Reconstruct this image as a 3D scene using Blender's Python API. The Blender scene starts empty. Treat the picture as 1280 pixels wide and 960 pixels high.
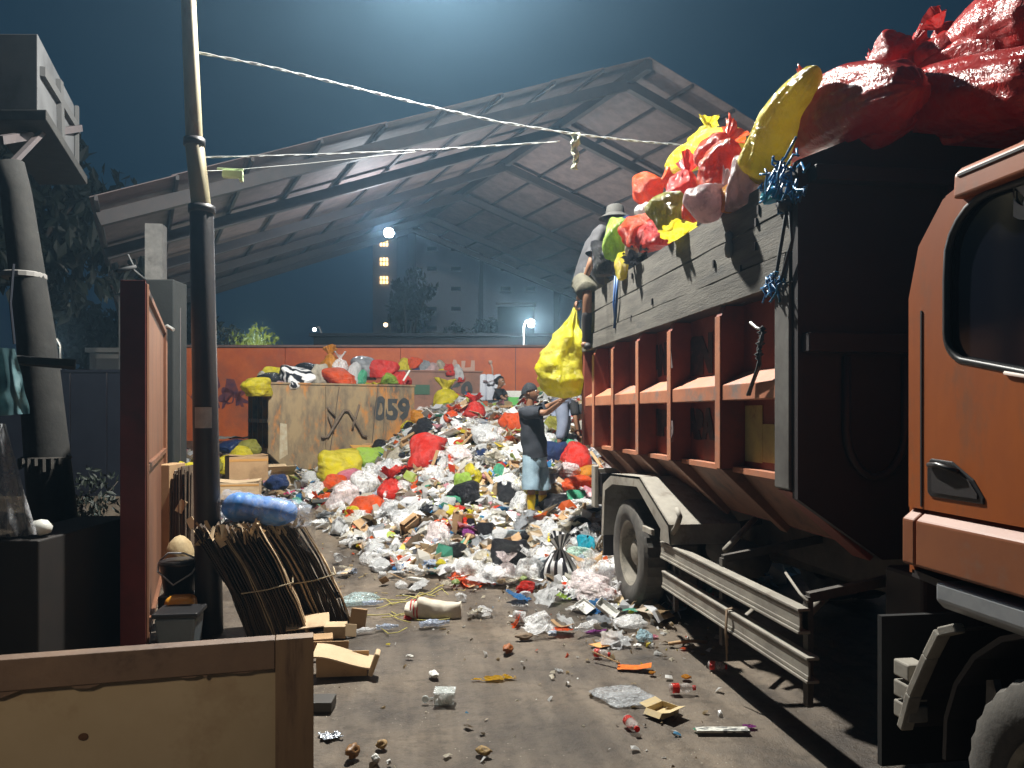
import bpy, bmesh, math, random
from mathutils import Vector, Matrix, Euler, noise, Quaternion
R = math.radians
PI = math.pi
SC = bpy.context.scene
COL = SC.collection
rnd = random.Random(7)

# ------------------------------------------------------------------ camera frame (used to measure the place)
HC = 1.8                       # eye height
TH = math.atan(0.1448)         # camera turned right of the truck's long axis (+Y)
ST, CT = math.sin(TH), math.cos(TH)
F = 960.0
def C2W(u, t, z=0.0):          # right / forward of the eye -> world
    return Vector((t*ST + u*CT, t*CT - u*ST, z))
def at(px, py, t):             # photo pixel at depth t -> world point
    a = (px-640)/F
    return C2W(a*t, t, HC + t*(517-py)/F)
def onx(px, py, X):            # photo pixel on the plane x = X
    a = (px-640)/F
    t = X/(ST + CT*a)
    return Vector((X, t*(CT - ST*a), HC + t*(517-py)/F))
def onz(px, py, Z=0.0):
    t = (HC-Z)*F/(py-517)
    return at(px, py, t)
def to_px(w):
    t = w.x*ST + w.y*CT; u = w.x*CT - w.y*ST
    return 640+F*u/t, 517-(w.z-HC)*F/t, t

def smooth(e0, e1, x):
    s = min(1, max(0, (x-e0)/(e1-e0))); return s*s*(3-2*s)
def lerp_tab(tab, x):
    if x <= tab[0][0]: return tab[0][1]
    for (x0, y0), (x1, y1) in zip(tab, tab[1:]):
        if x <= x1: return y0 + (y1-y0)*(x-x0)/(x1-x0)
    return tab[-1][1]
def ramp(t):                   # the yard rises gently towards its far wall
    s = max(0.0, t-8.0)
    return 0.1*s*s/(s+1.0) if s < 30 else 0.1*29
HMAX = [(330, 0.0), (400, .05), (450, .25), (500, .62), (550, 1.2), (620, 1.45), (700, 1.4), (780, 1.35), (900, 1.1), (1100, .5)]
FRONT = [(300, 13.5), (390, 12.0), (440, 9.6), (500, 8.9), (560, 8.4), (700, 7.8), (760, 7.2), (830, 6.6), (900, 7.5), (1000, 8.5)]
def heap(x, y):                # height of the yard + the waste heap
    t = x*ST + y*CT; u = x*CT - y*ST
    if t < .5: return 0.0
    px = 640 + F*u/t
    z = ramp(t)
    hm = lerp_tab(HMAX, px)
    if hm > 0 and t > 5:
        tf = lerp_tab(FRONT, px)
        s = (t-tf)/(14.2-tf)
        if s > 0:
            s = min(1, s); s = s*(0.55+0.45*s)/(1.0) if s < 1 else 1
            fall = 1 - smooth(16.5, 19.5, t)
            dw = math.hypot(u-.30, t-10.5)
            z -= .22*(1-smooth(.25, .8, dw))
            z -= .26*smooth(590, 605, px)*(1-smooth(645, 662, px))*smooth(12.6, 14.6, t)
            bump = .10*noise.noise(Vector((x*1.1, y*1.1, 3))) + .06*noise.noise(Vector((x*2.7, y*2.7, 9)))
            z += hm*s*fall + bump*min(1, s*6)*fall
    return z
def hit(px, py):               # where the line of sight meets the heap
    t = 2.0
    while t < 22:
        p = at(px, py, t)
        if p.z <= heap(p.x, p.y): return p, t
        t += .04
    return p, t

# ------------------------------------------------------------------ materials
MATS = {}
def nmat(name):
    m = bpy.data.materials.new(name); m.use_nodes = True
    nt = m.node_tree; b = nt.nodes['Principled BSDF']
    return m, nt, b
def N(nt, typ, **kw):
    n = nt.nodes.new(typ)
    for k, v in kw.items():
        if k in n.inputs: n.inputs[k].default_value = v
        else: setattr(n, k, v)
    return n
def rgba(c): return (c[0], c[1], c[2], 1)
def mat(name, c, c2=None, scale=6, rough=.6, rough2=None, metal=0, bump=0, bscale=20, detail=6, stretch=(1, 1, 1),
        contrast=(.35, .65), coat=0, translucent=0, spec=.5, stain=None, stain_scale=2, stain_range=(.55, .7), space='Object'):
    if name in MATS: return MATS[name]
    m, nt, b = nmat(name)
    L = nt.links.new
    tc = N(nt, 'ShaderNodeTexCoord'); mp = N(nt, 'ShaderNodeMapping'); mp.inputs['Scale'].default_value = stretch
    L(tc.outputs[space], mp.inputs['Vector'])
    vec = mp.outputs['Vector']
    colout = None
    if c2 is not None:
        n = N(nt, 'ShaderNodeTexNoise', Scale=scale, Detail=detail, Roughness=.65); L(vec, n.inputs['Vector'])
        r = N(nt, 'ShaderNodeValToRGB'); r.color_ramp.elements[0].position = contrast[0]; r.color_ramp.elements[1].position = contrast[1]
        r.color_ramp.elements[0].color = rgba(c); r.color_ramp.elements[1].color = rgba(c2)
        L(n.outputs['Fac'], r.inputs['Fac']); colout = r.outputs['Color']
        if rough2 is not None:
            mr = N(nt, 'ShaderNodeMapRange'); mr.inputs['To Min'].default_value = rough; mr.inputs['To Max'].default_value = rough2
            L(n.outputs['Fac'], mr.inputs['Value']); L(mr.outputs['Result'], b.inputs['Roughness'])
    if stain is not None:
        n2 = N(nt, 'ShaderNodeTexNoise', Scale=stain_scale, Detail=9, Roughness=.7); L(vec, n2.inputs['Vector'])
        r2 = N(nt, 'ShaderNodeValToRGB'); r2.color_ramp.elements[0].position, r2.color_ramp.elements[1].position = stain_range
        r2.color_ramp.elements[0].color = (0, 0, 0, 1); r2.color_ramp.elements[1].color = (1, 1, 1, 1)
        L(n2.outputs['Fac'], r2.inputs['Fac'])
        mx = N(nt, 'ShaderNodeMix', data_type='RGBA')
        L(r2.outputs['Color'], mx.inputs['Factor'])
        if colout: L(colout, mx.inputs['A'])
        else: mx.inputs['A'].default_value = rgba(c)
        mx.inputs['B'].default_value = rgba(stain)
        colout = mx.outputs['Result']
    if colout: L(colout, b.inputs['Base Color'])
    else: b.inputs['Base Color'].default_value = rgba(c)
    if not (rough2 is not None and c2 is not None): b.inputs['Roughness'].default_value = rough
    b.inputs['Metallic'].default_value = metal
    b.inputs['Coat Weight'].default_value = coat
    b.inputs['Specular IOR Level'].default_value = spec
    if bump:
        nb = N(nt, 'ShaderNodeTexNoise', Scale=bscale, Detail=5, Roughness=.6); L(vec, nb.inputs['Vector'])
        bp = N(nt, 'ShaderNodeBump', Strength=bump, Distance=.02); L(nb.outputs['Fac'], bp.inputs['Height'])
        L(bp.outputs['Normal'], b.inputs['Normal'])
        if translucent: pass
    if translucent:
        tr = N(nt, 'ShaderNodeBsdfTranslucent')
        if colout: L(colout, tr.inputs['Color'])
        else: tr.inputs['Color'].default_value = rgba(c)
        ms = N(nt, 'ShaderNodeMixShader', Fac=translucent)
        L(b.outputs[0], ms.inputs[1]); L(tr.outputs[0], ms.inputs[2])
        L(ms.outputs[0], nt.nodes['Material Output'].inputs['Surface'])
    MATS[name] = m
    return m
def film(name, c, var=.75, rough=.16, trans=.35, bump=.7):        # shiny crinkled polythene
    if name in MATS: return MATS[name]
    m, nt, b = nmat(name); L = nt.links.new
    tc = N(nt, 'ShaderNodeTexCoord'); oi = N(nt, 'ShaderNodeObjectInfo')
    add = N(nt, 'ShaderNodeVectorMath', operation='ADD'); L(tc.outputs['Object'], add.inputs[0]); L(oi.outputs['Random'], add.inputs[1])
    n = N(nt, 'ShaderNodeTexNoise', Scale=5, Detail=5); L(add.outputs[0], n.inputs['Vector'])
    r = N(nt, 'ShaderNodeValToRGB'); r.color_ramp.elements[0].position = .4; r.color_ramp.elements[1].position = .62
    lum = sum(c)/3; pale = [min(.8, x*.85+.04+.05*lum) for x in c] if lum > .06 else c
    r.color_ramp.elements[0].color = rgba(c); r.color_ramp.elements[1].color = rgba([x*var for x in c]); xx = r.color_ramp.elements.new(.52); xx.color = rgba(pale)
    L(n.outputs['Fac'], r.inputs['Fac']); L(r.outputs['Color'], b.inputs['Base Color'])
    b.inputs['Roughness'].default_value = rough
    # creases: stretched voronoi edges + fine noise
    d0 = N(nt, 'ShaderNodeTexNoise', Scale=3, Detail=4); L(add.outputs[0], d0.inputs['Vector'])
    va = N(nt, 'ShaderNodeVectorMath', operation='MULTIPLY_ADD'); va.inputs[1].default_value = (.7, .7, .7); L(d0.outputs['Color'], va.inputs[0]); L(add.outputs[0], va.inputs[2])
    mp = N(nt, 'ShaderNodeMapping'); mp.inputs['Scale'].default_value = (1, 1, .33); mp.inputs['Rotation'].default_value = (.25, .2, 0); L(va.outputs[0], mp.inputs['Vector'])
    vo = N(nt, 'ShaderNodeTexNoise', Scale=4.5, Detail=3, Roughness=.55, Distortion=.6); vo.noise_type = 'RIDGED_MULTIFRACTAL'; L(mp.outputs[0], vo.inputs['Vector'])
    dn = N(nt, 'ShaderNodeTexNoise', Scale=20, Detail=4, Roughness=.6, Distortion=1.2); L(mp.outputs[0], dn.inputs['Vector'])
    ma = N(nt, 'ShaderNodeMath', operation='MULTIPLY_ADD'); ma.inputs[1].default_value = .9; L(vo.outputs['Fac'], ma.inputs[0]); L(dn.outputs['Fac'], ma.inputs[2])
    bp = N(nt, 'ShaderNodeBump', Strength=bump, Distance=.04); L(ma.outputs[0], bp.inputs['Height'])
    L(bp.outputs['Normal'], b.inputs['Normal'])
    tr = N(nt, 'ShaderNodeBsdfTranslucent'); L(r.outputs['Color'], tr.inputs['Color'])
    ms = N(nt, 'ShaderNodeMixShader', Fac=trans); L(b.outputs[0], ms.inputs[1]); L(tr.outputs[0], ms.inputs[2])
    L(ms.outputs[0], nt.nodes['Material Output'].inputs['Surface'])
    MATS[name] = m
    return m
def clear(name, c, alpha=.45, rough=.15):                # see-through film or bottle
    if name in MATS: return MATS[name]
    m, nt, b = nmat(name); L = nt.links.new
    b.inputs['Base Color'].default_value = rgba(c); b.inputs['Roughness'].default_value = rough
    tc = N(nt, 'ShaderNodeTexCoord')
    dn = N(nt, 'ShaderNodeTexNoise', Scale=8, Detail=4, Roughness=.6, Distortion=1.4); L(tc.outputs['Object'], dn.inputs['Vector'])
    bp = N(nt, 'ShaderNodeBump', Strength=.8, Distance=.02); L(dn.outputs['Fac'], bp.inputs['Height'])
    L(bp.outputs['Normal'], b.inputs['Normal'])
    r = N(nt, 'ShaderNodeMapRange'); r.inputs['From Min'].default_value = .35; r.inputs['From Max'].default_value = .65
    r.inputs['To Min'].default_value = max(0, alpha-.3); r.inputs['To Max'].default_value = min(1, alpha+.3)
    L(dn.outputs['Fac'], r.inputs['Value'])
    tp = N(nt, 'ShaderNodeBsdfTransparent'); ms = N(nt, 'ShaderNodeMixShader')
    L(r.outputs[0], ms.inputs[0]); L(tp.outputs[0], ms.inputs[1]); L(b.outputs[0], ms.inputs[2])
    L(ms.outputs[0], nt.nodes['Material Output'].inputs['Surface'])
    MATS[name] = m
    return m
def glow(name, c, s):
    if name in MATS: return MATS[name]
    m, nt, b = nmat(name)
    b.inputs['Base Color'].default_value = rgba(c); b.inputs['Emission Color'].default_value = rgba(c); b.inputs['Emission Strength'].default_value = s
    MATS[name] = m
    return m

# ------------------------------------------------------------------ objects
MW = {}                        # world matrices of the roots
def setp(o, label=None, cat=None, group=None, kind=None):
    if label: o['label'] = label
    if cat: o['category'] = cat
    if group: o['group'] = group
    if kind: o['kind'] = kind
    return o
def thing(name, label, cat, loc, rz=0, group=None, kind=None):
    o = bpy.data.objects.new(name, None); COL.objects.link(o)
    o.location = loc; o.rotation_euler = (0, 0, rz); o.empty_display_size = .1
    MW[o.name] = Matrix.Translation(Vector(loc)) @ Matrix.Rotation(rz, 4, 'Z')
    return setp(o, label, cat, group, kind)
class MB:                      # mesh builder
    def __init__(s): s.v = []; s.f = []; s.c = []
    def add(s, vs, fs, c=None):
        k = len(s.v); s.v += [Vector(p) for p in vs]; s.f += [tuple(i+k for i in f) for f in fs]
        if c is not None: s.c += [c]*len(fs)
        return s
    def box(s, c, d, rot=None, col=None):
        x, y, z = d[0]/2, d[1]/2, d[2]/2; c = Vector(c)
        vs = [Vector((i, j, k)) for i in (-x, x) for j in (-y, y) for k in (-z, z)]
        if rot is not None: vs = [rot @ p for p in vs]
        return s.add([c+p for p in vs], [(0, 1, 3, 2), (4, 6, 7, 5), (0, 4, 5, 1), (2, 3, 7, 6), (0, 2, 6, 4), (1, 5, 7, 3)], col)
    def bar(s, a, b, w, h, up=(0, 0, 1)):
        a, b = Vector(a), Vector(b); d = (b-a); L = d.length; d.normalize(); up = Vector(up)
        if abs(d.dot(up)) > .98: up = Vector((1, 0, 0))
        r = d.cross(up).normalized(); u = r.cross(d)
        m = Matrix((r, d, u)).transposed()
        return s.box((a+b)/2, (w, L, h), m)
    def tube(s, pts, r, n=8, cap=True):
        pts = [Vector(p) for p in pts]; k0 = len(s.v); rs = r if isinstance(r, (list, tuple)) else [r]*len(pts)
        vs = []; prev = None
        for i, p in enumerate(pts):
            d = (pts[min(i+1, len(pts)-1)] - pts[max(i-1, 0)]).normalized()
            if prev is None:
                a = Vector((0, 0, 1)) if abs(d.z) < .9 else Vector((1, 0, 0)); x = d.cross(a).normalized()
            else: x = (prev - d*prev.dot(d)).normalized()
            prev = x; y = d.cross(x)
            for j in range(n):
                t = 2*PI*j/n; vs.append(p + (x*math.cos(t)+y*math.sin(t))*rs[i])
        fs = []
        for i in range(len(pts)-1):
            for j in range(n):
                a, b = i*n+j, i*n+(j+1) % n; fs.append((a, b, b+n, a+n))
        if cap: fs.append(tuple(range(n))[::-1]); fs.append(tuple((len(pts)-1)*n+j for j in range(n)))
        return s.add(vs, fs)
    def lathe(s, prof, c=(0, 0, 0), axis='z', n=24, caps=True):
        c = Vector(c); vs = []
        for r, h in prof:
            for j in range(n):
                t = 2*PI*j/n; x, y = r*math.cos(t), r*math.sin(t)
                vs.append(c + (Vector((x, y, h)) if axis == 'z' else Vector((h, x, y)) if axis == 'x' else Vector((x, h, y))))
        fs = []
        for i in range(len(prof)-1):
            for j in range(n):
                a, b = i*n+j, i*n+(j+1) % n; fs.append((a, b, b+n, a+n))
        if caps: fs.append(tuple(range(n))[::-1]); fs.append(tuple((len(prof)-1)*n+j for j in range(n)))
        return s.add(vs, fs)
    def prism(s, poly, d):     # closed polygon of points, swept by vector d
        d = Vector(d); n = len(poly); vs = [Vector(p) for p in poly] + [Vector(p)+d for p in poly]
        fs = [tuple(range(n))[::-1], tuple(range(n, 2*n))] + [(i, (i+1) % n, (i+1) % n+n, i+n) for i in range(n)]
        return s.add(vs, fs)
    def build(s, name, m, parent=None, bevel=0, smooth_=False, world=True, sub=0, seg=2):
        vs = s.v
        if parent is not None and world:
            inv = MW[parent.name].inverted() if parent.name in MW else Matrix()
            vs = [inv @ p for p in vs]
        me = bpy.data.meshes.new(name); me.from_pydata([tuple(p) for p in vs], [], s.f)
        if s.c and len(s.c) == len(s.f):
            at_ = me.color_attributes.new('tint', 'FLOAT_COLOR', 'CORNER'); k = 0
            for pi, p in enumerate(me.polygons):
                for _ in range(p.loop_total): at_.data[k].color = rgba(s.c[pi]); k += 1
        bm = bmesh.new(); bm.from_mesh(me); bmesh.ops.recalc_face_normals(bm, faces=bm.faces); bm.to_mesh(me); bm.free()
        if m: me.materials.append(m)
        o = bpy.data.objects.new(name, me); COL.objects.link(o)
        if parent is not None:
            o.parent = parent
            if parent.name in MW: MW[o.name] = MW[parent.name]
        if smooth_:
            for p in me.polygons: p.use_smooth = True
        if bevel:
            b = o.modifiers.new('bevel', 'BEVEL'); b.width = bevel; b.segments = seg; b.limit_method = 'ANGLE'; b.angle_limit = R(40)
            if not smooth_: pass
        if sub:
            b = o.modifiers.new('sub', 'SUBSURF'); b.levels = sub; b.render_levels = sub
        return o
def origin_at(o, p):           # move a top-level mesh's origin
    p = Vector(p); o.data.transform(Matrix.Translation(-p)); o.location = p
    return o
def text_mesh(txt, size, extrude=.002):
    cu = bpy.data.curves.new('lettering', 'FONT'); cu.body = txt; cu.size = size; cu.extrude = extrude; cu.align_x = 'CENTER'; cu.align_y = 'CENTER'; cu.offset = .028
    ob = bpy.data.objects.new('lettering', cu); COL.objects.link(ob)
    dg = bpy.context.evaluated_depsgraph_get(); dg.update()
    me = bpy.data.meshes.new_from_object(ob.evaluated_get(dg))
    vs = [v.co.copy() for v in me.vertices]; fs = [tuple(p.vertices) for p in me.polygons]
    bpy.data.objects.remove(ob); bpy.data.curves.remove(cu); bpy.data.meshes.remove(me)
    return vs, fs
def lettering(txt, size, origin, xdir, ydir, m, parent, wob=0, stretch=1, name='lettering'):
    vs, fs = text_mesh(txt, size)
    xd, yd = Vector(xdir).normalized(), Vector(ydir).normalized(); zd = xd.cross(yd)
    out = []
    for p in vs:
        q = Vector((p.x*stretch, p.y, p.z))
        if wob: q.x += wob*noise.noise(Vector((p.x*6, p.y*6, 1))); q.y += wob*noise.noise(Vector((p.x*6, p.y*6, 7)))
        out.append(Vector(origin)+xd*q.x+yd*q.y+zd*q.z)
    return MB().add(out, fs).build(name, m, parent)
def noisy(o, amp, sc, seed=0):
    for v in o.data.vertices:
        v.co += Vector((noise.noise(v.co*sc+Vector((seed, 0, 0))), noise.noise(v.co*sc+Vector((0, seed+9, 0))), noise.noise(v.co*sc+Vector((0, 0, seed+5)))))*amp
    return o
HAZE = 0.0034
EXPO = 0.35
# ================================================================== SETTING
m_ground = None
def ground_mat():
    m, nt, b = nmat('yard_concrete'); L = nt.links.new
    tc = N(nt, 'ShaderNodeTexCoord')
    n1 = N(nt, 'ShaderNodeTexNoise', Scale=.9, Detail=9, Roughness=.65); L(tc.outputs['Object'], n1.inputs['Vector'])
    r1 = N(nt, 'ShaderNodeValToRGB'); e = r1.color_ramp.elements
    e[0].position = .32; e[0].color = (.045, .033, .024, 1); e[1].position = .68; e[1].color = (.215, .168, .12, 1)
    x = e.new(.48); x.color = (.125, .098, .072, 1)
    L(n1.outputs['Fac'], r1.inputs['Fac'])
    n2 = N(nt, 'ShaderNodeTexNoise', Scale=7, Detail=8, Roughness=.75); L(tc.outputs['Object'], n2.inputs['Vector'])
    r2 = N(nt, 'ShaderNodeValToRGB'); r2.color_ramp.elements[0].position = .38; r2.color_ramp.elements[1].position = .52
    r2.color_ramp.elements[0].color = (.45, .42, .38, 1); r2.color_ramp.elements[1].color = (1, 1, 1, 1)
    L(n2.outputs['Fac'], r2.inputs['Fac'])
    mx = N(nt, 'ShaderNodeMix', data_type='RGBA', blend_type='MULTIPLY'); mx.inputs['Factor'].default_value = .75
    L(r1.outputs['Color'], mx.inputs['A']); L(r2.outputs['Color'], mx.inputs['B'])
    mpt = N(nt, 'ShaderNodeMapping'); mpt.inputs['Scale'].default_value = (2.6, .28, 1); mpt.inputs['Rotation'].default_value = (0, 0, .12); L(tc.outputs['Object'], mpt.inputs['Vector'])
    nt_ = N(nt, 'ShaderNodeTexNoise', Scale=1.6, Detail=7, Roughness=.6); L(mpt.outputs[0], nt_.inputs['Vector'])
    rt = N(nt, 'ShaderNodeValToRGB'); rt.color_ramp.elements[0].position = .40; rt.color_ramp.elements[1].position = .56
    rt.color_ramp.elements[0].color = (.52, .48, .44, 1); rt.color_ramp.elements[1].color = (1, 1, 1, 1); L(nt_.outputs['Fac'], rt.inputs['Fac'])
    mxt = N(nt, 'ShaderNodeMix', data_type='RGBA', blend_type='MULTIPLY'); mxt.inputs['Factor'].default_value = .8
    L(mx.outputs['Result'], mxt.inputs['A']); L(rt.outputs['Color'], mxt.inputs['B']); mx = mxt
    # pale specks of trodden litter
    v = N(nt, 'ShaderNodeTexVoronoi', Scale=26); L(tc.outputs['Object'], v.inputs['Vector'])
    n3 = N(nt, 'ShaderNodeTexNoise', Scale=1.4, Detail=3); L(tc.outputs['Object'], n3.inputs['Vector'])
    lt = N(nt, 'ShaderNodeMath', operation='LESS_THAN'); lt.inputs[1].default_value = .09; L(v.outputs['Distance'], lt.inputs[0])
    gt = N(nt, 'ShaderNodeMath', operation='GREATER_THAN'); gt.inputs[1].default_value = .56; L(n3.outputs['Fac'], gt.inputs[0])
    mu = N(nt, 'ShaderNodeMath', operation='MULTIPLY'); L(lt.outputs[0], mu.inputs[0]); L(gt.outputs[0], mu.inputs[1])
    m2 = N(nt, 'ShaderNodeMix', data_type='RGBA'); L(mu.outputs[0], m2.inputs['Factor']); L(mx.outputs['Result'], m2.inputs['A']); m2.inputs['B'].default_value = (.42, .38, .30, 1)
    L(m2.outputs['Result'], b.inputs['Base Color'])
    mr = N(nt, 'ShaderNodeMapRange'); mr.inputs['To Min'].default_value = .22; mr.inputs['To Max'].default_value = .95
    L(n1.outputs['Fac'], mr.inputs['Value']); L(mr.outputs[0], b.inputs['Roughness'])
    n4 = N(nt, 'ShaderNodeTexNoise', Scale=38, Detail=8, Roughness=.7); L(tc.outputs['Object'], n4.inputs['Vector'])
    ad = N(nt, 'ShaderNodeMath', operation='MULTIPLY_ADD'); ad.inputs[1].default_value = 1.6; L(n2.outputs['Fac'], ad.inputs[0]); L(n4.outputs['Fac'], ad.inputs[2])
    bp = N(nt, 'ShaderNodeBump', Strength=.55, Distance=.03); L(ad.outputs[0], bp.inputs['Height']); L(bp.outputs[0], b.inputs['Normal'])
    return m
m_ground = ground_mat()
# yard ground: one sheet to the horizon
g = MB()
ts = [-40, -12, -5, -2, 0] + [i*.35 for i in range(1, 66)] + [24, 27, 32, 40, 60, 100, 200, 600]
us = [-500, -120, -40, -22, -15] + [-11+i*.5 for i in range(45)] + [15, 22, 40, 120, 500]
vv = []
for t in ts:
    for u in us:
        p = C2W(u, t); z = ramp(t) if t < 20 else ramp(20)
        z += .015*noise.noise(Vector((p.x*.8, p.y*.8, 0))) + .008*noise.noise(Vector((p.x*3, p.y*3, 0)))
        vv.append((p.x, p.y, z - .012))
nu = len(us)
g.add(vv, [(i*nu+j, i*nu+j+1, (i+1)*nu+j+1, (i+1)*nu+j) for i in range(len(ts)-1) for j in range(nu-1)])
o = g.build('ground', m_ground, smooth_=True); setp(o, kind='structure')

# ---- far red boundary wall
m_redwall = mat('red_wall_paint', (.62, .14, .028), (.46, .085, .022), scale=1.3, rough=.6, bump=.2, bscale=9, stain=(.24, .09, .06), stain_scale=.6, stain_range=(.5, .74))
m_coping = mat('wall_coping', (.22, .12, .09), (.12, .08, .07), scale=3, rough=.8)
TW = 20.0
wl = thing('boundary_wall', 'long orange red painted wall across the back of the yard', 'wall', C2W(-3, TW, 1))
mb = MB(); a = C2W(-8.9, TW+.1, 0); b_ = C2W(9, TW+.1, 0)
for k in range(6):             # panels with narrow joints
    u0 = -8.9+k*3.0; u1 = u0+2.985
    pa, pb = C2W(u0, TW), C2W(u1, TW)
    mb.prism([(pa.x, pa.y, .7), (pb.x, pb.y, .7), (pb.x, pb.y, 3.52), (pa.x, pa.y, 3.52)], C2W(0, .15)-C2W(0, 0))
mb.build('wall', m_redwall, wl)
mb = MB(); mb.bar(C2W(-8.92, TW+.06, 3.555), C2W(9.1, TW+.06, 3.555), .26, .06); mb.build('coping', m_coping, wl, bevel=.008)
m_scrawl = mat('pale_chalk_paint', (.55, .35, .28), rough=.8)
m_scrawl2 = mat('dark_spray_paint', (.03, .02, .03), (.06, .03, .04), scale=8, rough=.6)
m_purple = mat('purple_spray_paint', (.09, .035, .07), (.2, .05, .04), scale=5, rough=.6)
XD = C2W(1, 0)-C2W(0, 0)
lettering('AH', .62, at(577, 463, TW-.012), XD, (0, 0, 1), m_scrawl, wl, wob=.03, stretch=.8)
lettering('PANDAWA', .25, at(600, 476, TW-.012), XD, (0, 0, 1), m_scrawl, wl, wob=.03)
lettering('NSA', .95, at(262, 493, TW-.012), XD, (0, 0, 1), m_purple, wl, wob=.22, stretch=1.0)
lettering('OK', .5, at(292, 497, TW-.012), XD, (0, 0, 1), m_purple, wl, wob=.15)
# pipe stub on the wall
mb = MB(); mb.tube([at(616, 472, TW-.03), at(615.5, 460, TW-.04), at(613.5, 454, TW-.06)], .022, 8); mb.build('pipe', mat('pale_pipe', (.6, .42, .33), rough=.5), wl, smooth_=True)
mb = MB(); mb.lathe([(.0, -.05), (.05, -.03), (.05, .03), (0, .05)], at(613, 452.5, TW-.06), n=10); mb.build('pipe_cap', mat('pale_pipe', (.6, .42, .33)), wl, smooth_=True)

# ---- dark fence on the left
m_dark = mat('dark_blue_sheet', (.006, .008, .016), (.01, .013, .022), scale=3, rough=.6)
f = thing('sheet_metal_fence', 'dark blue sheet fence left of the open red gate', 'fence', C2W(-7, 13))
mb = MB()
for k in range(9):
    u0 = -11.5+k*.62
    pa = C2W(u0, 13.0); mb.box((pa.x, pa.y, 1.25), (.6, .04, 2.5), Matrix.Rotation(-TH, 3, 'Z'))
mb.build('sheet', m_dark, f)
mb = MB(); mb.bar(C2W(-11.8, 13, 2.52), C2W(-6.2, 13, 2.52), .07, .05); mb.build('top_rail', m_dark, f)

# ---- the big open shed roof
ANG = R(-25.8)                 # ridge direction from camera forward
T0, H0 = 22.0, 12.0
P0 = Vector((T0*(812-640)/F, T0))           # (u,t) of front ridge point
rd = Vector((math.sin(ANG), math.cos(ANG))); gl = Vector((-math.cos(ANG), math.sin(ANG)))   # along ridge, towards left eave
gl = Vector((-rd.y, rd.x)) if (-rd.y) < 0 else Vector((rd.y, -rd.x))
RL = 21.5
def RP(along, side, drop, dz=0):            # roof point
    q = P0 + rd*along + gl*side
    return C2W(q.x, q.y, H0 - drop + dz)
def solve_side(px, py):                     # distance from ridge along front gable where it projects to px
    k = (px-640)/F; s = (k*P0.y - P0.x)/(gl.x - k*gl.y)
    t = P0.y + gl.y*s; z = HC + t*(517-py)/F
    return s, z
sl, zl = solve_side(120, 245); sr, zr = solve_side(940, 150)
SLOPE_L = (H0-zl)/abs(sl); SLOPE_R = (H0-zr)/abs(sr)
print('ROOF', sl, zl, sr, zr, SLOPE_L, SLOPE_R)
m_sheet = mat('rusty_roof_underside', (.23, .175, .17), (.15, .115, .115), scale=2.4, rough=.7, stretch=(1, 1, 1), stain=(.11, .08, .075), stain_scale=.7, stain_range=(.5, .8), bump=.3, bscale=5)
m_steel = mat('dark_roof_steel', (.05, .045, .048), (.07, .055, .055), scale=3, rough=.6)
rf = thing('shed_roof', 'big open gabled shed roof with rusty sheets and dark rafters over the yard', 'roof', tuple(RP(0, 0, H0)))
def roof_slope(sgn, width, slope, name):
    mb = MB(); n = 10
    # corrugated in steps: rows of overlapping sheets between purlins
    rows = max(3, int(width/1.5)); sheets = 20
    for i in range(rows):
        s0, s1 = width*i/rows, width*(i+1)/rows+.12
        for k in range(sheets):
            a0, a1 = RL*k/sheets, RL*(k+1)/sheets-.004
            j = .02*noise.noise(Vector((i*3.1, k*1.7, sgn)))
            q = [RP(a0, sgn*s0, slope*s0, .006+(i % 2)*.024), RP(a1, sgn*s0, slope*s0, .006+(i % 2)*.024), RP(a1, sgn*s1, slope*s1, .006+(i % 2)*.024), RP(a0, sgn*s1, slope*s1, .006+(i % 2)*.024)]
            mb.prism(q, (0, 0, .02))
    mb.build(name, m_sheet, rf)
    for i in range(1, rows+1):
        s = width*i/rows; pb = MB(); pb.bar(RP(.0, sgn*s, slope*s, -.04), RP(RL, sgn*s, slope*s, -.04), .07, .10); pb.build('purlin', m_steel, rf)
WR = 12.5
roof_slope(1, abs(sl), SLOPE_L, 'roof_sheets'); SR = (SLOPE_R+SLOPE_L)/2 if abs(SLOPE_R-SLOPE_L) > .25 else SLOPE_R
roof_slope(-1, WR, SR, 'roof_sheets')
for al in (1.1, 5.2, 9.6, 14.2, 18.6, 21.2):
    mb = MB(); mb.bar(RP(al, 0, 0, -.36), RP(al, abs(sl), abs(sl)*SLOPE_L, -.24), .2, .3); mb.build('rafter', m_steel, rf)
    mb = MB(); mb.bar(RP(al, 0, 0, -.36), RP(al, -WR, WR*SR, -.24), .2, .3); mb.build('rafter', m_steel, rf)
mb = MB(); mb.bar(RP(0, 0, 0, -.2), RP(RL, 0, 0, -.2), .2, .3); mb.build('ridge_beam', m_steel, rf)
m_conc = mat('weathered_concrete', (.26, .25, .235), (.15, .145, .14), scale=3.5, rough=.85, bump=.25, bscale=14, stain=(.07, .065, .06), stain_scale=1.7)
# posts of the shed
for px, t in ((195, 15.3),):
    u = (px-640)/F*t; b0 = C2W(u, t)
    mb = MB(); mb.box((b0.x, b0.y, 2.8), (.32, .32, 5.5)); mb.build('post', m_conc, rf)
for al, sd in ((9.6, 1), (18.6, 1), (1.1, -1), (9.6, -1), (18.6, -1)):
    w = abs(sl) if sd > 0 else WR; slp = SLOPE_L if sd > 0 else SR
    q = RP(al, sd*(w-.4), (w-.4)*slp, -.5)
    mb = MB(); mb.box((q.x, q.y, q.z/2+.3), (.32, .32, q.z-.6)); mb.build('post', m_conc, rf)

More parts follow.
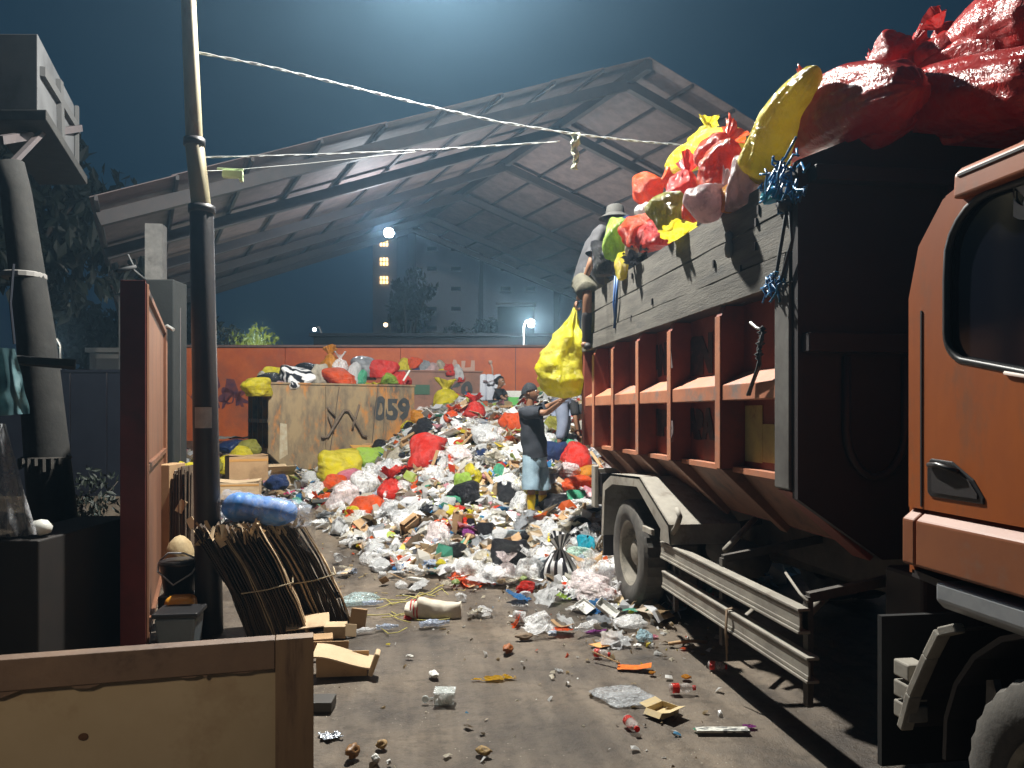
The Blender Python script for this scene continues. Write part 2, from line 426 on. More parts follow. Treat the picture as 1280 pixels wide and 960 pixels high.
# ---- apartment block far beyond the wall
m_apt = mat('apartment_render', (.72, .73, .77), (.6, .61, .65), scale=.3, rough=.9)
m_apt2 = mat('apartment_dark_bay', (.2, .2, .23), rough=.9)
m_win = mat('dark_window_glass', (.02, .025, .035), rough=.25)
m_lit = glow('lit_window', (1, .62, .25), 3)
TB = 62
ap = thing('apartment_block', 'tall pale apartment block with rows of dark windows beyond the wall', 'building', C2W(-3, TB))
def facade(name, px0, px1, py0, py1, t, depth, m, par):
    a0, a1 = at(px0, py1, t), at(px1, py0, t)
    d = C2W(0, depth)-C2W(0, 0)
    mb = MB(); mb.prism([(a0.x, a0.y, 0), (a1.x, a1.y, 0), (a1.x, a1.y, a1.z), (a0.x, a0.y, a1.z)], d)
    return mb.build(name, m, par)
facade('wall', 520, 598, 190, 430, TB, 12, m_apt, ap)
facade('wall', 604, 692, 200, 430, TB+.6, 11, m_apt, ap)
facade('wall', 700, 812, 200, 430, TB+.6, 11, m_apt, ap)
facade('recessed_bay', 597, 605, 195, 430, TB+2, 6, m_apt2, ap)
facade('recessed_bay', 691, 701, 205, 430, TB+2, 6, m_apt2, ap)
facade('recessed_bay', 503, 521, 195, 430, TB+1, 6, m_apt2, ap)
for px in (540, 570, 632, 663, 720, 750):
    for py in (236, 261, 286, 311, 336, 361, 386, 410):
        if px > 600 and py > 375: continue
        w = MB(); c = at(px, py, TB-.05 if px < 600 else TB+.55)
        w.box(c, (.78, .12, .3), Matrix.Rotation(-TH, 3, 'Z')); w.build('window', m_win, ap)
        w = MB(); w.box(c-Vector((0, 0, .24)), (.9, .3, .1), Matrix.Rotation(-TH, 3, 'Z')); w.build('window_sill', m_apt, ap)
# stair tower with lit windows
st = thing('stair_tower', 'narrow dark tower left of the apartment block with three lit windows', 'building', C2W(-9.5, 55))
facade('wall', 466, 496, 250, 430, 56, 6, m_apt2, st)
for py in (303, 327, 350):
    w = MB(); w.box(at(480, py, 55.9), (.56, .1, .52), Matrix.Rotation(-TH, 3, 'Z')); w.build('window', m_lit, st)
    w = MB()
    for k in (-.12, .12): w.box(at(480, py, 55.8)+Vector((k, 0, 0)), (.05, .06, .62))
    w.box(at(480, py, 55.8), (.68, .06, .05)); w.build('window_frame', m_apt2, st)
# low roofs behind the wall
lb = thing('low_shed', 'long low dark building just behind the red wall', 'building', C2W(0, 34))
facade('wall', 392, 700, 419, 440, 32, 4, mat('dark_shed', (.006, .008, .012), rough=.95), lb)
mb = MB(); a0, a1 = at(388, 419, 31.9), at(705, 419, 31.9); mb.bar(a0, a1, .5, .12); mb.build('roof', mat('dark_shed', (.02, .025, .035)), lb)
nb = thing('site_hut', 'small dark hut standing right of the apartment block front', 'building', C2W(.8, 40))
facade('wall', 622, 668, 382, 430, 40, 4, mat('dark_shed', (.02, .025, .035)), nb)
mb = MB(); mb.bar(at(620, 381, 39.9), at(670, 381, 39.9), .5, .15); mb.build('roof', m_steel, nb)
# pale small building at far left
wb = thing('white_outbuilding', 'small pale flat roofed building above the dark fence', 'building', C2W(-17, 34))
facade('wall', 112, 235, 440, 480, 34, 5, mat('pale_render', (.45, .43, .40), (.35, .34, .32), scale=1, rough=.9), wb)
mb = MB(); mb.bar(at(110, 438, 33.8), at(236, 438, 33.8), .5, .2); mb.build('roof', mat('pale_render', (.45, .43, .4)), wb)
facade('opening', 119, 226, 448, 478, 33.9, .3, mat('grey_shutter', (.16, .16, .16), rough=.7), wb)

# ---- trees
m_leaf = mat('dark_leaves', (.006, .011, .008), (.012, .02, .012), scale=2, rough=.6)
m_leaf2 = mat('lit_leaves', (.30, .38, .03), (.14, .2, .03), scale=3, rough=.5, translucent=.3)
m_bark = mat('bark', (.07, .055, .045), (.04, .035, .03), scale=6, rough=.9, bump=.5)
def tree(name, label, base, h, rx, rz, n, leaf, ml, seed, group=None):
    r = random.Random(seed)
    base = Vector(base)
    if base.z > 1: base.z = 1.15
    t = thing(name, label, 'tree', tuple(base), 0, group)
    tb = MB(); top = base+Vector((r.uniform(-.3, .3), 0, h*.55))
    tb.tube([base, base.lerp(top, .5)+Vector((.1, 0, 0)), top], [h*.035, h*.026, h*.018], 8)
    cen = base+Vector((0, 0, h-rz))
    clumps = []
    for k in range(26):
        d = Vector((r.gauss(0, 1), r.gauss(0, 1), r.gauss(0, 1))).normalized()*r.uniform(.35, 1)
        c = cen+Vector((d.x*rx, d.y*rx, d.z*rz)); clumps.append((c, r.uniform(.25, .5)*rx))
    for c, s in clumps[:9]:
        tb.tube([top-Vector((0, 0, h*.12)), top.lerp(c, .5)+Vector((0, 0, -.1)), c], [h*.014, h*.009, h*.004], 5)
    tb.build('trunk', m_bark, t, smooth_=True)
    cb = MB()
    for _ in range(n):
        c, s = r.choice(clumps)
        d = Vector((r.gauss(0, 1), r.gauss(0, 1), r.gauss(0, .8))); d = d.normalized()*s*(r.random()**.4)
        p = c+d; e = Euler((r.uniform(0, 6), r.uniform(0, 6), r.uniform(0, 6))).to_matrix(); q = leaf*r.uniform(.6, 1.3)
        cb.add([p+e@Vector(k) for k in ((-q, 0, 0), (0, -q*.4, 0), (q, 0, q*.2), (0, q*.4, 0))], [(0, 1, 2, 3)])
    cb.build('crown', ml, t)
    return t
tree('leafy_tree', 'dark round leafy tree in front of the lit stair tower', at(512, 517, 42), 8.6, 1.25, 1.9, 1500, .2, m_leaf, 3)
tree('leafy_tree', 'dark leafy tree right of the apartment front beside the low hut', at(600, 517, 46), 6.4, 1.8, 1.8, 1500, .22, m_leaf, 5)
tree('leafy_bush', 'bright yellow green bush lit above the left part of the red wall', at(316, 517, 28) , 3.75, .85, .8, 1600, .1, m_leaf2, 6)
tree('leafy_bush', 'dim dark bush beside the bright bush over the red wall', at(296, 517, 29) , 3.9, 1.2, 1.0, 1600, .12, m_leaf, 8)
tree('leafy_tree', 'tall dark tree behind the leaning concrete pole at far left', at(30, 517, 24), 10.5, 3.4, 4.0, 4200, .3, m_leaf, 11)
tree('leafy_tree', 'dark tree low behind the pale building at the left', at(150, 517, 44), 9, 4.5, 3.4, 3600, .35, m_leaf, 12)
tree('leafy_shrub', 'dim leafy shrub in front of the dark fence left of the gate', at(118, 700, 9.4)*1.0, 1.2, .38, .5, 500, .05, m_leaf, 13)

l = bpy.data.lights.new('bush_light', 'POINT'); l.energy = 70; l.color = (1, .98, .7); l.shadow_soft_size = .1  # unseen light behind the wall, brightening the bush
lo = bpy.data.objects.new('bush_light', l); COL.objects.link(lo); lo.location = at(320, 424, 26.4)
# ---- lamps that the photo shows
def streetlamp(label, px, py, t, bulb, s, c, side=.5, ground=0, group='distant lamps', P=0):
    p = at(px, py, t); r = thing('street_lamp', label, 'lamp', (p.x+side, p.y, ground), 0, group)
    mb = MB(); mb.tube([(p.x+side, p.y, ground), (p.x+side, p.y, p.z-.1), (p.x+side*.7, p.y, p.z+.12), (p.x, p.y, p.z+.1)], .035, 8); mb.build('pole', m_conc, r, smooth_=True)
    mb = MB(); mb.lathe([(0, -bulb), (bulb*.7, -bulb*.7), (bulb, 0), (bulb*.7, bulb*.7), (0, bulb)], p, n=14); mb.build('bulb', glow('bulb_'+label[:6], c, s), r, smooth_=True)
    mb = MB(); mb.lathe([(bulb*.5, bulb*1.6), (bulb*1.2, bulb*.9), (bulb*1.25, bulb*.8)], p, n=14); mb.build('shade', m_steel, r, smooth_=True)
    if P:
        l = bpy.data.lights.new('lamp_light', 'POINT'); l.energy = P; l.color = c; l.shadow_soft_size = bulb
        lo = bpy.data.objects.new('lamp_light', l); COL.objects.link(lo); lo.location = p + (C2W(0, -bulb*2.2)-C2W(0, 0))
streetlamp('white globe street lamp shining above the dark fence at left', 62, 428, 26, .17, 30, (1, .96, .85), side=.35, P=60)
streetlamp('white lamp shining low in front of the dark hut right of centre', 664, 405, 30, .14, 30, (1, .95, .85), side=-.3, P=1000)
streetlamp('tiny white lamp shining above the red wall left of the dark tree', 393, 412, 34, .08, 20, (.9, .95, 1), side=.3)
streetlamp('tiny orange lamp shining under the dark tree', 482, 406, 50, .14, 6, (1, .7, .4), side=.3)
fl = thing('floodlight', 'dazzling white floodlight hanging at the far roof edge above the lit windows', 'lamp', tuple(at(486, 291, 25)))
pp = at(486, 291, 25)
mb = MB(); mb.lathe([(0, -.15), (.12, -.12), (.17, 0), (.12, .12), (0, .15)], pp, n=16); mb.build('bulb', glow('flood_bulb', (.9, .95, 1), 25), fl, smooth_=True)
mb = MB(); mb.bar(pp+(C2W(0, .2)-C2W(0, 0)), pp+(C2W(0, .6)-C2W(0, 0))+Vector((0, 0, .35)), .04, .04); mb.build('bracket', m_steel, fl)
l = bpy.data.lights.new('lamp_light', 'POINT'); l.energy = 380; l.color = (.9, .95, 1); l.shadow_soft_size = .2
lo = bpy.data.objects.new('lamp_light', l); COL.objects.link(lo); lo.location = pp + (C2W(0, -.4)-C2W(0, 0))

# ---- steel pole in front, left of centre
m_polepaint = mat('pole_pale_paint', (.50, .45, .27), (.35, .31, .2), scale=4, rough=.5, stretch=(1, 1, .3), stain=(.2, .12, .07), stain_scale=3)
m_poledark = mat('pole_dark_steel', (.018, .018, .023), (.035, .030, .03), scale=4, rough=.45, bump=.1)
tp = 6.3
pb_ = at(262, 790, tp); pb_.z = 0
pole = thing('steel_pole', 'tall stepped steel pole with pale upper part and white sticker beside cardboard bundles', 'pole', tuple(pb_))
q0, q1, q2, q3 = pb_, at(252, 262, tp), at(243, 178, tp), at(233, -60, tp)
mb = MB(); mb.tube([q0, q1], [.108, .092], 20); mb.build('lower_tube', m_poledark, pole, smooth_=True, bevel=.004)
mb = MB(); mb.tube([q1, q2], [.076, .074], 20); mb.build('middle_tube', m_polepaint, pole, smooth_=True, bevel=.004)
mb = MB(); mb.tube([q2, q3], [.066, .055], 20); mb.build('upper_tube', m_polepaint, pole, smooth_=True, bevel=.004)
for q in (q1, q2):
    mb = MB(); mb.lathe([(.07, -.03), (.105 if q is q1 else .085, -.03), (.105 if q is q1 else .085, .03), (.07, .03)], q, n=20); mb.build('collar', m_poledark, pole, smooth_=True)
# sticker wrapped on the pole
mb = MB(); c = at(262.0, 522, tp); c = q0.lerp(q1, (c.z)/(q1.z)); n = 8; vs = []
for k in range(n+1):
    an = -PI/2 - TH + R(-30+k*80/n)
    for z in (-.085, .085): vs.append(c+Vector((math.cos(an)*.103, math.sin(an)*.103, z)))
mb.add(vs, [(2*k, 2*k+2, 2*k+3, 2*k+1) for k in range(n)]); mb.build('sticker', mat('white_sticker', (.6, .6, .58), (.4, .4, .4), scale=9, rough=.6), pole, smooth_=True)

# ---- leaning concrete pole far left
tq = 7.5
cb0 = at(72, 700, tq); cb0.z = 0
m_conc2 = mat('dimmed_concrete', (.022, .021, .019), (.010, .010, .010), scale=3.5, rough=.9, bump=.3, bscale=10, stain=(.03, .03, .028), stain_scale=1.6)  # concrete darkened in colour, standing in for weak light at left
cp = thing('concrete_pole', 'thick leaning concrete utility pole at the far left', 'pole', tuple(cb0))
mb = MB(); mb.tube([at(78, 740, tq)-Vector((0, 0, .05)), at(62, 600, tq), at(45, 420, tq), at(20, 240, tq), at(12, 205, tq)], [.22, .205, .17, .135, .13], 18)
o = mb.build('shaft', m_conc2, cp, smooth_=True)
mb = MB(); q = at(30, 345, tq); mb.lathe([(.185, -.03), (.195, -.02), (.195, .02), (.185, .03)], q, n=18); mb.build('band', mat('pale_band', (.22, .21, .2), rough=.6), cp)
mb = MB(); q = at(58, 572, tq); mb.lathe([(.213, -.012), (.22, 0), (.213, .012)], q, n=18)
for k in range(7):
    a_ = -PI/2-.9+k*.3; p = q+Vector((math.cos(a_)*.225, math.sin(a_)*.225, 0)); mb.tube([p, p+Vector((.01, -.02, -.06-rnd.random()*.12))], .02, 5)
mb.build('rope', mat('dark_rope', (.04, .035, .03), rough=.9), cp)
mb = MB(); mb.tube([at(17, 330, tq-.2), at(13, 380, tq-.22), at(18, 430, tq-.2)], .012, 6); mb.build('cable', m_dark, cp)

# ---- white box on its platform, top left
m_box = mat('white_metal_box', (.075, .077, .08), (.05, .052, .055), scale=2, rough=.7, stain=(.03, .03, .03), stain_scale=2.5)  # white paint darkened in colour too, as if dimly lit
tbx = 8.0
cbx = at(28, 90, tbx)
bx = thing('utility_box', 'white metal utility box with cross braces on a high platform at top left', 'utility box', tuple(cbx))
a0, a1 = at(-14, 138, tbx), at(47, 42, tbx); dpt = (at(98, 138, tbx+2.0)-at(50, 138, tbx)); dpt.z = 0
mb = MB(); mb.prism([a0, (a1.x, a1.y, a0.z), (a1.x, a1.y, a1.z), (a0.x, a0.y, a1.z)], dpt); mb.build('cabinet', m_box, bx, bevel=.01)
mb = MB(); off = Vector((.03, -.01, 0))
e0 = Vector((a1.x, a1.y, 0)); zz0, zz1 = a0.z, a1.z
def side(s, z): return e0 + dpt*s + off + Vector((0, 0, z))
mb.bar(side(.5, zz0), side(.45, zz1-.1), .05, .16, up=dpt); mb.bar(side(.05, (zz0+zz1)/2+.05), side(.98, (zz0+zz1)/2+.12), .05, .1); mb.bar(side(.95, zz0), side(.95, zz1), .04, .06, up=dpt)
mb.build('brace', mat('dark_brace', (.05, .05, .05), rough=.7), bx)
mb = MB(); b0 = at(-20, 150, tbx-.1); b1 = at(58, 150, tbx-.1); mb.prism([b0, b1, b1+Vector((0, 0, .11)), b0+Vector((0, 0, .11))], dpt*1.12); mb.build('platform', m_conc2, bx, bevel=.01)
mb = MB(); mb.bar(at(5, 215, tq), at(60, 158, tbx+.4), .05, .05); mb.bar(at(0, 175, tq), at(100, 160, tbx+1.9), .06, .08); mb.build('support_arm', m_steel, bx)

# ---- makeshift awning + tarps at far left
m_tarp = mat('teal_tarp', (.16, .30, .33), (.1, .2, .23), scale=4, rough=.4, bump=.4, bscale=6, translucent=.15)
aw = MB(); n = 12; vs = []
for i in range(n+1):
    for j in range(5):
        p = at(-40+135*i/n, 437+(i/n)*12+j*1.5+(6 if j == 0 else 0)*(1-i/n), 5.4+j*.28+.0*i); p.z += .015*noise.noise(Vector((i*.9, j, 0)))
        vs.append(p)
aw.add(vs, [(i*5+j, i*5+j+1, (i+1)*5+j+1, (i+1)*5+j) for i in range(n) for j in range(4)])
o = aw.build('awning', mat('black_awning', (.012, .012, .014), rough=.8), smooth_=False); origin_at(o, at(0, 450, 5.4)); setp(o, 'black ragged awning sheet jutting above the teal tarp', 'awning')
s = o.modifiers.new('thick', 'SOLIDIFY'); s.thickness = .05
def cloth_sheet(name, pts_px, t, m, label, cat, folds=.04, sd=1, nx=16, ny=16, tt=0):
    (x0, y0), (x1, y1), (x2, y2), (x3, y3) = pts_px; vs = []
    for i in range(nx+1):
        for j in range(ny+1):
            s, q = i/nx, j/ny
            X = (x0*(1-s)+x1*s)*(1-q)+(x3*(1-s)+x2*s)*q; Y = (y0*(1-s)+y1*s)*(1-q)+(y3*(1-s)+y2*s)*q
            d = folds*(math.sin(s*19+sd+q*2)+1.4*noise.noise(Vector((s*5, q*4, sd))))*(.4+q)
            vs.append(at(X+d*40, Y, t+d+tt*s))
    mb = MB().add(vs, [(i*(ny+1)+j, i*(ny+1)+j+1, (i+1)*(ny+1)+j+1, (i+1)*(ny+1)+j) for i in range(nx) for j in range(ny)])
    o = mb.build(name, m, smooth_=True); origin_at(o, at(x0, y0, t)); setp(o, label, cat)
    return o
cloth_sheet('hanging_tarp', [(-30, 432), (18, 436), (37, 517), (-30, 522)], 5.0, m_tarp, 'teal tarpaulin hanging below the black awning at far left', 'tarpaulin')
cloth_sheet('plastic_sheet', [(-30, 528), (8, 530), (48, 668), (-30, 676)], 5.0, clear('dim_film', (.35, .36, .38), .6), 'clear plastic sheet hanging below the teal tarp', 'plastic sheet', folds=.06, sd=4)
# low dark counter below
mb = MB(); c0 = at(-30, 676, 4.9); c1 = at(48, 676, 4.9)
mb.prism([c0, c1, (c1.x, c1.y, 0), (c0.x, c0.y, 0)], C2W(0, 1.2)-C2W(0, 0)); o = mb.build('stall_counter', mat('dark_wood', (.008, .006, .005), (.014, .009, .007), scale=5, rough=.7), bevel=.01); origin_at(o, (c0.x, c0.y, 0)); setp(o, 'dark low wooden counter under the plastic sheet', 'counter')
mb = MB(); mb.lathe([(.0, -.04), (.06, -.02), (.07, .02), (.04, .06), (0, .07)], at(42, 669, 4.95)+Vector((0, 0.1, .02)), n=14); o = mb.build('bowl', mat('white_china', (.6, .6, .56), rough=.4), smooth_=True); origin_at(o, at(42, 672, 4.95)); setp(o, 'small white bowl on the corner of the dark counter', 'bowl')

# ---- gate: open red leaf, column, pipe
m_gate = mat('gate_red_paint', (.17, .026, .022), (.11, .02, .016), scale=2.5, rough=.5, stain=(.06, .02, .015), stain_scale=2)
m_gate2 = mat('gate_orange_wood', (.20, .085, .042), (.12, .05, .028), scale=3, rough=.55, stretch=(1, 1, .25), stain=(.12, .05, .03), stain_scale=2.5)
ga = at(150, 350, 5.6); gb = at(182, 350, 5.6); gd = at(207, 410, 8.7); ztop = ga.z
gr = thing('metal_gate', 'open red gate leaf standing edge on beside the cardboard bundles', 'gate', (gb.x, gb.y, 0))
d = Vector((gd.x-gb.x, gd.y-gb.y, 0)); ga0 = Vector((ga.x, ga.y, 0)); gb0 = Vector((gb.x, gb.y, 0))
mb = MB(); w = (gb0-ga0)
mb.prism([ga0+Vector((0, 0, .03)), gb0+Vector((0, 0, .03)), gb0+Vector((0, 0, ztop)), ga0+Vector((0, 0, ztop))], d.normalized()*.05); mb.build('edge_plate', m_gate, gr, bevel=.006)
mb = MB(); i0 = gb0-w*.12+d.normalized()*.052; mb.prism([i0+Vector((0, 0, .05)), i0+d+Vector((0, 0, .05)), i0+d+Vector((0, 0, ztop-.03)), i0+Vector((0, 0, ztop-.03))], -w*.2); mb.build('gate_panel', m_gate2, gr)
mb = MB(); dn = d.normalized()
for s in (.0, .98):
    p = gb0-w*.06+dn*.055+d*s; mb.bar(p+Vector((0, 0, .05)), p+Vector((0, 0, ztop-.02)), .05, .05)
p = gb0-w*.06+dn*.06
for z in (.1, ztop*.5, ztop-.05): mb.bar(p+Vector((0, 0, z)), p+d+Vector((0, 0, z)), .04, .05)
mb.build('gate_frame', m_gate2, gr, bevel=.004)
mb = MB(); q = gd.copy(); q.z = ztop-.03; mb.tube([q+Vector((-.05, 0, 0)), q+Vector((.02, 0, .05)), q+Vector((.1, -.05, 0))], .02, 6); mb.build('latch', mat('pale_metal', (.5, .5, .48), rough=.4, metal=.5), gr)
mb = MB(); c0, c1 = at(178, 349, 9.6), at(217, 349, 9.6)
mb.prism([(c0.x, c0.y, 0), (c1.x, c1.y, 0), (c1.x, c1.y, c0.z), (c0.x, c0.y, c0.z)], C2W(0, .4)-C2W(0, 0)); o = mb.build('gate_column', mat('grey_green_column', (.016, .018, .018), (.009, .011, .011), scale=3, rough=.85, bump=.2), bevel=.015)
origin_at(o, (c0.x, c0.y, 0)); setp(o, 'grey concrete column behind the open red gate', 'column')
mb = MB(); c0 = at(223, 385, 9.8); c1 = at(227, 600, 9.8); mb.tube([(c0.x, c0.y, 0), (c0.x, c0.y, c0.z)], .03, 8); o = mb.build('drain_pipe', m_steel, smooth_=True); origin_at(o, (c0.x, c0.y, 0)); setp(o, 'thin dark pipe standing right of the grey gate column', 'pipe')
# small clamp lamp arm left of the column top
mb = MB(); mb.tube([at(146, 339, 9.2), at(160, 336, 9.2), at(170, 333, 9.2)], [.025, .03, .02], 8); mb.tube([at(168, 335, 9.2), at(160, 318, 9.2)], .012, 6); mb.tube([at(165, 336, 9.2), at(182, 350, 9.6)], .015, 6)
o = mb.build('lamp_arm', m_box, smooth_=True); origin_at(o, at(165, 336, 9.2)); setp(o, 'small unlit lamp arm beside the top of the grey gate column', 'lamp')

# ---- wires across the sky
m_wire = mat('pale_cable', (.55, .58, .58), (.4, .42, .42), scale=30, rough=.5)
def wire(name, label, pts, r, n=24, strands=1, cat='cable'):
    mb = MB()
    P = [Vector(p) for p in pts]
    for s in range(strands):
        q = []
        for k in range(n+1):
            f_ = k/n*(len(P)-1); i = min(int(f_), len(P)-2); w_ = f_-i
            p = P[i].lerp(P[i+1], w_)
            a_ = k*1.1+s*PI; q.append(p+Vector((0, math.cos(a_), math.sin(a_)))*r*(1.4 if strands > 1 else 0))
        mb.tube(q, r, 6)
    o = mb.build(name, m_wire, smooth_=True); origin_at(o, P[0]); setp(o, label, cat); return o
wire('overhead_cable', 'pale twisted overhead cable sagging across the sky to the truck load', [at(238, 64, 6.4), at(330, 82, 6.7), at(420, 104, 7.0), at(520, 129, 7.3), at(620, 152, 7.6), at(720, 168, 7.9), at(800, 177, 8.2), at(872, 183, 8.5)], .0055, 60, 2)
wire('overhead_cable', 'thin lower overhead cable running from the pole towards the hanging rag', [at(244, 197, 6.4), at(400, 193, 7.0), at(540, 187, 7.4), at(700, 177, 7.9)], .0035, 30, 2)
wire('overhead_cable', 'short lower cable carrying the pale green connector box beside the pole', [at(250, 214, 6.4), at(285, 213, 6.6), at(380, 205, 7.0), at(520, 190, 7.4)], .0035, 20, 1)
mb = MB(); c = at(291, 218, 6.6); mb.box(c, (.17, .06, .06)); mb.box(c+Vector((-.02, 0, .04)), (.22, .03, .02)); mb.box(c+Vector((.07, 0, -.03)), (.03, .05, .06))
o = mb.build('connector_box', mat('pale_green_plastic', (.6, .75, .45), rough=.4), bevel=.006); origin_at(o, c); setp(o, 'pale green connector box hanging on the lower cable right of the pole', 'connector')
# hanging rag
mb = MB(); vs = []; n = 14
for k in range(n+1):
    y = 166+46*k/n; wd = (5.5-3.2*k/n)+1.2*math.sin(k*1.9)
    for s in (-1, -.3, .4, 1): 
        p = at(719+s*wd+1.4*math.sin(k*.8), y, 7.9+.03*math.sin(k*1.3+s*2)); vs.append(p)
mb.add(vs, [(k*4+j, k*4+j+1, k*4+j+5, k*4+j+4) for k in range(n) for j in range(3)])
o = mb.build('hanging_rag', mat('pale_rag', (.65, .66, .5), (.45, .47, .36), scale=20, rough=.8, translucent=.3), smooth_=True); origin_at(o, at(719, 166, 7.9)); setp(o, 'pale frayed rag hanging from the overhead cable', 'rag')
s = o.modifiers.new('thick', 'SOLIDIFY'); s.thickness = .015
# ================================================================== DUMP TRUCK
X0 = 2.07
m_orange = mat('truck_orange_paint', (.40, .098, .014), (.30, .07, .012), scale=2.2, rough=.36, rough2=.6, stretch=(1, 1, .4), stain=(.20, .085, .04), stain_scale=4.5, stain_range=(.53, .70), bump=.08, bscale=5)
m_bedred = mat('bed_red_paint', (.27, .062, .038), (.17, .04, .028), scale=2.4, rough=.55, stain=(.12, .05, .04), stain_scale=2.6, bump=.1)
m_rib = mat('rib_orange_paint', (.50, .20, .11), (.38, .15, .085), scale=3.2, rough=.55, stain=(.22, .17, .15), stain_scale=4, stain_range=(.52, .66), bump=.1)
m_skirt = mat('grimy_brown_steel', (.26, .125, .08), (.15, .075, .05), scale=3, rough=.65, stain=(.08, .05, .04), stain_scale=3)
m_woodg = mat('grey_weathered_plank', (.145, .135, .115), (.07, .064, .055), scale=2.6, rough=.85, stretch=(3, .55, 5), bump=.28, bscale=24, stain=(.05, .05, .048), stain_scale=1.6, detail=9)
m_black = mat('sooty_black_steel', (.022, .018, .020), (.035, .028, .028), scale=3, rough=.6)
m_chassis = mat('chassis_dust', (.05, .045, .04), (.09, .08, .07), scale=5, rough=.8)
m_dust = mat('dusty_grey_paint', (.35, .325, .275), (.23, .21, .18), scale=4, rough=.75, stain=(.16, .13, .10), stain_scale=5, bump=.12)
m_tyre = mat('dusty_tyre_rubber', (.13, .12, .105), (.07, .065, .06), scale=5, rough=.9, bump=.2)
m_rim = mat('dusty_rim', (.33, .30, .24), (.2, .18, .15), scale=4, rough=.7, stain=(.08, .07, .06), stain_scale=5)
m_glass = mat('dark_cab_glass', (.006, .007, .012), rough=.1, spec=.35)
m_trim = mat('black_trim', (.018, .018, .02), rough=.38)
m_silver = mat('dusty_silver', (.34, .36, .38), (.24, .26, .28), scale=6, rough=.45, metal=.3)
XR = X0+2.5                    # far side of the bed
YF, YR = 3.83, 8.68
ZW, ZT, ZB = 2.51, 3.13, 1.44
tk = thing('dump_truck', 'high sided orange and red dump truck loaded with rubbish bags, facing the camera', 'truck', (3.3, 5.2, 0))
# -- bed side walls and floor
def side_wall(x, sgn):         # sgn +1: outward is -x
    mb = MB()
    rx = x+sgn*.16
    mb.box((rx+sgn*.02, (YF+YR)/2, (ZB+ZW)/2), (.04, YR-YF, ZW-ZB)); mb.build('side_panel', m_bedred, tk)
side_wall(X0, 1); side_wall(XR, -1)
m_board = m_woodg
for x, sg in ((X0, 1), (XR, -1)):
    zz = [ZW, ZW+.17, ZW+.40, ZT]
    for k in range(3):
        mb = MB(); h = zz[k+1]-zz[k]-.012
        n = 14; vs = []
        for i in range(n+1):
            y = YF+.03+(YR-YF-.03)*i/n
            wv = .008*noise.noise(Vector((i*.7, k*3, sg))); zt = zz[k]+h+(.014*noise.noise(Vector((i*.9, k*7, 2)))); zb = zz[k]+(.006*noise.noise(Vector((i*.8, k*5, 8))))
            xo = x+wv+sg*(.0 if k else -.012)
            vs += [(xo, y, zb), (xo+sg*.05, y, zb), (xo+sg*.05, y, zt), (xo, y, zt)]
        fs = [(i*4+j, i*4+(j+1) % 4, (i+1)*4+(j+1) % 4, (i+1)*4+j) for i in range(n) for j in range(4)] + [(0, 1, 2, 3), (n*4+3, n*4+2, n*4+1, n*4)]
        mb.add(vs, fs).build('board', m_board, tk)
for x, sg in ((X0, 1), (XR, -1)):
    mb = MB(); mb.box((x+sg*.10, (YF+YR)/2, ZW+.015), (.19, YR-YF-.02, .03)); mb.build('top_rail', m_black, tk)
# notches, cleats and bolts on the boards
mb = MB()
for px, py in ((892, 330), (948, 262), (945, 278), (944, 308), (790, 345), (789, 398), (815, 377), (925, 337)):
    p = onx(px, py, X0-.008); mb.box(p, (.012, .02, .05))
mb.build('board_bolts', m_black, tk)
p = onx(911, 305, X0-.02); mb = MB(); mb.lathe([(.0, -.09), (.022, -.08), (.03, -.03), (.02, .02), (.028, .06), (0, .09)], p, n=8); mb.build('rag_knot', mat('grey_rag', (.3, .29, .27), rough=.9), tk, smooth_=True)
# -- ribs: outer face flush with boards
ribs_px = [742, 766, 797, 837, 898]
ribY = [onx(px, 500, X0).y for px in ribs_px]
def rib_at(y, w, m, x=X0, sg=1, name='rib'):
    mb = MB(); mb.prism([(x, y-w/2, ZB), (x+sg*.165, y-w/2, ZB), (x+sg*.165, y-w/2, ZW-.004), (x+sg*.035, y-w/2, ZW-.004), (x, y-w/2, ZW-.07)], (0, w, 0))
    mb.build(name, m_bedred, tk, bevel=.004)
    mb = MB(); mb.box((x-sg*.004, y, (ZB+ZW-.07)/2), (.008, w-.004, ZW-.07-ZB)); mb.build('rib_face', m_rib, tk, bevel=.002)  # rib body kept darker red to paint in side shade; front plate lighter
    # slanted continuation under the floor
    x1, z1 = x+sg*.46, 1.05
    mb = MB(); mb.prism([(x, y-w/2, ZB-.002), (x+sg*.10, y-w/2, ZB-.002), (x1+sg*.05, y-w/2, z1+.03), (x1, y-w/2, z1-.04)], (0, w, 0)); mb.build('slant_'+name, m_skirt, tk, bevel=.006)
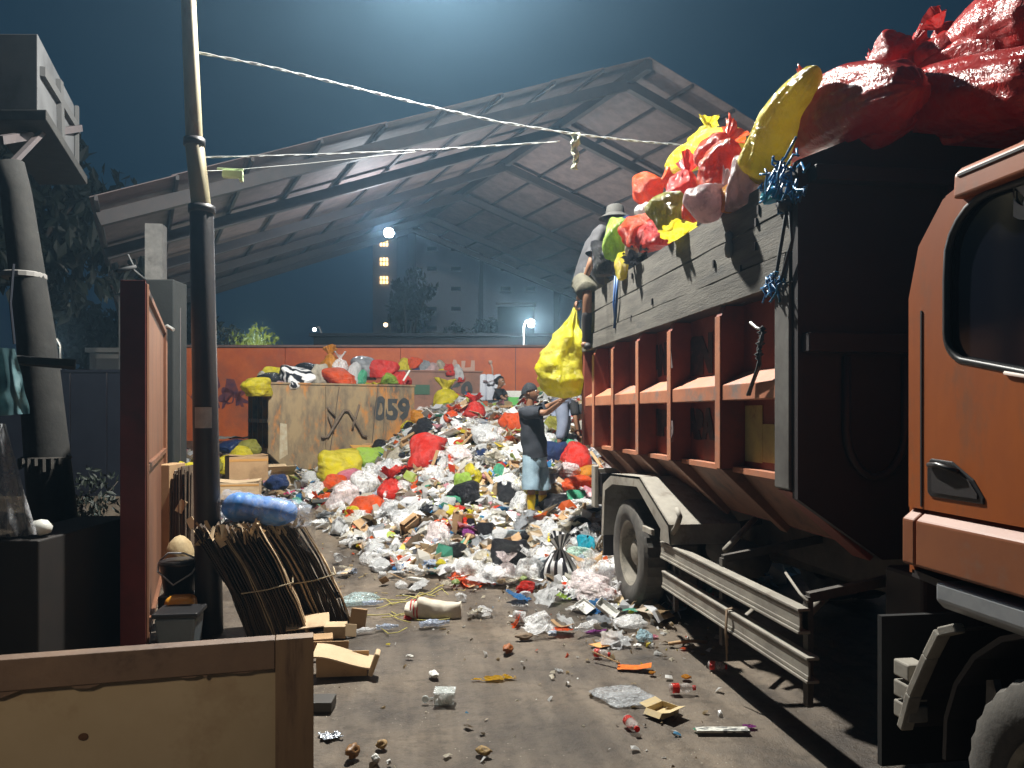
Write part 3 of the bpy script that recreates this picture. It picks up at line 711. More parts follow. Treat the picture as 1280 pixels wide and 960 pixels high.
for x, sg in ((X0, 1), (XR, -1)):
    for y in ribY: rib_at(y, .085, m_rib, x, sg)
    # rear post and front post
    mb = MB(); mb.prism([(x, YR-.12, ZB), (x+sg*.2, YR-.12, ZB), (x+sg*.2, YR-.12, ZW), (x, YR-.12, ZW)], (0, .12, 0)); mb.build('rear_post', m_bedred, tk, bevel=.008)
    mb = MB(); mb.prism([(x-sg*.025, YF, ZB-.05), (x+sg*.2, YF, ZB-.05), (x+sg*.2, YF, ZW-.004), (x-sg*.025, YF, ZW-.004)], (0, .17, 0)); mb.build('front_post', mat('dusty_dark_steel', (.13, .125, .115), (.07, .065, .06), scale=5, rough=.7), tk, bevel=.01)
    mb = MB(); mb.prism([(x-sg*.02, YF, ZB-.055), (x+sg*.14, YF, ZB-.055), (x+sg*.52, YF, 1.08), (x+sg*.44, YF, 1.0)], (0, .16, 0)); mb.build('slant_post', m_bedred, tk, bevel=.008)
    # chamfered mid rail between ribs
    ys = [YF+.17]+sorted(ribY)+[YR-.12]
    z0, z1, z2 = 1.885, 1.985, 2.075
    for a, b in zip(ys, ys[1:]):
        a_, b_ = a+.045, b-.045
        if b_-a_ < .1: continue
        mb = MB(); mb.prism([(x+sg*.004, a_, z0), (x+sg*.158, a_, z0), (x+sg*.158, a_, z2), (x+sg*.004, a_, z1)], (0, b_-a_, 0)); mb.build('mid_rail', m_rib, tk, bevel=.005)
    # slanting skirt: from the wall foot inward and down
    mb = MB(); mb.prism([(x+sg*.11, YF, ZB), (x+sg*.16, YF, ZB), (x+sg*.52, YF, 1.09), (x+sg*.47, YF, 1.06)], (0, YR-YF, 0)); mb.build('skirt', m_skirt, tk)
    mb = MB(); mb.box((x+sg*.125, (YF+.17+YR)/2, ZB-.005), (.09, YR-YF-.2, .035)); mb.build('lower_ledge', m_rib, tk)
mb = MB(); mb.box(((X0+XR)/2, (YF+YR)/2, 1.08), (XR-X0-.96, YR-YF, .06)); mb.build('bed_floor', m_bedred, tk)
# tailgate
mb = MB(); mb.box(((X0+XR)/2, YR-.03, 1.9), (XR-X0-.42, .06, 1.15)); mb.build('tailgate', m_bedred, tk)
for x in (X0+.6, X0+1.25, X0+1.9):
    mb = MB(); mb.box((x, YR+.035, 1.9), (.09, .07, 1.1)); mb.build('tailgate_rib', m_bedred, tk, bevel=.006)
mb = MB(); mb.prism([(X0+.2, YR-.04, 1.30), (XR-.2, YR-.04, 1.30), (XR-.5, YR-.04, 1.06), (X0+.5, YR-.04, 1.06)], (0, .05, 0)); mb.build('tail_sill', m_bedred, tk)
# headboard (front wall of the bed), rising to the middle
cx = (X0+XR)/2
poly = [(X0-.01, YF-.06, 1.35), (X0+.47, YF-.06, 1.02), (XR-.47, YF-.06, 1.02), (XR+.01, YF-.06, 1.35), (XR+.01, YF-.06, 3.13), (XR-.35, YF-.06, 3.28), (cx+.35, YF-.06, 3.60), (cx-.35, YF-.06, 3.60), (X0+.35, YF-.06, 3.28), (X0-.01, YF-.06, 3.13)]
m_head = mat('headboard_black_paint', (.022, .017, .021), (.014, .012, .015), scale=2, rough=.65, stain=(.026, .015, .017), stain_scale=1.2, stain_range=(.5, .75))  # near-black base with a faint reddish stain
mb = MB(); mb.prism(poly, (0, .055, 0)); mb.build('headboard', m_head, tk)
mb = MB(); mb.box((cx, YF-.10, 2.17), (2.48, .08, .10)); mb.box((cx, YF-.10, 3.05), (2.4, .08, .08)); mb.build('headboard_beam', m_head, tk, bevel=.006)
for x in (cx-.4, cx+.4):
    mb = MB(); mb.box((x, YF-.095, 2.2), (.09, .07, 1.7)); mb.build('headboard_post', m_head, tk, bevel=.006)
# U shaped pressing in the headboard
mb = MB(); pts = []
for k in range(13):
    a_ = PI+PI*k/12; pts.append((X0+.42+.17*math.cos(a_), YF-.085, 1.72+.17*math.sin(a_)*1.5))
pts = [(X0+.25, YF-.085, 2.1)]+pts+[(X0+.59, YF-.085, 2.1)]
mb.tube(pts, .022, 6); mb.build('pressing', m_head, tk, smooth_=True)
# dark painted letters on the side panels
m_let = mat('faded_black_lettering', (.03, .02, .022), (.10, .04, .035), scale=14, rough=.7, contrast=(.45, .75))
xp = X0+.157
def panel_text(t, px0, px1, py0, py1, st=.8):
    a, b = onx(px0, py0, xp), onx(px1, py1, xp); h = abs(a.z-b.z); w = abs(a.y-b.y)
    vs, fs = text_mesh(t, 1.0); ww = max(v.x for v in vs)-min(v.x for v in vs)
    lettering(t, h*1.25, (xp-.002, (a.y+b.y)/2, (a.z+b.z)/2), (0, -1, 0), (0, 0, 1), m_let, tk, wob=.015, stretch=w/(ww*h*1.25))
panel_text('DAN', 811, 833, 437, 470); panel_text('MIN', 855, 890, 428, 468)
panel_text('TIP', 814, 834, 515, 545); panel_text('DARA', 850, 891, 515, 550)
for px, py, c_ in ((797, 458, '7'), (838, 448, 'A'), (840, 540, 'B'), (766, 452, 'I')):
    p = onx(px, py, X0-.003); lettering(c_, .14, (X0-.002, p.y, p.z), (0, -1, 0), (0, 0, 1), mat('faded_grey_lettering', (.16, .12, .12), rough=.7), tk, wob=.02, stretch=.6)
# yellow paper sheets stuck in the front bay
m_poster = mat('yellowed_paper', (.50, .45, .16), (.36, .30, .13), scale=5, rough=.8, stain=(.2, .12, .06), stain_scale=6)
for (x0, y0, x1, y1) in ((932, 507, 953, 579), (953.5, 530, 973, 580)):
    a, b = onx(x0, y0, xp-.004), onx(x1, y1, xp-.004)
    mb = MB(); mb.box((xp-.004, (a.y+b.y)/2, (a.z+b.z)/2), (.006, abs(a.y-b.y), abs(a.z-b.z))); mb.build('paper_notice', m_poster, tk)
# rope tie with hook hanging in the front bay, second rope on the front corner
m_blkrope = mat('black_rope', (.02, .022, .025), (.05, .055, .06), scale=20, rough=.8)
mb = MB(); q = [onx(938, 403, X0-.03), onx(946, 410, X0-.02), onx(953, 412, X0-.03)]; mb.tube(q, .009, 6); mb.build('hook', mat('pale_metal', (.5, .5, .48), rough=.4, metal=.5), tk, smooth_=True)
mb = MB(); mb.tube([onx(953, 412, X0-.03), onx(952, 425, X0-.05), onx(948, 436, X0-.02), onx(950, 455, X0-.03), onx(941, 478, X0-.01), onx(936, 494, X0-.02)], .011, 6)
mb.tube([onx(951, 440, X0-.03), onx(946, 462, X0-.04), onx(934, 494, X0-.03)], .008, 6)
for k in range(9): p = onx(953-k*.6, 411+k*4.6, X0-.03); mb.lathe([(0, -.02), (.022+.008*math.sin(k*2), 0), (0, .02)], p, n=7)
mb.build('rope_tie', m_blkrope, tk, smooth_=True)
mb = MB(); mb.tube([onx(984, 258, X0-.03), onx(979, 290, X0-.03), onx(970, 345, X0-.03), onx(962, 350, X0-.03)], .010, 6); mb.tube([onx(986, 258, X0-.04), onx(990, 300, X0-.04), onx(976, 350, X0-.035)], .008, 6); mb.lathe([(0, -.04), (.04, -.01), (.05, .02), (0, .04)], onx(982, 258, X0-.03), n=9)
mb.build('corner_rope', m_blkrope, tk, smooth_=True)
mb = MB(); mb.tube([onx(772, 345, X0-.02), onx(771, 370, X0-.03), onx(768, 410, X0-.02)], .014, 6); mb.tube([onx(769, 345, X0-.02), onx(767, 380, X0-.03), onx(769, 405, X0-.02)], .010, 6); mb.build('blue_cord', mat('blue_cord', (.02, .09, .28), rough=.5), tk, smooth_=True)
# -- chassis
for x in (2.88, 3.76):
    mb = MB(); mb.box((x, 4.6, .86), (.09, 7.6, .24)); mb.build('chassis_rail', m_chassis, tk, bevel=.008)
mb = MB()
for y in (1.4, 2.6, 3.6, 4.6, 5.6, 6.4, 7.4, 8.3): mb.box((3.32, y, .86), (.80, .1, .16))
mb.build('cross_members', m_chassis, tk)
mb = MB(); mb.tube([(3.32, 2.6, .75), (3.32, 6.7, .52)], .06, 10); mb.build('drive_shaft', m_chassis, tk, smooth_=True)
mb = MB(); mb.tube([(2.45, 6.95, .5), (4.2, 6.95, .5)], .09, 12); mb.lathe([(0, -.25), (.16, -.2), (.24, 0), (.16, .2), (0, .25)], (3.32, 6.95, .5), n=16); mb.build('rear_axle', m_chassis, tk, smooth_=True)
mb = MB(); mb.tube([(2.45, 2.18, .5), (4.2, 2.18, .5)], .07, 12); mb.build('front_axle', m_chassis, tk, smooth_=True)
for x in (2.95, 3.7):
    for yc in (6.95, 2.18):
        mb = MB()
        for k in range(5): mb.bar((x, yc-.7+.1*k, .66-.03*k), (x, yc, .60-.03*k), .08, .02); mb.bar((x, yc, .60-.03*k), (x, yc+.7-.1*k, .66-.03*k), .08, .02)
        mb.build('leaf_spring', m_chassis, tk)
mb = MB(); mb.box((3.3, 3.2, .95), (.7, .9, .5)); mb.build('gearbox', m_chassis, tk, bevel=.05)
mb = MB(); mb.lathe([(.0, -.5), (.24, -.48), (.25, .48), (0, .5)], (4.1, 4.6, .75), 'y', 20); mb.build('fuel_tank', m_chassis, tk, smooth_=True)
mb = MB(); mb.tube([(2.6, 5.4, .70), (2.6, 6.0, .70)], .13, 14); mb.build('air_tank', m_chassis, tk, smooth_=True)
# hydraulic ram strut and bracket seen behind the rails
mb = MB(); mb.tube([onx(862, 598, 2.45), onx(845, 625, 2.5), onx(838, 650, 2.5)], .035, 8); mb.tube([onx(906, 688, 2.25), onx(944, 648, 2.6)], .022, 8); mb.tube([onx(862, 711, 2.3), onx(895, 722, 2.3)], .014, 8); mb.tube([onx(928, 775, 2.3), onx(945, 760, 2.5)], .02, 8); mb.tube([onx(1005, 770, 2.12), onx(1038, 738, 2.5)], .03, 8)
mb.build('struts', m_dust, tk, smooth_=True)
mb = MB(); mb.tube([onx(982, 716, 2.15), onx(1000, 742, 2.12), onx(1010, 752, 2.10)], .008, 6); mb.build('bent_wire', m_dust, tk, smooth_=True)
# -- wheels
def wheel(x, y, r, w, out, inner=False):
    # tyre
    prof = []
    rr = r
    k = w/2
    pr = [(r*.60, -k*.82), (r*.72, -k*1.0), (r*.88, -k*1.0), (r*.965, -k*.86), (r, -k*.62), (r, k*.62), (r*.965, k*.86), (r*.88, k*1.0), (r*.72, k*1.0), (r*.60, k*.82)]
    nseg = 72; mb = MB()
    vs = []
    for i, (q, h) in enumerate(pr):
        for j in range(nseg):
            t = 2*PI*j/nseg; q2 = q
            if i in (3, 4, 5, 6) and j % 2 == 0: q2 = q-.009
            vs.append((x+h, y+q2*math.cos(t), r+q2*math.sin(t)))
    fs = [(i*nseg+j, i*nseg+(j+1) % nseg, (i+1)*nseg+(j+1) % nseg, (i+1)*nseg+j) for i in range(len(pr)-1) for j in range(nseg)]
    mb.add(vs, fs)
    t = mb.build('tyre', m_tyre, tk)
    for i, p in enumerate(t.data.polygons): p.use_smooth = True
    s = t.modifiers.new('e', 'EDGE_SPLIT'); s.split_angle = R(28)
    sg = -1 if out < 0 else 1
    if inner:
        prf = [(r*.62, sg*k*.8), (r*.60, sg*k*.82), (r*.57, sg*k*.7), (r*.56, -sg*k*.3), (r*.50, -sg*k*.55), (r*.30, -sg*k*.6), (r*.24, -sg*k*.3), (r*.22, sg*k*.3), (r*.16, sg*k*.45), (.0, sg*k*.48)]
    else:
        prf = [(r*.62, sg*k*.8), (r*.60, sg*k*.9), (r*.56, sg*k*.8), (r*.53, sg*k*.35), (r*.42, sg*k*.65), (r*.30, sg*k*1.0), (r*.22, sg*k*1.05), (r*.20, sg*k*1.35), (r*.13, sg*k*1.42), (0, sg*k*1.42)]
    mb = MB(); mb.lathe(prf, (x, y, r), 'x', 40, caps=False); rm = mb.build('rim', m_rim, tk, smooth_=True)
    e = rm.modifiers.new('e', 'EDGE_SPLIT'); e.split_angle = R(35)
    mb = MB()
    for j in range(8):
        t_ = 2*PI*j/8; rad = r*.26; hx = sg*k*(.0 if inner else 1.02)
        mb.lathe([(.016, -.02), (.016, .02)], (x+hx, y+rad*math.cos(t_), r+rad*math.sin(t_)), 'x', 6)
    mb.build('wheel_nuts', m_dust, tk)
    mb = MB()
    for j in range(8):
        t_ = 2*PI*(j+.5)/8; rad = r*.43
        mb.lathe([(.034, 0), (.034, .012*sg)], (x+(sg*k*.66 if not inner else -sg*k*.56), y+rad*math.cos(t_), r+rad*math.sin(t_)), 'x', 12)
    mb.build('rim_holes', m_black, tk)
wheel(X0+.14, 6.95, .5, .25, -1, inner=True); wheel(X0+.44, 6.95, .5, .25, -1, inner=True)
wheel(XR-.14, 6.95, .5, .25, 1, inner=True); wheel(XR-.44, 6.95, .5, .25, 1, inner=True)
wheel(X0+.13, 2.12, .48, .26, -1); wheel(XR-.13, 2.12, .48, .26, 1)
# -- rear fender: folded plate with a lip on the outer side
fpx = [(751, 668), (753, 603), (763, 592), (799, 596), (836, 656), (838, 681)]
fp = [onx(a, b, X0-.03) for a, b in fpx]
for sx, xo, sd in ((1, X0-.03, 1), (-1, XR+.03, -1)):
    mb = MB(); P = [(xo, p.y, p.z) for p in fp]
    for a, b in zip(P, P[1:]):
        a, b = Vector(a), Vector(b); n_ = (b-a).cross(Vector((1, 0, 0))).normalized()
        if n_.z > 0: n_ = -n_
        mb.prism([a, b, b+n_*.02, a+n_*.02], (sd*.58, 0, 0))
    mb.build('fender_top', m_dust, tk)
    # lip: inner offset polyline
    cy = 6.95; cz = .55
    Q = []
    for p in P:
        v = Vector((p[0], p[1]-cy, p[2]-cz)); l = Vector((0, v.y, v.z)).length; s_ = (l-.115)/l
        Q.append((p[0], cy+v.y*s_, cz+v.z*s_))
    Q[0] = (Q[0][0], P[0][1]-.09, P[0][2]); Q[-1] = (Q[-1][0], P[-1][1]+.24, P[-1][2])
    Q[-2] = (Q[-2][0], P[-2][1]+.19, P[-2][2]-.06)
    mb = MB()
    for i in range(len(P)-1): mb.prism([P[i], P[i+1], Q[i+1], Q[i]], (sd*.012, 0, 0))
    mb.build('fender_lip', m_dust, tk)
mb = MB(); a = onx(812, 664, X0-.05); mb.box((X0-.045, a.y+.05, a.z+.0), (.03, .24, .05)); mb.build('fender_step', m_dust, tk, bevel=.006)
mb = MB(); mb.tube([onx(846, 636, X0+.0), onx(850, 646, X0), onx(846, 658, X0), onx(840, 668, X0)], .022, 8); mb.build('fender_stay', m_dust, tk, smooth_=True)
# tail lamp box behind the fender
mb = MB(); c = onx(752, 600, X0+.1); mb.box((X0+.2, 8.25, 1.0), (.35, .06, .40)); mb.box((X0+.05, 8.25, 1.0), (.05, .14, .46)); mb.build('tail_lamp_box', m_dust, tk, bevel=.01)
mb = MB(); mb.box((X0+.22, 8.20, 1.02), (.25, .05, .26)); mb.build('tail_lamp', m_black, tk, bevel=.01)
# -- side guard rails (C channels)
def rail(pa, pb, h, name='side_guard_rail'):
    a, b = onx(*pa, X0), onx(*pb, X0)
    y0, y1 = a.y, b.y; z = (a.z+b.z)/2
    mb = MB()
    mb.box((X0, (y0+y1)/2, a.z-h/2), (.012, abs(y0-y1), h*.62)); 
    mb.box((X0+.02, (y0+y1)/2, a.z-.008), (.07, abs(y0-y1), .016)); mb.box((X0+.02, (y0+y1)/2, a.z-h+.008), (.07, abs(y0-y1), .016))
    mb.box((X0-.005, (y0+y1)/2, a.z-h*.22), (.008, abs(y0-y1), h*.16)); mb.box((X0-.005, (y0+y1)/2, a.z-h*.78), (.008, abs(y0-y1), h*.16))
    mb.build(name, m_dust, tk, bevel=.003)
    return a.z, y0, y1
zu, yu0, yu1 = rail((827, 676), (1001, 762), .135)
zl_, yl0, yl1 = rail((829, 713), (1012, 835), .135)
print('RAILS', zu, yu0, yu1, zl_, yl0, yl1)
for y in (yl0-.12, (yl0+yl1)/2+.1, yl1+.12):
    mb = MB(); mb.box((X0+.06, y, (zu+zl_)/2-.12), (.03, .05, zu-zl_+.35)); mb.bar((X0+.06, y, zu+.05), (2.86, y, .95), .04, .05); mb.build('guard_bracket', m_chassis, tk)
mb = MB()
for k in range(4):
    p = Vector((X0-.02, onx(915, 760, X0).y+k*.006, zl_+.01)); mb.tube([p+Vector((.03, 0, .01)), p+Vector((-.01, 0, .0)), p+Vector((-.015, .005, -.14)), p+Vector((.0, .01, -.18-.05*k))], .005, 5)
mb.build('wire_tie', mat('rusty_wire', (.2, .14, .09), rough=.8), tk, smooth_=True)
# dark box / flap ahead of the rails
mb = MB(); mb.box((X0+.60, 3.5, .72), (.40, .30, .60)); mb.build('battery_box', m_black, tk, bevel=.02)
mb = MB(); mb.box((X0+.25, 3.12, .58), (.46, .03, .66)); mb.build('mud_flap', mat('black_rubber', (.006, .006, .006), rough=.8), tk)
mb = MB(); mb.box((X0+.3, 7.9, .55), (.5, .025, .5)); mb.build('mud_flap', m_black, tk)
# -- cab
m_lower = mat('dusty_orange_paint', (.30, .10, .038), (.22, .072, .03), scale=2.6, rough=.5, stain=(.22, .12, .08), stain_scale=3)
XC = X0                        # cab flank
def cp_(px, py, X=XC): return onx(px, py, X)
XCR = XR
y_rear = cp_(1140, 500).y
y_front = .62
zr = 2.70
prof = [(y_rear, 1.42), (y_rear+.0, 2.30), (y_rear-.07, 2.46), (y_rear-.25, 2.60), (y_rear-.5, 2.68), (y_front+.55, 2.72), (y_front+.38, 2.66), (y_front+.02, 1.75), (y_front, 1.42)]
# flank skin with window hole: build as strips around the opening
wz0, wz1 = None, None
win_px = [(1186, 420), (1184, 300), (1192, 275), (1215, 256), (1240, 246), (1290, 236)]
yw1 = cp_(1185, 350).y         # rear edge of window
zs = cp_(1240, 462).z          # sill height at rear
print('CAB', y_rear, yw1, zs, cp_(1205, 225).z, cp_(1140, 635).z, cp_(1140, 705).z, cp_(1280, 752).z)
ytop = 2.475
def flank(x, sg):
    # window outline (rounded), y decreasing to the front
    W = []
    yr_, yf_ = yw1, y_front+.36
    zb_r, zb_f, zt = 1.97, 1.80, 2.565
    def arc(cy, cz, r, a0, a1, n=6): return [(cy+r*math.cos(R(a0+(a1-a0)*k/n)), cz+r*math.sin(R(a0+(a1-a0)*k/n))) for k in range(n+1)]
    W += arc(yr_-.12, zb_r+.14, .12, 0, -70)
    W += [(yr_-.45, zb_r-.05), (yf_+.1, zb_f), (yf_, zb_f+.06), (yf_+.22, zt-.03)]
    W += [(yf_+.3, zt)]
    W += arc(yr_-.22, zt-.20, .22, 90, 0)[:-1]+[(yr_, zt-.26)]
    O = [(y_rear, 1.42), (y_front, 1.42), (y_front+.02, 1.75), (y_front+.34, 2.64), (y_front+.5, 2.69)] + [(y_rear-.42, 2.68), (y_rear-.2, 2.62), (y_rear-.06, 2.47), (y_rear, 2.27)]
    bm = bmesh.new(); vo = [bm.verts.new((x, y, z)) for y, z in O]; vw = [bm.verts.new((x, y, z)) for y, z in W]
    es = [bm.edges.new((l[i], l[(i+1) % len(l)])) for l in (vo, vw) for i in range(len(l))]
    r = bmesh.ops.triangle_fill(bm, edges=es, use_beauty=True)
    vs = [v.co.copy() for v in bm.verts]; bm.verts.index_update(); fs = [tuple(v.index for v in f.verts) for f in bm.faces]; bm.free()
    mb = MB().add(vs, fs); o = mb.build('cab_side', m_orange, tk)
    s = o.modifiers.new('thick', 'SOLIDIFY'); s.thickness = .03; s.offset = 0
    # glass
    mb = MB(); mb.prism([(x+sg*.012, y, z) for y, z in W], (sg*.008, 0, 0)); mb.build('side_window', m_glass, tk)
    mb = MB(); P = [Vector((x-sg*.004, y, z)) for y, z in W]; mb.tube(P+[P[0]], .016, 6, cap=False); mb.build('window_seal', m_trim, tk, smooth_=True)
    # slim pale sill strip
    mb = MB(); mb.tube([(x-sg*.018, yr_-.30, zb_r-.03), (x-sg*.018, yr_-.6, zb_r-.085), (x-sg*.018, yf_+.1, zb_f-.02)], .007, 6); mb.build('sill_strip', mat('pale_strip', (.6, .5, .45), rough=.35), tk, smooth_=True)
    # lower body: chamfered panel
    zc0, zc1, zc2 = 1.42, 1.40, 1.13
    for (ya, yb_) in ((y_rear, y_rear-.075), (y_rear-.083, y_front)):
        mb = MB(); q = lambda y: [(x+sg*.02, y, 1.425), (x-sg*.045, y, 1.375), (x-sg*.045, y, 1.195), (x+sg*.03, y, 1.17), (x+sg*.1, y, 1.18), (x+sg*.1, y, 1.42)]
        mb.prism(q(ya), (0, yb_-ya, 0)); mb.build('lower_body', m_lower, tk, bevel=.008)
    # door shut line
    mb = MB(); mb.box((x-sg*.016, y_rear-.079, 1.82), (.006, .008, .78)); mb.build('door_gap', m_black, tk)
    # handle recess
    a, b = cp_(1164, 592), cp_(1242, 655)
    hy, hz = 2.60, 1.52
    H = [(y_rear-.085-.03, 1.60), (y_rear-.085-.05, 1.625), (y_rear-.085-.17, 1.62), (y_rear-.085-.28, 1.56), (y_rear-.085-.33, 1.50), (y_rear-.085-.33, 1.475), (y_rear-.085-.05, 1.475), (y_rear-.085-.03, 1.49)]
    mb = MB(); mb.prism([(x-sg*.020, y, z) for y, z in H], (sg*.03, 0, 0)); hb = mb.build('door_handle', m_trim, tk, bevel=.006)
    mb = MB(); G = [(y*.8+.2*(y_rear-.27), z*.72+.28*1.54) for y, z in H]; mb.prism([(x-sg*.024, y, z) for y, z in G], (sg*.004, 0, 0)); mb.build('handle_cup', m_black, tk)
    mb = MB(); mb.tube([(x-sg*.03, y_rear-.14, 1.60), (x-sg*.04, y_rear-.2, 1.605), (x-sg*.03, y_rear-.3, 1.585)], .010, 8); mb.build('grip', m_trim, tk, smooth_=True)
flank(XC, 1); flank(XCR, -1)
# cab shell: back, roof, front
def strip(name, ps, m, x0=XC, x1=XCR, th=.03):
    mb = MB()
    for (a, b) in zip(ps, ps[1:]):
        mb.add([(x0, a[0], a[1]), (x1, a[0], a[1]), (x1, b[0], b[1]), (x0, b[0], b[1])], [(0, 1, 2, 3)])
    o = mb.build(name, m, tk); s = o.modifiers.new('t', 'SOLIDIFY'); s.thickness = th; s.offset = 0; return o
strip('cab_back', [(y_rear, 1.15), (y_rear, 2.27), (y_rear-.06, 2.47), (y_rear-.2, 2.62), (y_rear-.42, 2.68)], m_orange)
strip('cab_roof', [(y_rear-.42, 2.68), (y_rear-.8, 2.74), (y_front+.7, 2.76), (y_front+.5, 2.69)], m_orange)
strip('windscreen', [(y_front+.5, 2.66), (y_front+.03, 1.78)], m_glass, XC+.06, XCR-.06, .012)
strip('cab_front', [(y_front+.02, 1.75), (y_front-.01, 1.4), (y_front, .95)], m_orange)
strip('cab_floor', [(y_rear, 1.15), (y_front, 1.0)], m_black)
for x in (XC+.03, XCR-.03):
    mb = MB(); mb.bar((x, y_front+.5, 2.62), (x, y_front+.03, 1.75), .06, .06); mb.build('front_pillar', m_orange, tk, bevel=.01)
# rain visor above the door window (orange, catches the light)
for x, sg in ((XC, 1), (XCR, -1)):
    mb = MB(); y1 = cp_(1207, 230).y
    mb.prism([(x-sg*.055, y1, 2.59), (x+sg*.03, y1, 2.59), (x+sg*.03, y1, 2.71), (x-sg*.02, y1, 2.71), (x-sg*.05, y1, 2.68)], (0, -(y1-y_front-.45), 0)); mb.build('roof_visor', m_orange, tk, bevel=.012, seg=3)
    mb = MB(); mb.box((x-sg*.052, (y1+y_front+.45)/2, 2.672), (.006, y1-y_front-.5, .010)); mb.build('visor_groove', m_black, tk)
lettering('S', .14, (XC+.006, onx(1281, 247, XC).y, onx(1281, 247, XC).z), (0, -1, 0), (0, 0, 1), mat('white_decal', (.6, .62, .62), rough=.5), tk)
# steps, silver sill, front wheel arch, stay
mb = MB(); a = cp_(1178, 722); b = cp_(1180, 750)
mb.prism([(XC-.03, a.y, 1.155), (XC+.25, a.y, 1.155), (XC+.25, a.y, 1.05), (XC+.0, a.y, 1.05), (XC-.03, a.y, 1.08)], (0, -(a.y-y_front), 0)); mb.build('sill_step', m_silver, tk, bevel=.012)
mb = MB(); A_ = [cp_(1200, 785, XC+.02), cp_(1178, 790, XC+.0), cp_(1163, 820, XC), cp_(1142, 868, XC), cp_(1131, 910, XC)]
for a, b in zip(A_, A_[1:]): mb.bar(a, b, .035, .055, up=(1, 0, 0))
mb.build('mudguard_edge', m_dust, tk, bevel=.006)
mb = MB()
for a, b in zip(A_, A_[1:]): mb.prism([a, b, b+Vector((0, .012, 0)), a+Vector((0, .012, 0))], (.36, 0, 0))
mb.build('front_mudguard', m_black, tk)
mb = MB(); a = cp_(1137, 850); 
for k in range(3): mb.box((XC+.03, a.y+.035, a.z+.03-.085*k), (.09, .10, .07))
mb.build('step_bracket', m_dust, tk, bevel=.008)
mb = MB(); mb.prism([cp_(1233, 850, XC+.1), cp_(1241, 850, XC+.1), cp_(1250, 885, XC+.1), cp_(1232, 885, XC+.1)], (.03, 0, 0)); mb.build('arch_tab', m_dust, tk)
mb = MB()
for k in range(13):
    a_ = R(-5+190*k/12); a2 = R(-5+190*(k+1)/12)
    if k == 12: break
    mb.prism([(XC+.03, 2.12+.62*math.cos(a_), .50+.60*math.sin(a_)), (XC+.03, 2.12+.62*math.cos(a2), .50+.60*math.sin(a2)), (XC+.03, 2.12+.60*math.cos(a2), .50+.58*math.sin(a2)), (XC+.03, 2.12+.60*math.cos(a_), .50+.58*math.sin(a_))], (.4, 0, 0))
mb.build('wheel_arch', m_black, tk)
mb = MB(); mb.box(((XC+XCR)/2, y_front-.06, .78), (2.4, .16, .34)); mb.build('bumper', m_silver, tk, bevel=.03)
for x in (XC+.3, XCR-.3):
    mb = MB(); mb.lathe([(0, -.03), (.10, -.02), (.11, .03), (0, .03)], (x, y_front-.14, .82), 'y', 18); mb.build('headlight', mat('lamp_glass', (.4, .42, .42), rough=.15), tk, smooth_=True)
for x, sg in ((XC-.22, 1), (XCR+.22, -1)):
    mb = MB(); mb.box((x, y_front+.2, 2.1), (.2, .06, .42)); mb.tube([(x+sg*.22, y_front+.35, 2.5), (x, y_front+.22, 2.45), (x, y_front+.22, 1.85), (x+sg*.22, y_front+.1, 1.8)], .015, 6); mb.build('mirror', m_trim, tk, bevel=.01)
# ================================================================== WASTE: shapes
PAL = {
 'red': (.78, .035, .02), 'orange red': (.85, .10, .01), 'yellow': (.80, .68, .02), 'orange': (.75, .30, .01), 'white': (.74, .75, .76),
 'black': (.016, .016, .02), 'pink': (.72, .23, .32), 'green': (.10, .52, .30), 'lime': (.40, .62, .08), 'blue': (.04, .20, .50),
 'teal': (.05, .38, .42), 'navy': (.02, .04, .12), 'olive': (.40, .38, .06), 'purple': (.30, .05, .28), 'cream': (.66, .60, .48), 'grey': (.35, .37, .40), 'pale pink': (.68, .48, .48), 'turquoise': (.02, .45, .62)}
def FM(c): return film('film_'+c.replace(' ', '_'), PAL[c], trans=.15 if c in ('black', 'navy') else .35)
def CM(c='white', a=.5): return clear('clear_'+c.replace(' ', '_'), [min(.9, x*.5+.42) for x in PAL[c]], a)
m_card = mat('brown_cardboard', (.42, .27, .14), (.33, .20, .10), scale=3, rough=.85, stain=(.2, .12, .06), stain_scale=2.5)
m_cardp = mat('pale_cardboard', (.56, .42, .26), (.46, .33, .2), scale=3, rough=.85, stain=(.3, .2, .12), stain_scale=3)
m_paper = mat('white_board', (.76, .76, .73), (.62, .61, .57), scale=4, rough=.7, stain=(.42, .36, .28), stain_scale=4, stain_range=(.6, .75))
m_woodp = mat('pale_wood', (.50, .32, .16), (.38, .23, .11), scale=3, rough=.75, stretch=(1, 8, 8))
def mesh_of(vs, fs, name):
    me = bpy.data.meshes.new(name); me.from_pydata([tuple(v) for v in vs], [], fs)
    bm = bmesh.new(); bm.from_mesh(me); bmesh.ops.recalc_face_normals(bm, faces=bm.faces); bm.to_mesh(me); bm.free()
    for p in me.polygons: p.use_smooth = True
    return me
def ridged(p, o=4):
    s = 0; a = 1; f_ = 1
    for _ in range(o): s += a*(1-abs(noise.noise(p*f_))*2.0); a *= .5; f_ *= 2.1
    return s*.5
def facet(seed, n=26, lo=.80, hi=1.0):
    r = random.Random(seed*77+5); pl = []
    for _ in range(n):
        d = Vector((r.gauss(0, 1), r.gauss(0, 1), r.gauss(0, 1))).normalized(); pl.append((d, r.uniform(lo, hi)))
    def f(d):              # taut film stretched over hard contents: soft minimum of flat planes
        s = 0
        for n_, h in pl:
            c = d.dot(n_)
            if c > .15: s += (c/h)**16
        s += 1.0**16*.02
        return s**(-1/16)
    return f
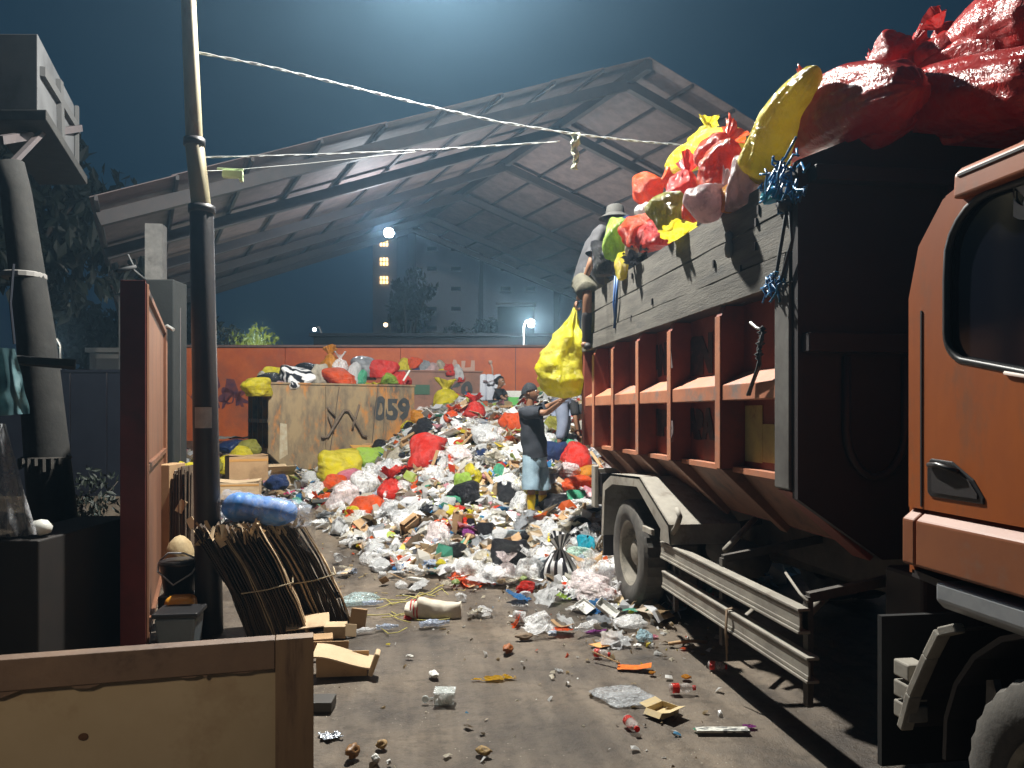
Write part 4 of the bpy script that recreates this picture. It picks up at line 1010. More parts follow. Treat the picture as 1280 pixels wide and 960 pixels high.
def tied_bag(seed, neck=.16, ears=.35, nr=40, nt=56, lump=.16):
    # unit bag: radius ~.5, height ~1 to the knot; standing, gathered into a tied neck with flared ears
    r = random.Random(seed); o = Vector((seed*3.7, seed*1.3, seed*2.1)); vs = []
    pl = r.randint(9, 14); ph = r.uniform(0, 6); fc = facet(seed)
    for i in range(nr+1):
        s = i/nr
        if s < .78:
            q = s/.78; z = .92*(1-math.cos(PI*q*.86))/(1-math.cos(PI*.86))*.86
            rad = .5*math.sin(PI*min(1, q*.93+.035))**.62*(1-.22*q)
            rad = max(rad, neck*.35 if q > .5 else 0)
            wv = q**1.6
        else:
            q = (s-.78)/.22; z = .86*.92 + q*ears*.9; rad = neck*.42 + (q**1.2)*ears*.55; wv = 1+q
        if i == 0: rad = 0.02
        for j in range(nt):
            t = 2*PI*j/nt
            d = Vector((math.cos(t), math.sin(t), 0))
            rr = rad*(1 + .085*wv*math.sin(pl*t+ph+z*3+1.5*noise.noise(Vector((d.x*2, d.y*2, z*2))+o)) + .045*wv*math.sin((pl*2+3)*t+z*5))
            p = Vector((d.x*rr, d.y*rr, z))
            k = min(1, rad/.25)
            cc = Vector((0, 0, .40)); dd = p-cc; kf = k*(1-smooth(.62, .8, s)); ff = fc(dd.normalized()) if dd.length > 1e-4 else 1; p = cc+dd*(1+kf*(ff-1.05)*.9)
            n1 = noise.noise(p*1.9+o); n2 = ridged(Vector((p.x*3.4, p.y*3.4, p.z*1.1))+o*2, 3)-.45
            p += (d*.9+Vector((0, 0, .45 if z > .3 else .0)))*k*(lump*.6*n1 + .035*n2)
            if s > .8: p.z += .10*math.sin(2*t+ph)*((s-.78)/.22); p.x += .06*math.sin(t*3)*((s-.78)/.22)
            p.z = max(p.z, .0+.02*noise.noise(p*4))
            vs.append(p)
    fs = [(i*nt+j, i*nt+(j+1) % nt, (i+1)*nt+(j+1) % nt, (i+1)*nt+j) for i in range(nr) for j in range(nt)]
    fs.append(tuple(range(nt))[::-1])
    return mesh_of(vs, fs, 'tied_bag')
def blob_bag(seed, flat=.7, amp=.11, rid=.06):
    bm = bmesh.new(); bmesh.ops.create_icosphere(bm, subdivisions=5, radius=.5); o = Vector((seed*5.1, seed*.7, seed*3.3))
    fc = facet(seed+40, 24, .78, 1.0)
    for v in bm.verts:
        p = v.co.copy(); d = p.normalized(); p = p*(fc(d)*1.05)
        n1 = noise.noise(p*2.2+o); n2 = ridged(Vector((p.x*1.3, p.y*3.6, p.z*3.6))+o, 3)-.5; n3 = ridged(Vector((p.x*3, p.y*9, p.z*9))+o, 2)-.5
        q = p + d*(amp*n1 + rid*n2 + .022*n3)
        q += Vector((noise.noise(p*2+o*2), noise.noise(p*2+o*3), 0))*.12
        q.z = q.z*flat; q.z = max(q.z, -.30*flat)
        v.co = q + Vector((0, 0, .28*flat))
    me = bpy.data.meshes.new('crumpled_bag'); bm.to_mesh(me); bm.free()
    for p in me.polygons: p.use_smooth = True
    return me
def film_sheet(seed, n=26, crum=.26, shred=0):
    o = Vector((seed*2.3, seed*4.1, 7)); vs = []
    for i in range(n+1):
        for j in range(n+1):
            x, y = i/n-.5, j/n-.5
            e = .13*noise.noise(Vector((x*4, y*4, seed)))
            p = Vector((x, y, 0))
            z = crum*(ridged(p*2.4+o, 4)-.35) + .1*noise.noise(p*5+o)
            x2 = x*(1-.25*abs(noise.noise(p*3+o)))+e; y2 = y*(1-.3*abs(noise.noise(p*3+o*2)))-e
            vs.append(Vector((x2, y2, max(z, -.01)*(.6))))
    fs = []
    for i in range(n):
        for j in range(n):
            x, y = i/n-.5, j/n-.5
            if math.hypot(x, y)*2 > .86+.38*noise.noise(Vector((x*5, y*5, seed*3))): continue
            if shred and noise.noise(Vector((x*9, y*3, seed))) > .28: continue
            k = i*(n+1)+j; fs.append((k, k+1, k+n+2, k+n+1))
    return mesh_of(vs, fs, 'crumpled_sheet')
def bottle_mesh(seed, crush=.5):
    r = random.Random(seed); prof = [(.0, 0), (.12, .0), (.15, .03), (.15, .18), (.138, .22), (.15, .26), (.138, .32), (.15, .37), (.15, .62), (.14, .70), (.08, .82), (.048, .88), (.048, .93), (.062, .935), (.062, 1.0), (0, 1.0)]
    mb = MB(); mb.lathe(prof, n=20, caps=False)
    vs = [v.copy() for v in mb.v]; o = Vector((seed, seed*2, 0))
    for v in vs:
        k = crush*(.10 if v.z < .8 else .0); v.x += k*noise.noise(v*6+o); v.y = v.y*(1-crush*.45*(v.z < .75)) + k*noise.noise(v*6+o*2)
    vs = [Vector((v.z-.5, v.x, v.y+.13)) for v in vs]
    return mesh_of(vs, mb.f, 'bottle')
def cup_mesh(seed):
    prof = [(.0, 0), (.17, .0), (.175, .02), (.25, .5), (.265, .51), (.262, .525), (.245, .52), (.168, .03), (0, .025)]
    mb = MB(); mb.lathe(prof, n=22, caps=False); vs = [Vector((v.z-.25, v.x, v.y*.9+.22)) for v in mb.v]
    return mesh_of(vs, mb.f, 'cup')
def carton_mesh(seed, fl=True):     # open-topped box with flaps
    r = random.Random(seed); mb = MB(); a, b, c = .5, r.uniform(.28, .42), r.uniform(.22, .34); t = .012
    mb.box((0, 0, t/2), (2*a, 2*b, t))
    for sx in (-1, 1): mb.box((sx*(a-t/2), 0, c/2), (t, 2*b, c))
    for sy in (-1, 1): mb.box((0, sy*(b-t/2), c/2), (2*a, t, c))
    for sy in (-1, 1):
        an = r.uniform(-.5, 1.3); L = b*.9; m_ = Matrix.Rotation(sy*-an, 3, 'X'); mb.box(Vector((0, sy*b, c)) + m_@Vector((0, sy*L/2, 0)), (2*a*.98, L, t), m_)
    for sx in (-1, 1):
        an = r.uniform(-.3, 1.2); L = b*.7; m_ = Matrix.Rotation(sx*an, 3, 'Y'); mb.box(Vector((sx*a, 0, c)) + m_@Vector((sx*L/2, 0, 0)), (L, 2*b*.96, t), m_)
    me = mesh_of(mb.v, mb.f, 'carton')
    for p in me.polygons: p.use_smooth = False
    return me
def board_mesh(seed, th=.03):       # bent sheet of card or board
    n = 8; vs = []; r = random.Random(seed); b1 = r.uniform(-.12, .12); ry = r.uniform(.45, .8)
    fold = r.random() < .5
    for i in range(n+1):
        for j in range(5):
            x, y = i/n-.5, (j/4-.5)*ry
            z = b1*4*x*x + .03*noise.noise(Vector((x*4, y*4, seed)))
            if fold and x > .1: z += (x-.1)*.7
            vs.append(Vector((x, y+.02*noise.noise(Vector((x*8, 3, seed))), z+.03)))
    top = len(vs); vs += [v-Vector((0, 0, th)) for v in vs]
    fs = [(i*5+j, i*5+j+1, (i+1)*5+j+1, (i+1)*5+j) for i in range(n) for j in range(4)]
    fs += [tuple(top+k for k in f[::-1]) for f in fs]
    ring = [i*5 for i in range(n+1)] + [n*5+j for j in range(1, 5)] + [i*5+4 for i in range(n-1, -1, -1)] + [j for j in range(3, 0, -1)]
    fs += [(ring[k], ring[(k+1) % len(ring)], ring[(k+1) % len(ring)]+top, ring[k]+top) for k in range(len(ring))]
    me = mesh_of(vs, fs, 'flat_piece')
    for p in me.polygons: p.use_smooth = False
    return me
def tray_mesh(seed):
    mb = MB(); r = random.Random(seed); a, b, h = .5, .36, .16
    mb.box((0, 0, .01), (2*a*.85, 2*b*.8, .02))
    for sx in (-1, 1): mb.box((sx*a*.92, 0, h/2), (.03, 2*b*.9, h), Matrix.Rotation(sx*.3, 3, 'Y'))
    for sy in (-1, 1): mb.box((0, sy*b*.9, h/2), (2*a*.92, .03, h), Matrix.Rotation(-sy*.3, 3, 'X'))
    me = mesh_of(mb.v, mb.f, 'tray')
    for p in me.polygons: p.use_smooth = False
    return me
def stick_mesh(seed):
    r = random.Random(seed); mb = MB(); mb.box((0, 0, .02), (1, .085, .035)); 
    for v in mb.v: v.z += .03*v.x; v.y += .02*noise.noise(v*3+Vector((seed, 0, 0)))
    me = mesh_of(mb.v, mb.f, 'stick')
    for p in me.polygons: p.use_smooth = False
    return me
def rind_mesh(seed):               # lump of food waste
    bm = bmesh.new(); bmesh.ops.create_icosphere(bm, subdivisions=3, radius=.5); o = Vector((seed, 0, seed))
    for v in bm.verts: v.co *= (1+.5*noise.noise(v.co*2.3+o)+.3*(ridged(v.co*3+o, 3)-.5))
    for v in bm.verts: v.co.z = v.co.z*.75+.33
    me = bpy.data.meshes.new('lump'); bm.to_mesh(me); bm.free()
    for p in me.polygons: p.use_smooth = True
    return me
SH = {'tied': [tied_bag(k) for k in range(1, 8)], 'blob': [blob_bag(k, flat=.6+.08*(k % 4)) for k in range(1, 10)],
      'sheet': [film_sheet(k) for k in range(1, 8)], 'shred': [film_sheet(k+20, shred=1, crum=.4) for k in range(1, 5)],
      'bottle': [bottle_mesh(k, .3+.15*k) for k in range(1, 6)], 'cup': [cup_mesh(1)], 'carton': [carton_mesh(k) for k in range(1, 6)],
      'board': [board_mesh(k) for k in range(1, 8)], 'tray': [tray_mesh(1)], 'stick': [stick_mesh(k) for k in range(1, 4)], 'lump': [rind_mesh(k) for k in range(1, 5)]}
for k in SH:
    for me in SH[k]:
        if not me.materials: me.materials.append(None)
KIND = {'tied': ('plastic_bag', 'bag', 'tied plastic bag'), 'blob': ('plastic_bag', 'bag', 'bulging plastic bag'), 'sheet': ('plastic_film', 'plastic film', 'crumpled plastic film'),
        'shred': ('torn_plastic_bag', 'torn bag', 'torn plastic bag'), 'bottle': ('plastic_bottle', 'bottle', 'crushed plastic bottle'), 'cup': ('plastic_cup', 'cup', 'plastic cup'),
        'carton': ('cardboard_box', 'box', 'open cardboard box'), 'board': ('flat_board', 'board', 'flat board piece'), 'tray': ('foam_tray', 'tray', 'foam food tray'),
        'stick': ('wooden_stick', 'stick', 'thin piece of wood'), 'lump': ('food_scrap', 'food scrap', 'lump of food waste')}
ORD = ['', 'second', 'third', 'fourth', 'fifth', 'sixth', 'seventh', 'eighth', 'ninth', 'tenth', 'eleventh', 'twelfth', 'thirteenth', 'fourteenth', 'fifteenth', 'sixteenth', 'seventeenth', 'eighteenth', 'nineteenth', 'twentieth', 'twenty-first', 'twenty-second', 'twenty-third', 'twenty-fourth', 'twenty-fifth', 'twenty-sixth', 'twenty-seventh', 'twenty-eighth', 'twenty-ninth', 'thirtieth']
def put(shape, loc, size, m, rot=(0, 0, 0), var=None, name=None, cat=None, label=None, group=None):
    me = SH[shape][(rnd.randrange(len(SH[shape])) if var is None else var) % len(SH[shape])]
    nm, ct, _ = KIND[shape]
    o = bpy.data.objects.new(name or nm, me); COL.objects.link(o)
    o.location = loc; o.rotation_euler = rot; o.scale = size if hasattr(size, '__len__') else (size,)*3
    o.material_slots[0].link = 'OBJECT'; o.material_slots[0].material = m
    setp(o, label, cat or ct, group)
    return o
def HB(px, py, wpx, hpx, col, shape='tied', label='', rot=None, var=None, sink=.25, tcl=None, m=None, group='rubbish bags on the heap', name=None, cat=None, t=None, yaw=None, tilt=0):
    # hero piece at a measured place of the photo; wpx,hpx = size there
    if t is None:
        p, t = hit(px, py+hpx*.40)
    else: p = at(px, py+hpx*.5, t)
    w = wpx/F*t*1.12; h = hpx/F*t*1.1
    base = {'tied': 1.05, 'blob': .62, 'sheet': .22, 'shred': .3, 'carton': .5, 'board': .2, 'bottle': .3, 'cup': .5, 'tray': .3, 'stick': .1, 'lump': .75}[shape]
    sc = (w, w*.9, max(h/base*.95, w*.25)) if shape in ('tied', 'blob', 'lump') else (w, w*.8, max(h/.55, w*.6))
    mm = m or (FM(col))
    r = rot or (tilt, 0, yaw if yaw is not None else rnd.uniform(0, 6.28))
    o = put(shape, p - Vector((0, 0, h*sink*.4)), sc, mm, r, var, name, cat, label, group)
    return o

# ---- the heap body (packed waste) as one mass
def confetti_mat():
    m, nt, b = nmat('packed_waste'); L = nt.links.new
    tc = N(nt, 'ShaderNodeTexCoord'); v = N(nt, 'ShaderNodeTexVoronoi', Scale=7); L(tc.outputs['Object'], v.inputs['Vector'])
    sp = N(nt, 'ShaderNodeSeparateColor'); L(v.outputs['Color'], sp.inputs[0])
    r = N(nt, 'ShaderNodeValToRGB'); e = r.color_ramp.elements; r.color_ramp.interpolation = 'CONSTANT'
    e[0].color = (.20, .16, .11, 1); e[1].position = .20; e[1].color = (.46, .42, .35, 1)
    for p_, c in ((.36, (.6, .6, .58, 1)), (.52, (.22, .15, .09, 1)), (.62, (.5, .38, .22, 1)), (.7, (.7, .7, .7, 1)), (.8, (.10, .09, .08, 1)), (.88, (.45, .10, .05, 1)), (.93, (.5, .55, .6, 1)), (.97, (.55, .48, .1, 1))):
        x = e.new(p_); x.color = c
    L(sp.outputs[0], r.inputs['Fac']); L(r.outputs['Color'], b.inputs['Base Color']); b.inputs['Roughness'].default_value = .6
    bp = N(nt, 'ShaderNodeBump', Strength=1, Distance=.05); L(v.outputs['Distance'], bp.inputs['Height']); L(bp.outputs[0], b.inputs['Normal'])
    return m
mb = MB(); vs = []; NU, NT = 130, 110
def heap_over(u, t):
    p = C2W(u, t); px = 640+F*u/t; z = heap(p.x, p.y); g_ = ramp(t)
    tf = lerp_tab(FRONT, px)
    on = smooth(tf-.1, tf+.5, t)*(1-smooth(17.5, 19.2, t))*smooth(300, 420, px)
    rough = .07*noise.noise(Vector((p.x*5, p.y*5, 0)))+.05*noise.noise(Vector((p.x*11, p.y*11, 4)))
    return (p.x, p.y, z + (rough+.03)*on - .06*(1-on))
for i in range(NT+1):
    t = 6.4+(19.4-6.4)*i/NT
    for j in range(NU+1):
        u = -6.5+13.5*j/NU; vs.append(heap_over(u, t))
mb.add(vs, [(i*(NU+1)+j, i*(NU+1)+j+1, (i+1)*(NU+1)+j+1, (i+1)*(NU+1)+j) for i in range(NT) for j in range(NU)])
o = mb.build('waste_heap', confetti_mat(), smooth_=True); setp(o, 'trodden mixed waste packed under the loose rubbish of the heap', 'waste heap', kind='stuff')

# ---- countless small litter, as one scattered mass
m_tint = mat('litter_film', (.5, .5, .5), rough=.35)
nt = m_tint.node_tree; an = N(nt, 'ShaderNodeVertexColor'); an.layer_name = 'tint'; nt.links.new(an.outputs['Color'], nt.nodes['Principled BSDF'].inputs['Base Color'])
tr_ = N(nt, 'ShaderNodeBsdfTranslucent'); nt.links.new(an.outputs['Color'], tr_.inputs['Color']); ms_ = N(nt, 'ShaderNodeMixShader', Fac=.4); nt.links.new(nt.nodes['Principled BSDF'].outputs[0], ms_.inputs[1]); nt.links.new(tr_.outputs[0], ms_.inputs[2]); nt.links.new(ms_.outputs[0], nt.nodes['Material Output'].inputs['Surface'])
LC = [(.74, .75, .77)]*15+[(.64, .61, .54)]*9+[(.42, .30, .17)]*6+[(.20, .15, .10)]*5+[(.62, .06, .02), (.7, .12, .02), (.65, .5, .03), (.05, .22, .45), (.1, .4, .28), (.65, .3, .35), (.02, .02, .025), (.03, .03, .04), (.45, .55, .6), (.4, .5, .1)]
def litter(n, sampler, smin, smax, name, label, pal=LC):
    mb = MB(); r = random.Random(42+n)
    for _ in range(n):
        p = sampler(r)
        if p is None: continue
        q = smin+(smax-smin)*r.random()**2.2; e = Euler((r.gauss(0, .55), r.gauss(0, .55), r.uniform(0, 6.3))).to_matrix()
        c = r.choice(pal); k = r.uniform(.7, 1.1); c = tuple(min(1, x*k) for x in c)
        a = r.uniform(.35, 1); z = r.uniform(.1, .5)
        pts = [(-q, -q*a, r.uniform(-.2, z)*q), (q*.1, -q*a*r.uniform(.6, 1.2), r.uniform(0, z)*q), (q, -q*a*.7, r.uniform(-.2, z)*q), (q*.9, q*a*.6, r.uniform(-.1, z)*q), (0, q*a, r.uniform(0, z)*q), (-q*.8, q*a*.8, r.uniform(-.2, z)*q), (0, 0, q*r.uniform(.2, .7))]
        base = Vector(p)+Vector((0, 0, q*.15))
        mb.add([base+e@Vector(v) for v in pts], [(0, 1, 6), (1, 2, 6), (2, 3, 6), (3, 4, 6), (4, 5, 6), (5, 0, 6)], c)
    o = mb.build(name, m_tint); setp(o, label, 'litter', kind='stuff'); return o
def samp_heap(r):
    for _ in range(20):
        px = r.uniform(330, 980); t = r.uniform(6.5, 16.5); tf = lerp_tab(FRONT, px)
        if t < tf-.15 or r.random() > min(1, (t-tf+.6)/1.2): continue
        u = (px-640)/F*t; p = C2W(u, t)
        if lerp_tab(HMAX, px) < .03 and r.random() < .5: continue
        return (p.x, p.y, heap(p.x, p.y)+r.uniform(0, .08))
    return None
litter(6500, samp_heap, .03, .15, 'litter', 'countless small scraps of plastic, paper and food over the waste heap')
def samp_ground(r):
    for _ in range(30):
        px = r.uniform(370, 900); py = 560+400*r.random()**1.1; p, t = hit(px, py)
        tf = lerp_tab(FRONT, px)
        if t > tf or (px < 400 and py > 800): continue
        near = math.exp(-(tf-t)/.9)
        if r.random() > near*.9+.015: continue
        return (p.x, p.y, p.z+.002)
    return None
litter(520, samp_ground, .006, .035, 'ground_litter', 'tiny scattered scraps lying on the bare yard ground', [(.7, .7, .68)]*6+[(.5, .45, .35)]*6+[(.3, .22, .12)]*6+[(.1, .07, .04)]*8+[(.5, .08, .03), (.1, .3, .5), (.5, .4, .05)])
def samp_left(r):
    px = r.uniform(225, 345); t = r.uniform(10.5, 17); u = (px-640)/F*t; p = C2W(u, t); return (p.x, p.y, ramp(t)+r.uniform(.0, .25))
litter(1100, samp_left, .03, .14, 'side_litter', 'mixed small scraps strewn left of the rusty numbered container')

# ================================================================== HERO BAGS AND PIECES
H = HB
H(558, 497, 42, 36, 'yellow', 'tied', 'big round yellow bag in front of the second container number', var=1)
H(593, 510, 32, 28, 'red', 'tied', 'round red tied bag right of the big yellow bag', var=2)
H(530, 503, 36, 30, 'red', 'blob', 'soft red bag left of the big yellow bag', var=3)
H(524, 520, 26, 16, 'orange', 'blob', 'flattened orange bag below the soft red bag by the container end')
H(565, 519, 22, 20, 'orange red', 'tied', 'small orange red bag under the big yellow bag')
H(566, 532, 34, 28, 'white', 'board', 'bright white foam board standing on the upper heap', m=m_paper, tilt=.9, yaw=-.2, group=None, name='foam_board', cat='foam board')
H(545, 517, 26, 14, 'cream', 'board', 'cream card sheet below the big yellow bag', m=m_paper, tilt=.3, group=None)
H(521, 538, 22, 20, 'black', 'blob', 'small black bag on the left upper slope')
H(605, 541, 46, 22, 'black', 'sheet', 'torn black plastic sheet above the middle of the heap', sink=0)
H(587, 537, 26, 14, 'blue', 'sheet', 'bright blue plastic scrap left of the torn black sheet', sink=0)
H(642, 528, 30, 24, 'orange red', 'blob', 'orange red bag touching the worker\'s left side')
H(614, 561, 30, 26, 'orange red', 'shred', 'orange red torn bag in the middle of the slope', sink=0)
H(535, 560, 46, 42, 'red', 'blob', 'large red crumpled bag over the wooden planks', var=5)
H(513, 578, 40, 22, 'red', 'shred', 'torn red plastic trailing below the large red bag', sink=0)
H(632, 573, 32, 18, 'blue', 'sheet', 'blue and white plastic scrap left of the worker\'s shorts', sink=0)
H(488, 608, 40, 38, 'red', 'tied', 'big round shiny red bag at the left foot of the heap', var=4)
H(462, 632, 44, 24, 'orange red', 'blob', 'low orange red bag below the big round red bag', var=2)
H(424, 582, 56, 40, 'yellow', 'blob', 'long greenish yellow bag in front of the rusty container', var=1, yaw=.3)
H(462, 572, 40, 26, 'lime', 'blob', 'pale lime bag at the right end of the long yellow bag')
H(434, 592, 44, 30, 'pink', 'blob', 'soft pink bag hanging over the long yellow bag')
H(417, 604, 28, 24, 'orange red', 'blob', 'orange red bag under the pink bag')
H(428, 620, 40, 40, 'pale pink', 'blob', 'cloudy pinkish clear bag below the pink bag', m=CM('pale pink', .6))
H(455, 606, 36, 40, 'white', 'blob', 'cloudy clear bag between the pink and round red bags', m=CM('white', .5))
H(405, 571, 54, 18, 'pale pink', 'sheet', 'white and pink plastic sheet against the rusty container foot', m=FM('white'))
H(475, 588, 50, 30, 'white', 'blob', 'large pale bag behind the round red bag', m=CM('white', .7))
H(490, 543, 66, 26, 'brown', 'board', 'long flattened brown cardboard leaning by the container', m=m_card, tilt=.5, yaw=.5, group='cardboard on the heap', name='flattened_cardboard', cat='cardboard')
H(476, 556, 60, 16, 'brown', 'board', 'second flattened cardboard with orange edge lying below the leaning one', m=mat('orange_card', (.6, .32, .06), (.5, .25, .06), scale=3, rough=.8), tilt=.3, yaw=.45, group='cardboard on the heap', name='flattened_cardboard', cat='cardboard')
H(475, 528, 32, 22, 'red', 'tied', 'red bag with clear belly at the container front', var=5)
H(490, 533, 26, 20, 'white', 'blob', 'clear bag beside the red bag at the container front', m=CM('cream', .6))
H(405, 622, 28, 26, 'black', 'carton', 'dark open box with green lid at the left foot of the heap', m=mat('dark_box', (.04, .04, .04), (.06, .06, .05), scale=4, rough=.6), yaw=.2, group=None)
H(382, 612, 34, 20, 'lime', 'sheet', 'pale green sheet left of the dark open box', m=FM('lime'), sink=0)
H(370, 606, 26, 22, 'pink', 'board', 'magenta folder leaning left of the pale green sheet', m=mat('magenta_card', (.45, .03, .12), rough=.5), tilt=.5, group=None, name='folder', cat='folder')
H(395, 606, 34, 10, 'green', 'board', 'pale mint flat tray beside the dark open box', m=mat('mint_plastic', (.45, .72, .62), rough=.4), group=None)
H(342, 592, 40, 24, 'brown', 'carton', 'small printed cardboard box left of the magenta folder', m=m_cardp, yaw=.4, group='cardboard boxes left of the heap')
H(328, 604, 42, 20, 'brown', 'carton', 'open pale cardboard box in front of the small printed box', m=m_cardp, yaw=-.3, group='cardboard boxes left of the heap')
H(556, 634, 34, 20, 'white', 'board', 'clean white square board on the lower slope', m=m_paper, tilt=.35, yaw=.3, group=None)
H(578, 606, 24, 30, 'lime', 'blob', 'lime green bag above the yellow strip on the lower slope')
H(582, 630, 28, 30, 'yellow', 'shred', 'yellow plastic strip on the lower slope below the lime bag', sink=0)
H(597, 619, 26, 24, 'black', 'board', 'dark folded card beside the yellow strip', m=mat('dark_card', (.04, .045, .06), rough=.5), tilt=.7, group=None)
H(665, 611, 20, 14, 'yellow', 'blob', 'yellow bag lying against the worker\'s boots')
H(697, 626, 40, 38, 'black', 'blob', 'large black bag right of the worker\'s boots', var=3)
H(694, 645, 46, 20, 'black', 'sheet', 'black plastic sheet below the large black bag', sink=0)
H(722, 624, 30, 24, 'green', 'blob', 'green plastic bag right of the large black bag')
H(720, 572, 40, 34, 'red', 'blob', 'big red bag below the truck tail', var=6)
H(722, 602, 44, 20, 'orange red', 'blob', 'flat orange red bag left of the rear fender')
H(724, 551, 18, 20, 'orange red', 'tied', 'small bright red bag under the truck corner')
H(713, 588, 38, 24, 'pale pink', 'blob', 'cloudy pinkish bag between the two red bags by the truck', m=CM('pale pink', .65))
H(738, 590, 30, 20, 'orange', 'blob', 'orange bag touching the rear fender')
H(695, 567, 30, 30, 'navy', 'blob', 'dark blue bag behind the worker\'s shorts')
H(703, 552, 34, 20, 'green', 'blob', 'shiny green bag right of the worker\'s shirt')
H(693, 530, 26, 20, 'olive', 'blob', 'olive bag under the worker\'s outstretched arm')
H(716, 520, 26, 14, 'red', 'blob', 'small red bag in front of the stooping person')
H(638, 696, 46, 44, 'black', 'blob', 'black bag at the front edge of the heap behind white bags', var=1)
H(632, 713, 36, 34, 'pale pink', 'tied', 'pinkish white tied bag at the heap\'s front edge', m=CM('pale pink', .75), var=3)
H(662, 708, 44, 40, 'white', 'tied', 'round white tied bag at the heap\'s front edge', var=0, m=CM('white', .8))
H(657, 733, 20, 16, 'red', 'blob', 'small red crumpled bag on the ground before the white bags')
H(595, 716, 66, 26, 'orange red', 'shred', 'torn orange red bag spread on the ground before the heap', sink=0, var=0)
H(733, 682, 24, 28, 'turquoise', 'blob', 'bright turquoise ball shaped bag left of the rear wheel', var=4)
H(721, 694, 34, 24, 'green', 'blob', 'clear greenish bag below the turquoise one', m=CM('green', .6))
H(761, 716, 48, 46, 'white', 'blob', 'big clear bag against the rear wheel', m=CM('white', .5), var=5)
H(740, 708, 30, 32, 'white', 'tied', 'clear tied bag right of the striped bag', m=CM('white', .55), var=2)
H(747, 742, 50, 24, 'white', 'blob', 'clear bag with food scraps at the front of the rear wheel', m=CM('pale pink', .5))
H(700, 735, 30, 16, 'grey', 'sheet', 'bluish clear film before the striped bag', m=CM('blue', .5), sink=0)
H(728, 740, 36, 20, 'grey', 'sheet', 'lilac clear film on the ground before the rear wheel', m=CM('purple', .5), sink=0)
H(589, 663, 24, 22, 'purple', 'blob', 'small magenta purple bag on the lower slope')
H(607, 664, 26, 22, 'black', 'blob', 'black crinkled bag beside the magenta purple bag')
H(662, 668, 34, 16, 'navy', 'board', 'dark purple and teal folded cloth on the lower right slope', m=mat('purple_cloth', (.06, .03, .14), (.03, .12, .15), scale=3, rough=.8), group=None, name='folded_cloth', cat='cloth')
H(634, 686, 34, 18, 'brown', 'board', 'upright pale wooden board above the black bag at the heap front', m=m_woodp, tilt=1.25, yaw=.05, group=None)
H(653, 675, 20, 24, 'black', 'blob', 'small black bag right of the pale wooden board')
H(656, 694, 18, 24, 'orange red', 'blob', 'orange red bag behind the white tied bags')
H(515, 652, 40, 20, 'white', 'blob', 'flat clear bag at the lower left edge of the heap', m=CM('white', .6))
H(480, 655, 44, 16, 'white', 'sheet', 'flat white plastic sheet at the left edge of the heap', m=FM('white'), sink=0)
H(448, 645, 36, 22, 'white', 'blob', 'milky tied-up bag left of the flat white sheet', m=CM('white', .75))
H(408, 649, 34, 14, 'white', 'tray', 'pale foam tray at the far left of the heap edge', m=m_paper)
H(502, 681, 56, 16, 'white', 'sheet', 'torn white paper sheet on the ground left of the heap', m=FM('white'), sink=0)
H(493, 670, 34, 16, 'brown', 'board', 'narrow brown card edge at the left edge of the heap', m=m_cardp, tilt=.5, group=None)
H(448, 662, 18, 10, 'brown', 'board', 'tiny brown card on the left heap edge', m=m_cardp, group=None)
H(545, 590, 30, 34, 'white', 'blob', 'white crumpled bag below the plank crossing', m=CM('white', .75))
H(575, 575, 40, 26, 'white', 'shred', 'white torn bag in the middle of the slope', m=FM('white'), sink=0)
H(560, 563, 44, 20, 'white', 'sheet', 'white wrinkled film above the long plank', m=FM('white'), sink=0)
# planks
for (x0, y0, x1, y1, lb) in ((537, 596, 547, 563, 'short plank standing steeply on the slope'), (524, 612, 566, 590, 'long thin plank slanting across the slope'), (660, 655, 706, 690, 'pale plank lying left of the turquoise bag'), (618, 612, 606, 590, 'short pale plank upright near the lime bag')):
    a, ta = hit(x0, y0); b, tb_ = hit(x1, y1); a.z += .05; b = at(x1, y1, ta+.1 if abs(x1-x0) < 20 else tb_-.1)
    mb = MB(); mb.bar(a, b, .07, .02); o = mb.build('wooden_plank', m_woodp, bevel=.003); origin_at(o, a); setp(o, lb, 'plank', 'loose planks on the heap')
# striped bag
m_str = None
def striped(name, n, vertical=True):
    m, nt, b = nmat(name); L = nt.links.new; tc = N(nt, 'ShaderNodeTexCoord')
    sp = N(nt, 'ShaderNodeSeparateXYZ'); L(tc.outputs['Object'], sp.inputs[0])
    at2 = N(nt, 'ShaderNodeMath', operation='ARCTAN2'); L(sp.outputs[1], at2.inputs[0]); L(sp.outputs[0], at2.inputs[1])
    if not vertical: at2 = N(nt, 'ShaderNodeMath', operation='ADD'); L(sp.outputs[0], at2.inputs[0])
    mu = N(nt, 'ShaderNodeMath', operation='MULTIPLY'); mu.inputs[1].default_value = n; L(at2.outputs[0], mu.inputs[0])
    si = N(nt, 'ShaderNodeMath', operation='SINE'); L(mu.outputs[0], si.inputs[0]); gt = N(nt, 'ShaderNodeMath', operation='GREATER_THAN'); gt.inputs[1].default_value = 0; L(si.outputs[0], gt.inputs[0])
    mx = N(nt, 'ShaderNodeMix', data_type='RGBA'); L(gt.outputs[0], mx.inputs['Factor']); mx.inputs['A'].default_value = (.02, .02, .025, 1); mx.inputs['B'].default_value = (.7, .7, .7, 1)
    L(mx.outputs['Result'], b.inputs['Base Color']); b.inputs['Roughness'].default_value = .3
    return m
H(700, 706, 46, 54, 'white', 'tied', 'black and white vertically striped bag tied at the top', m=striped('striped_film', 11), var=5, group=None, yaw=.4, sink=.1)
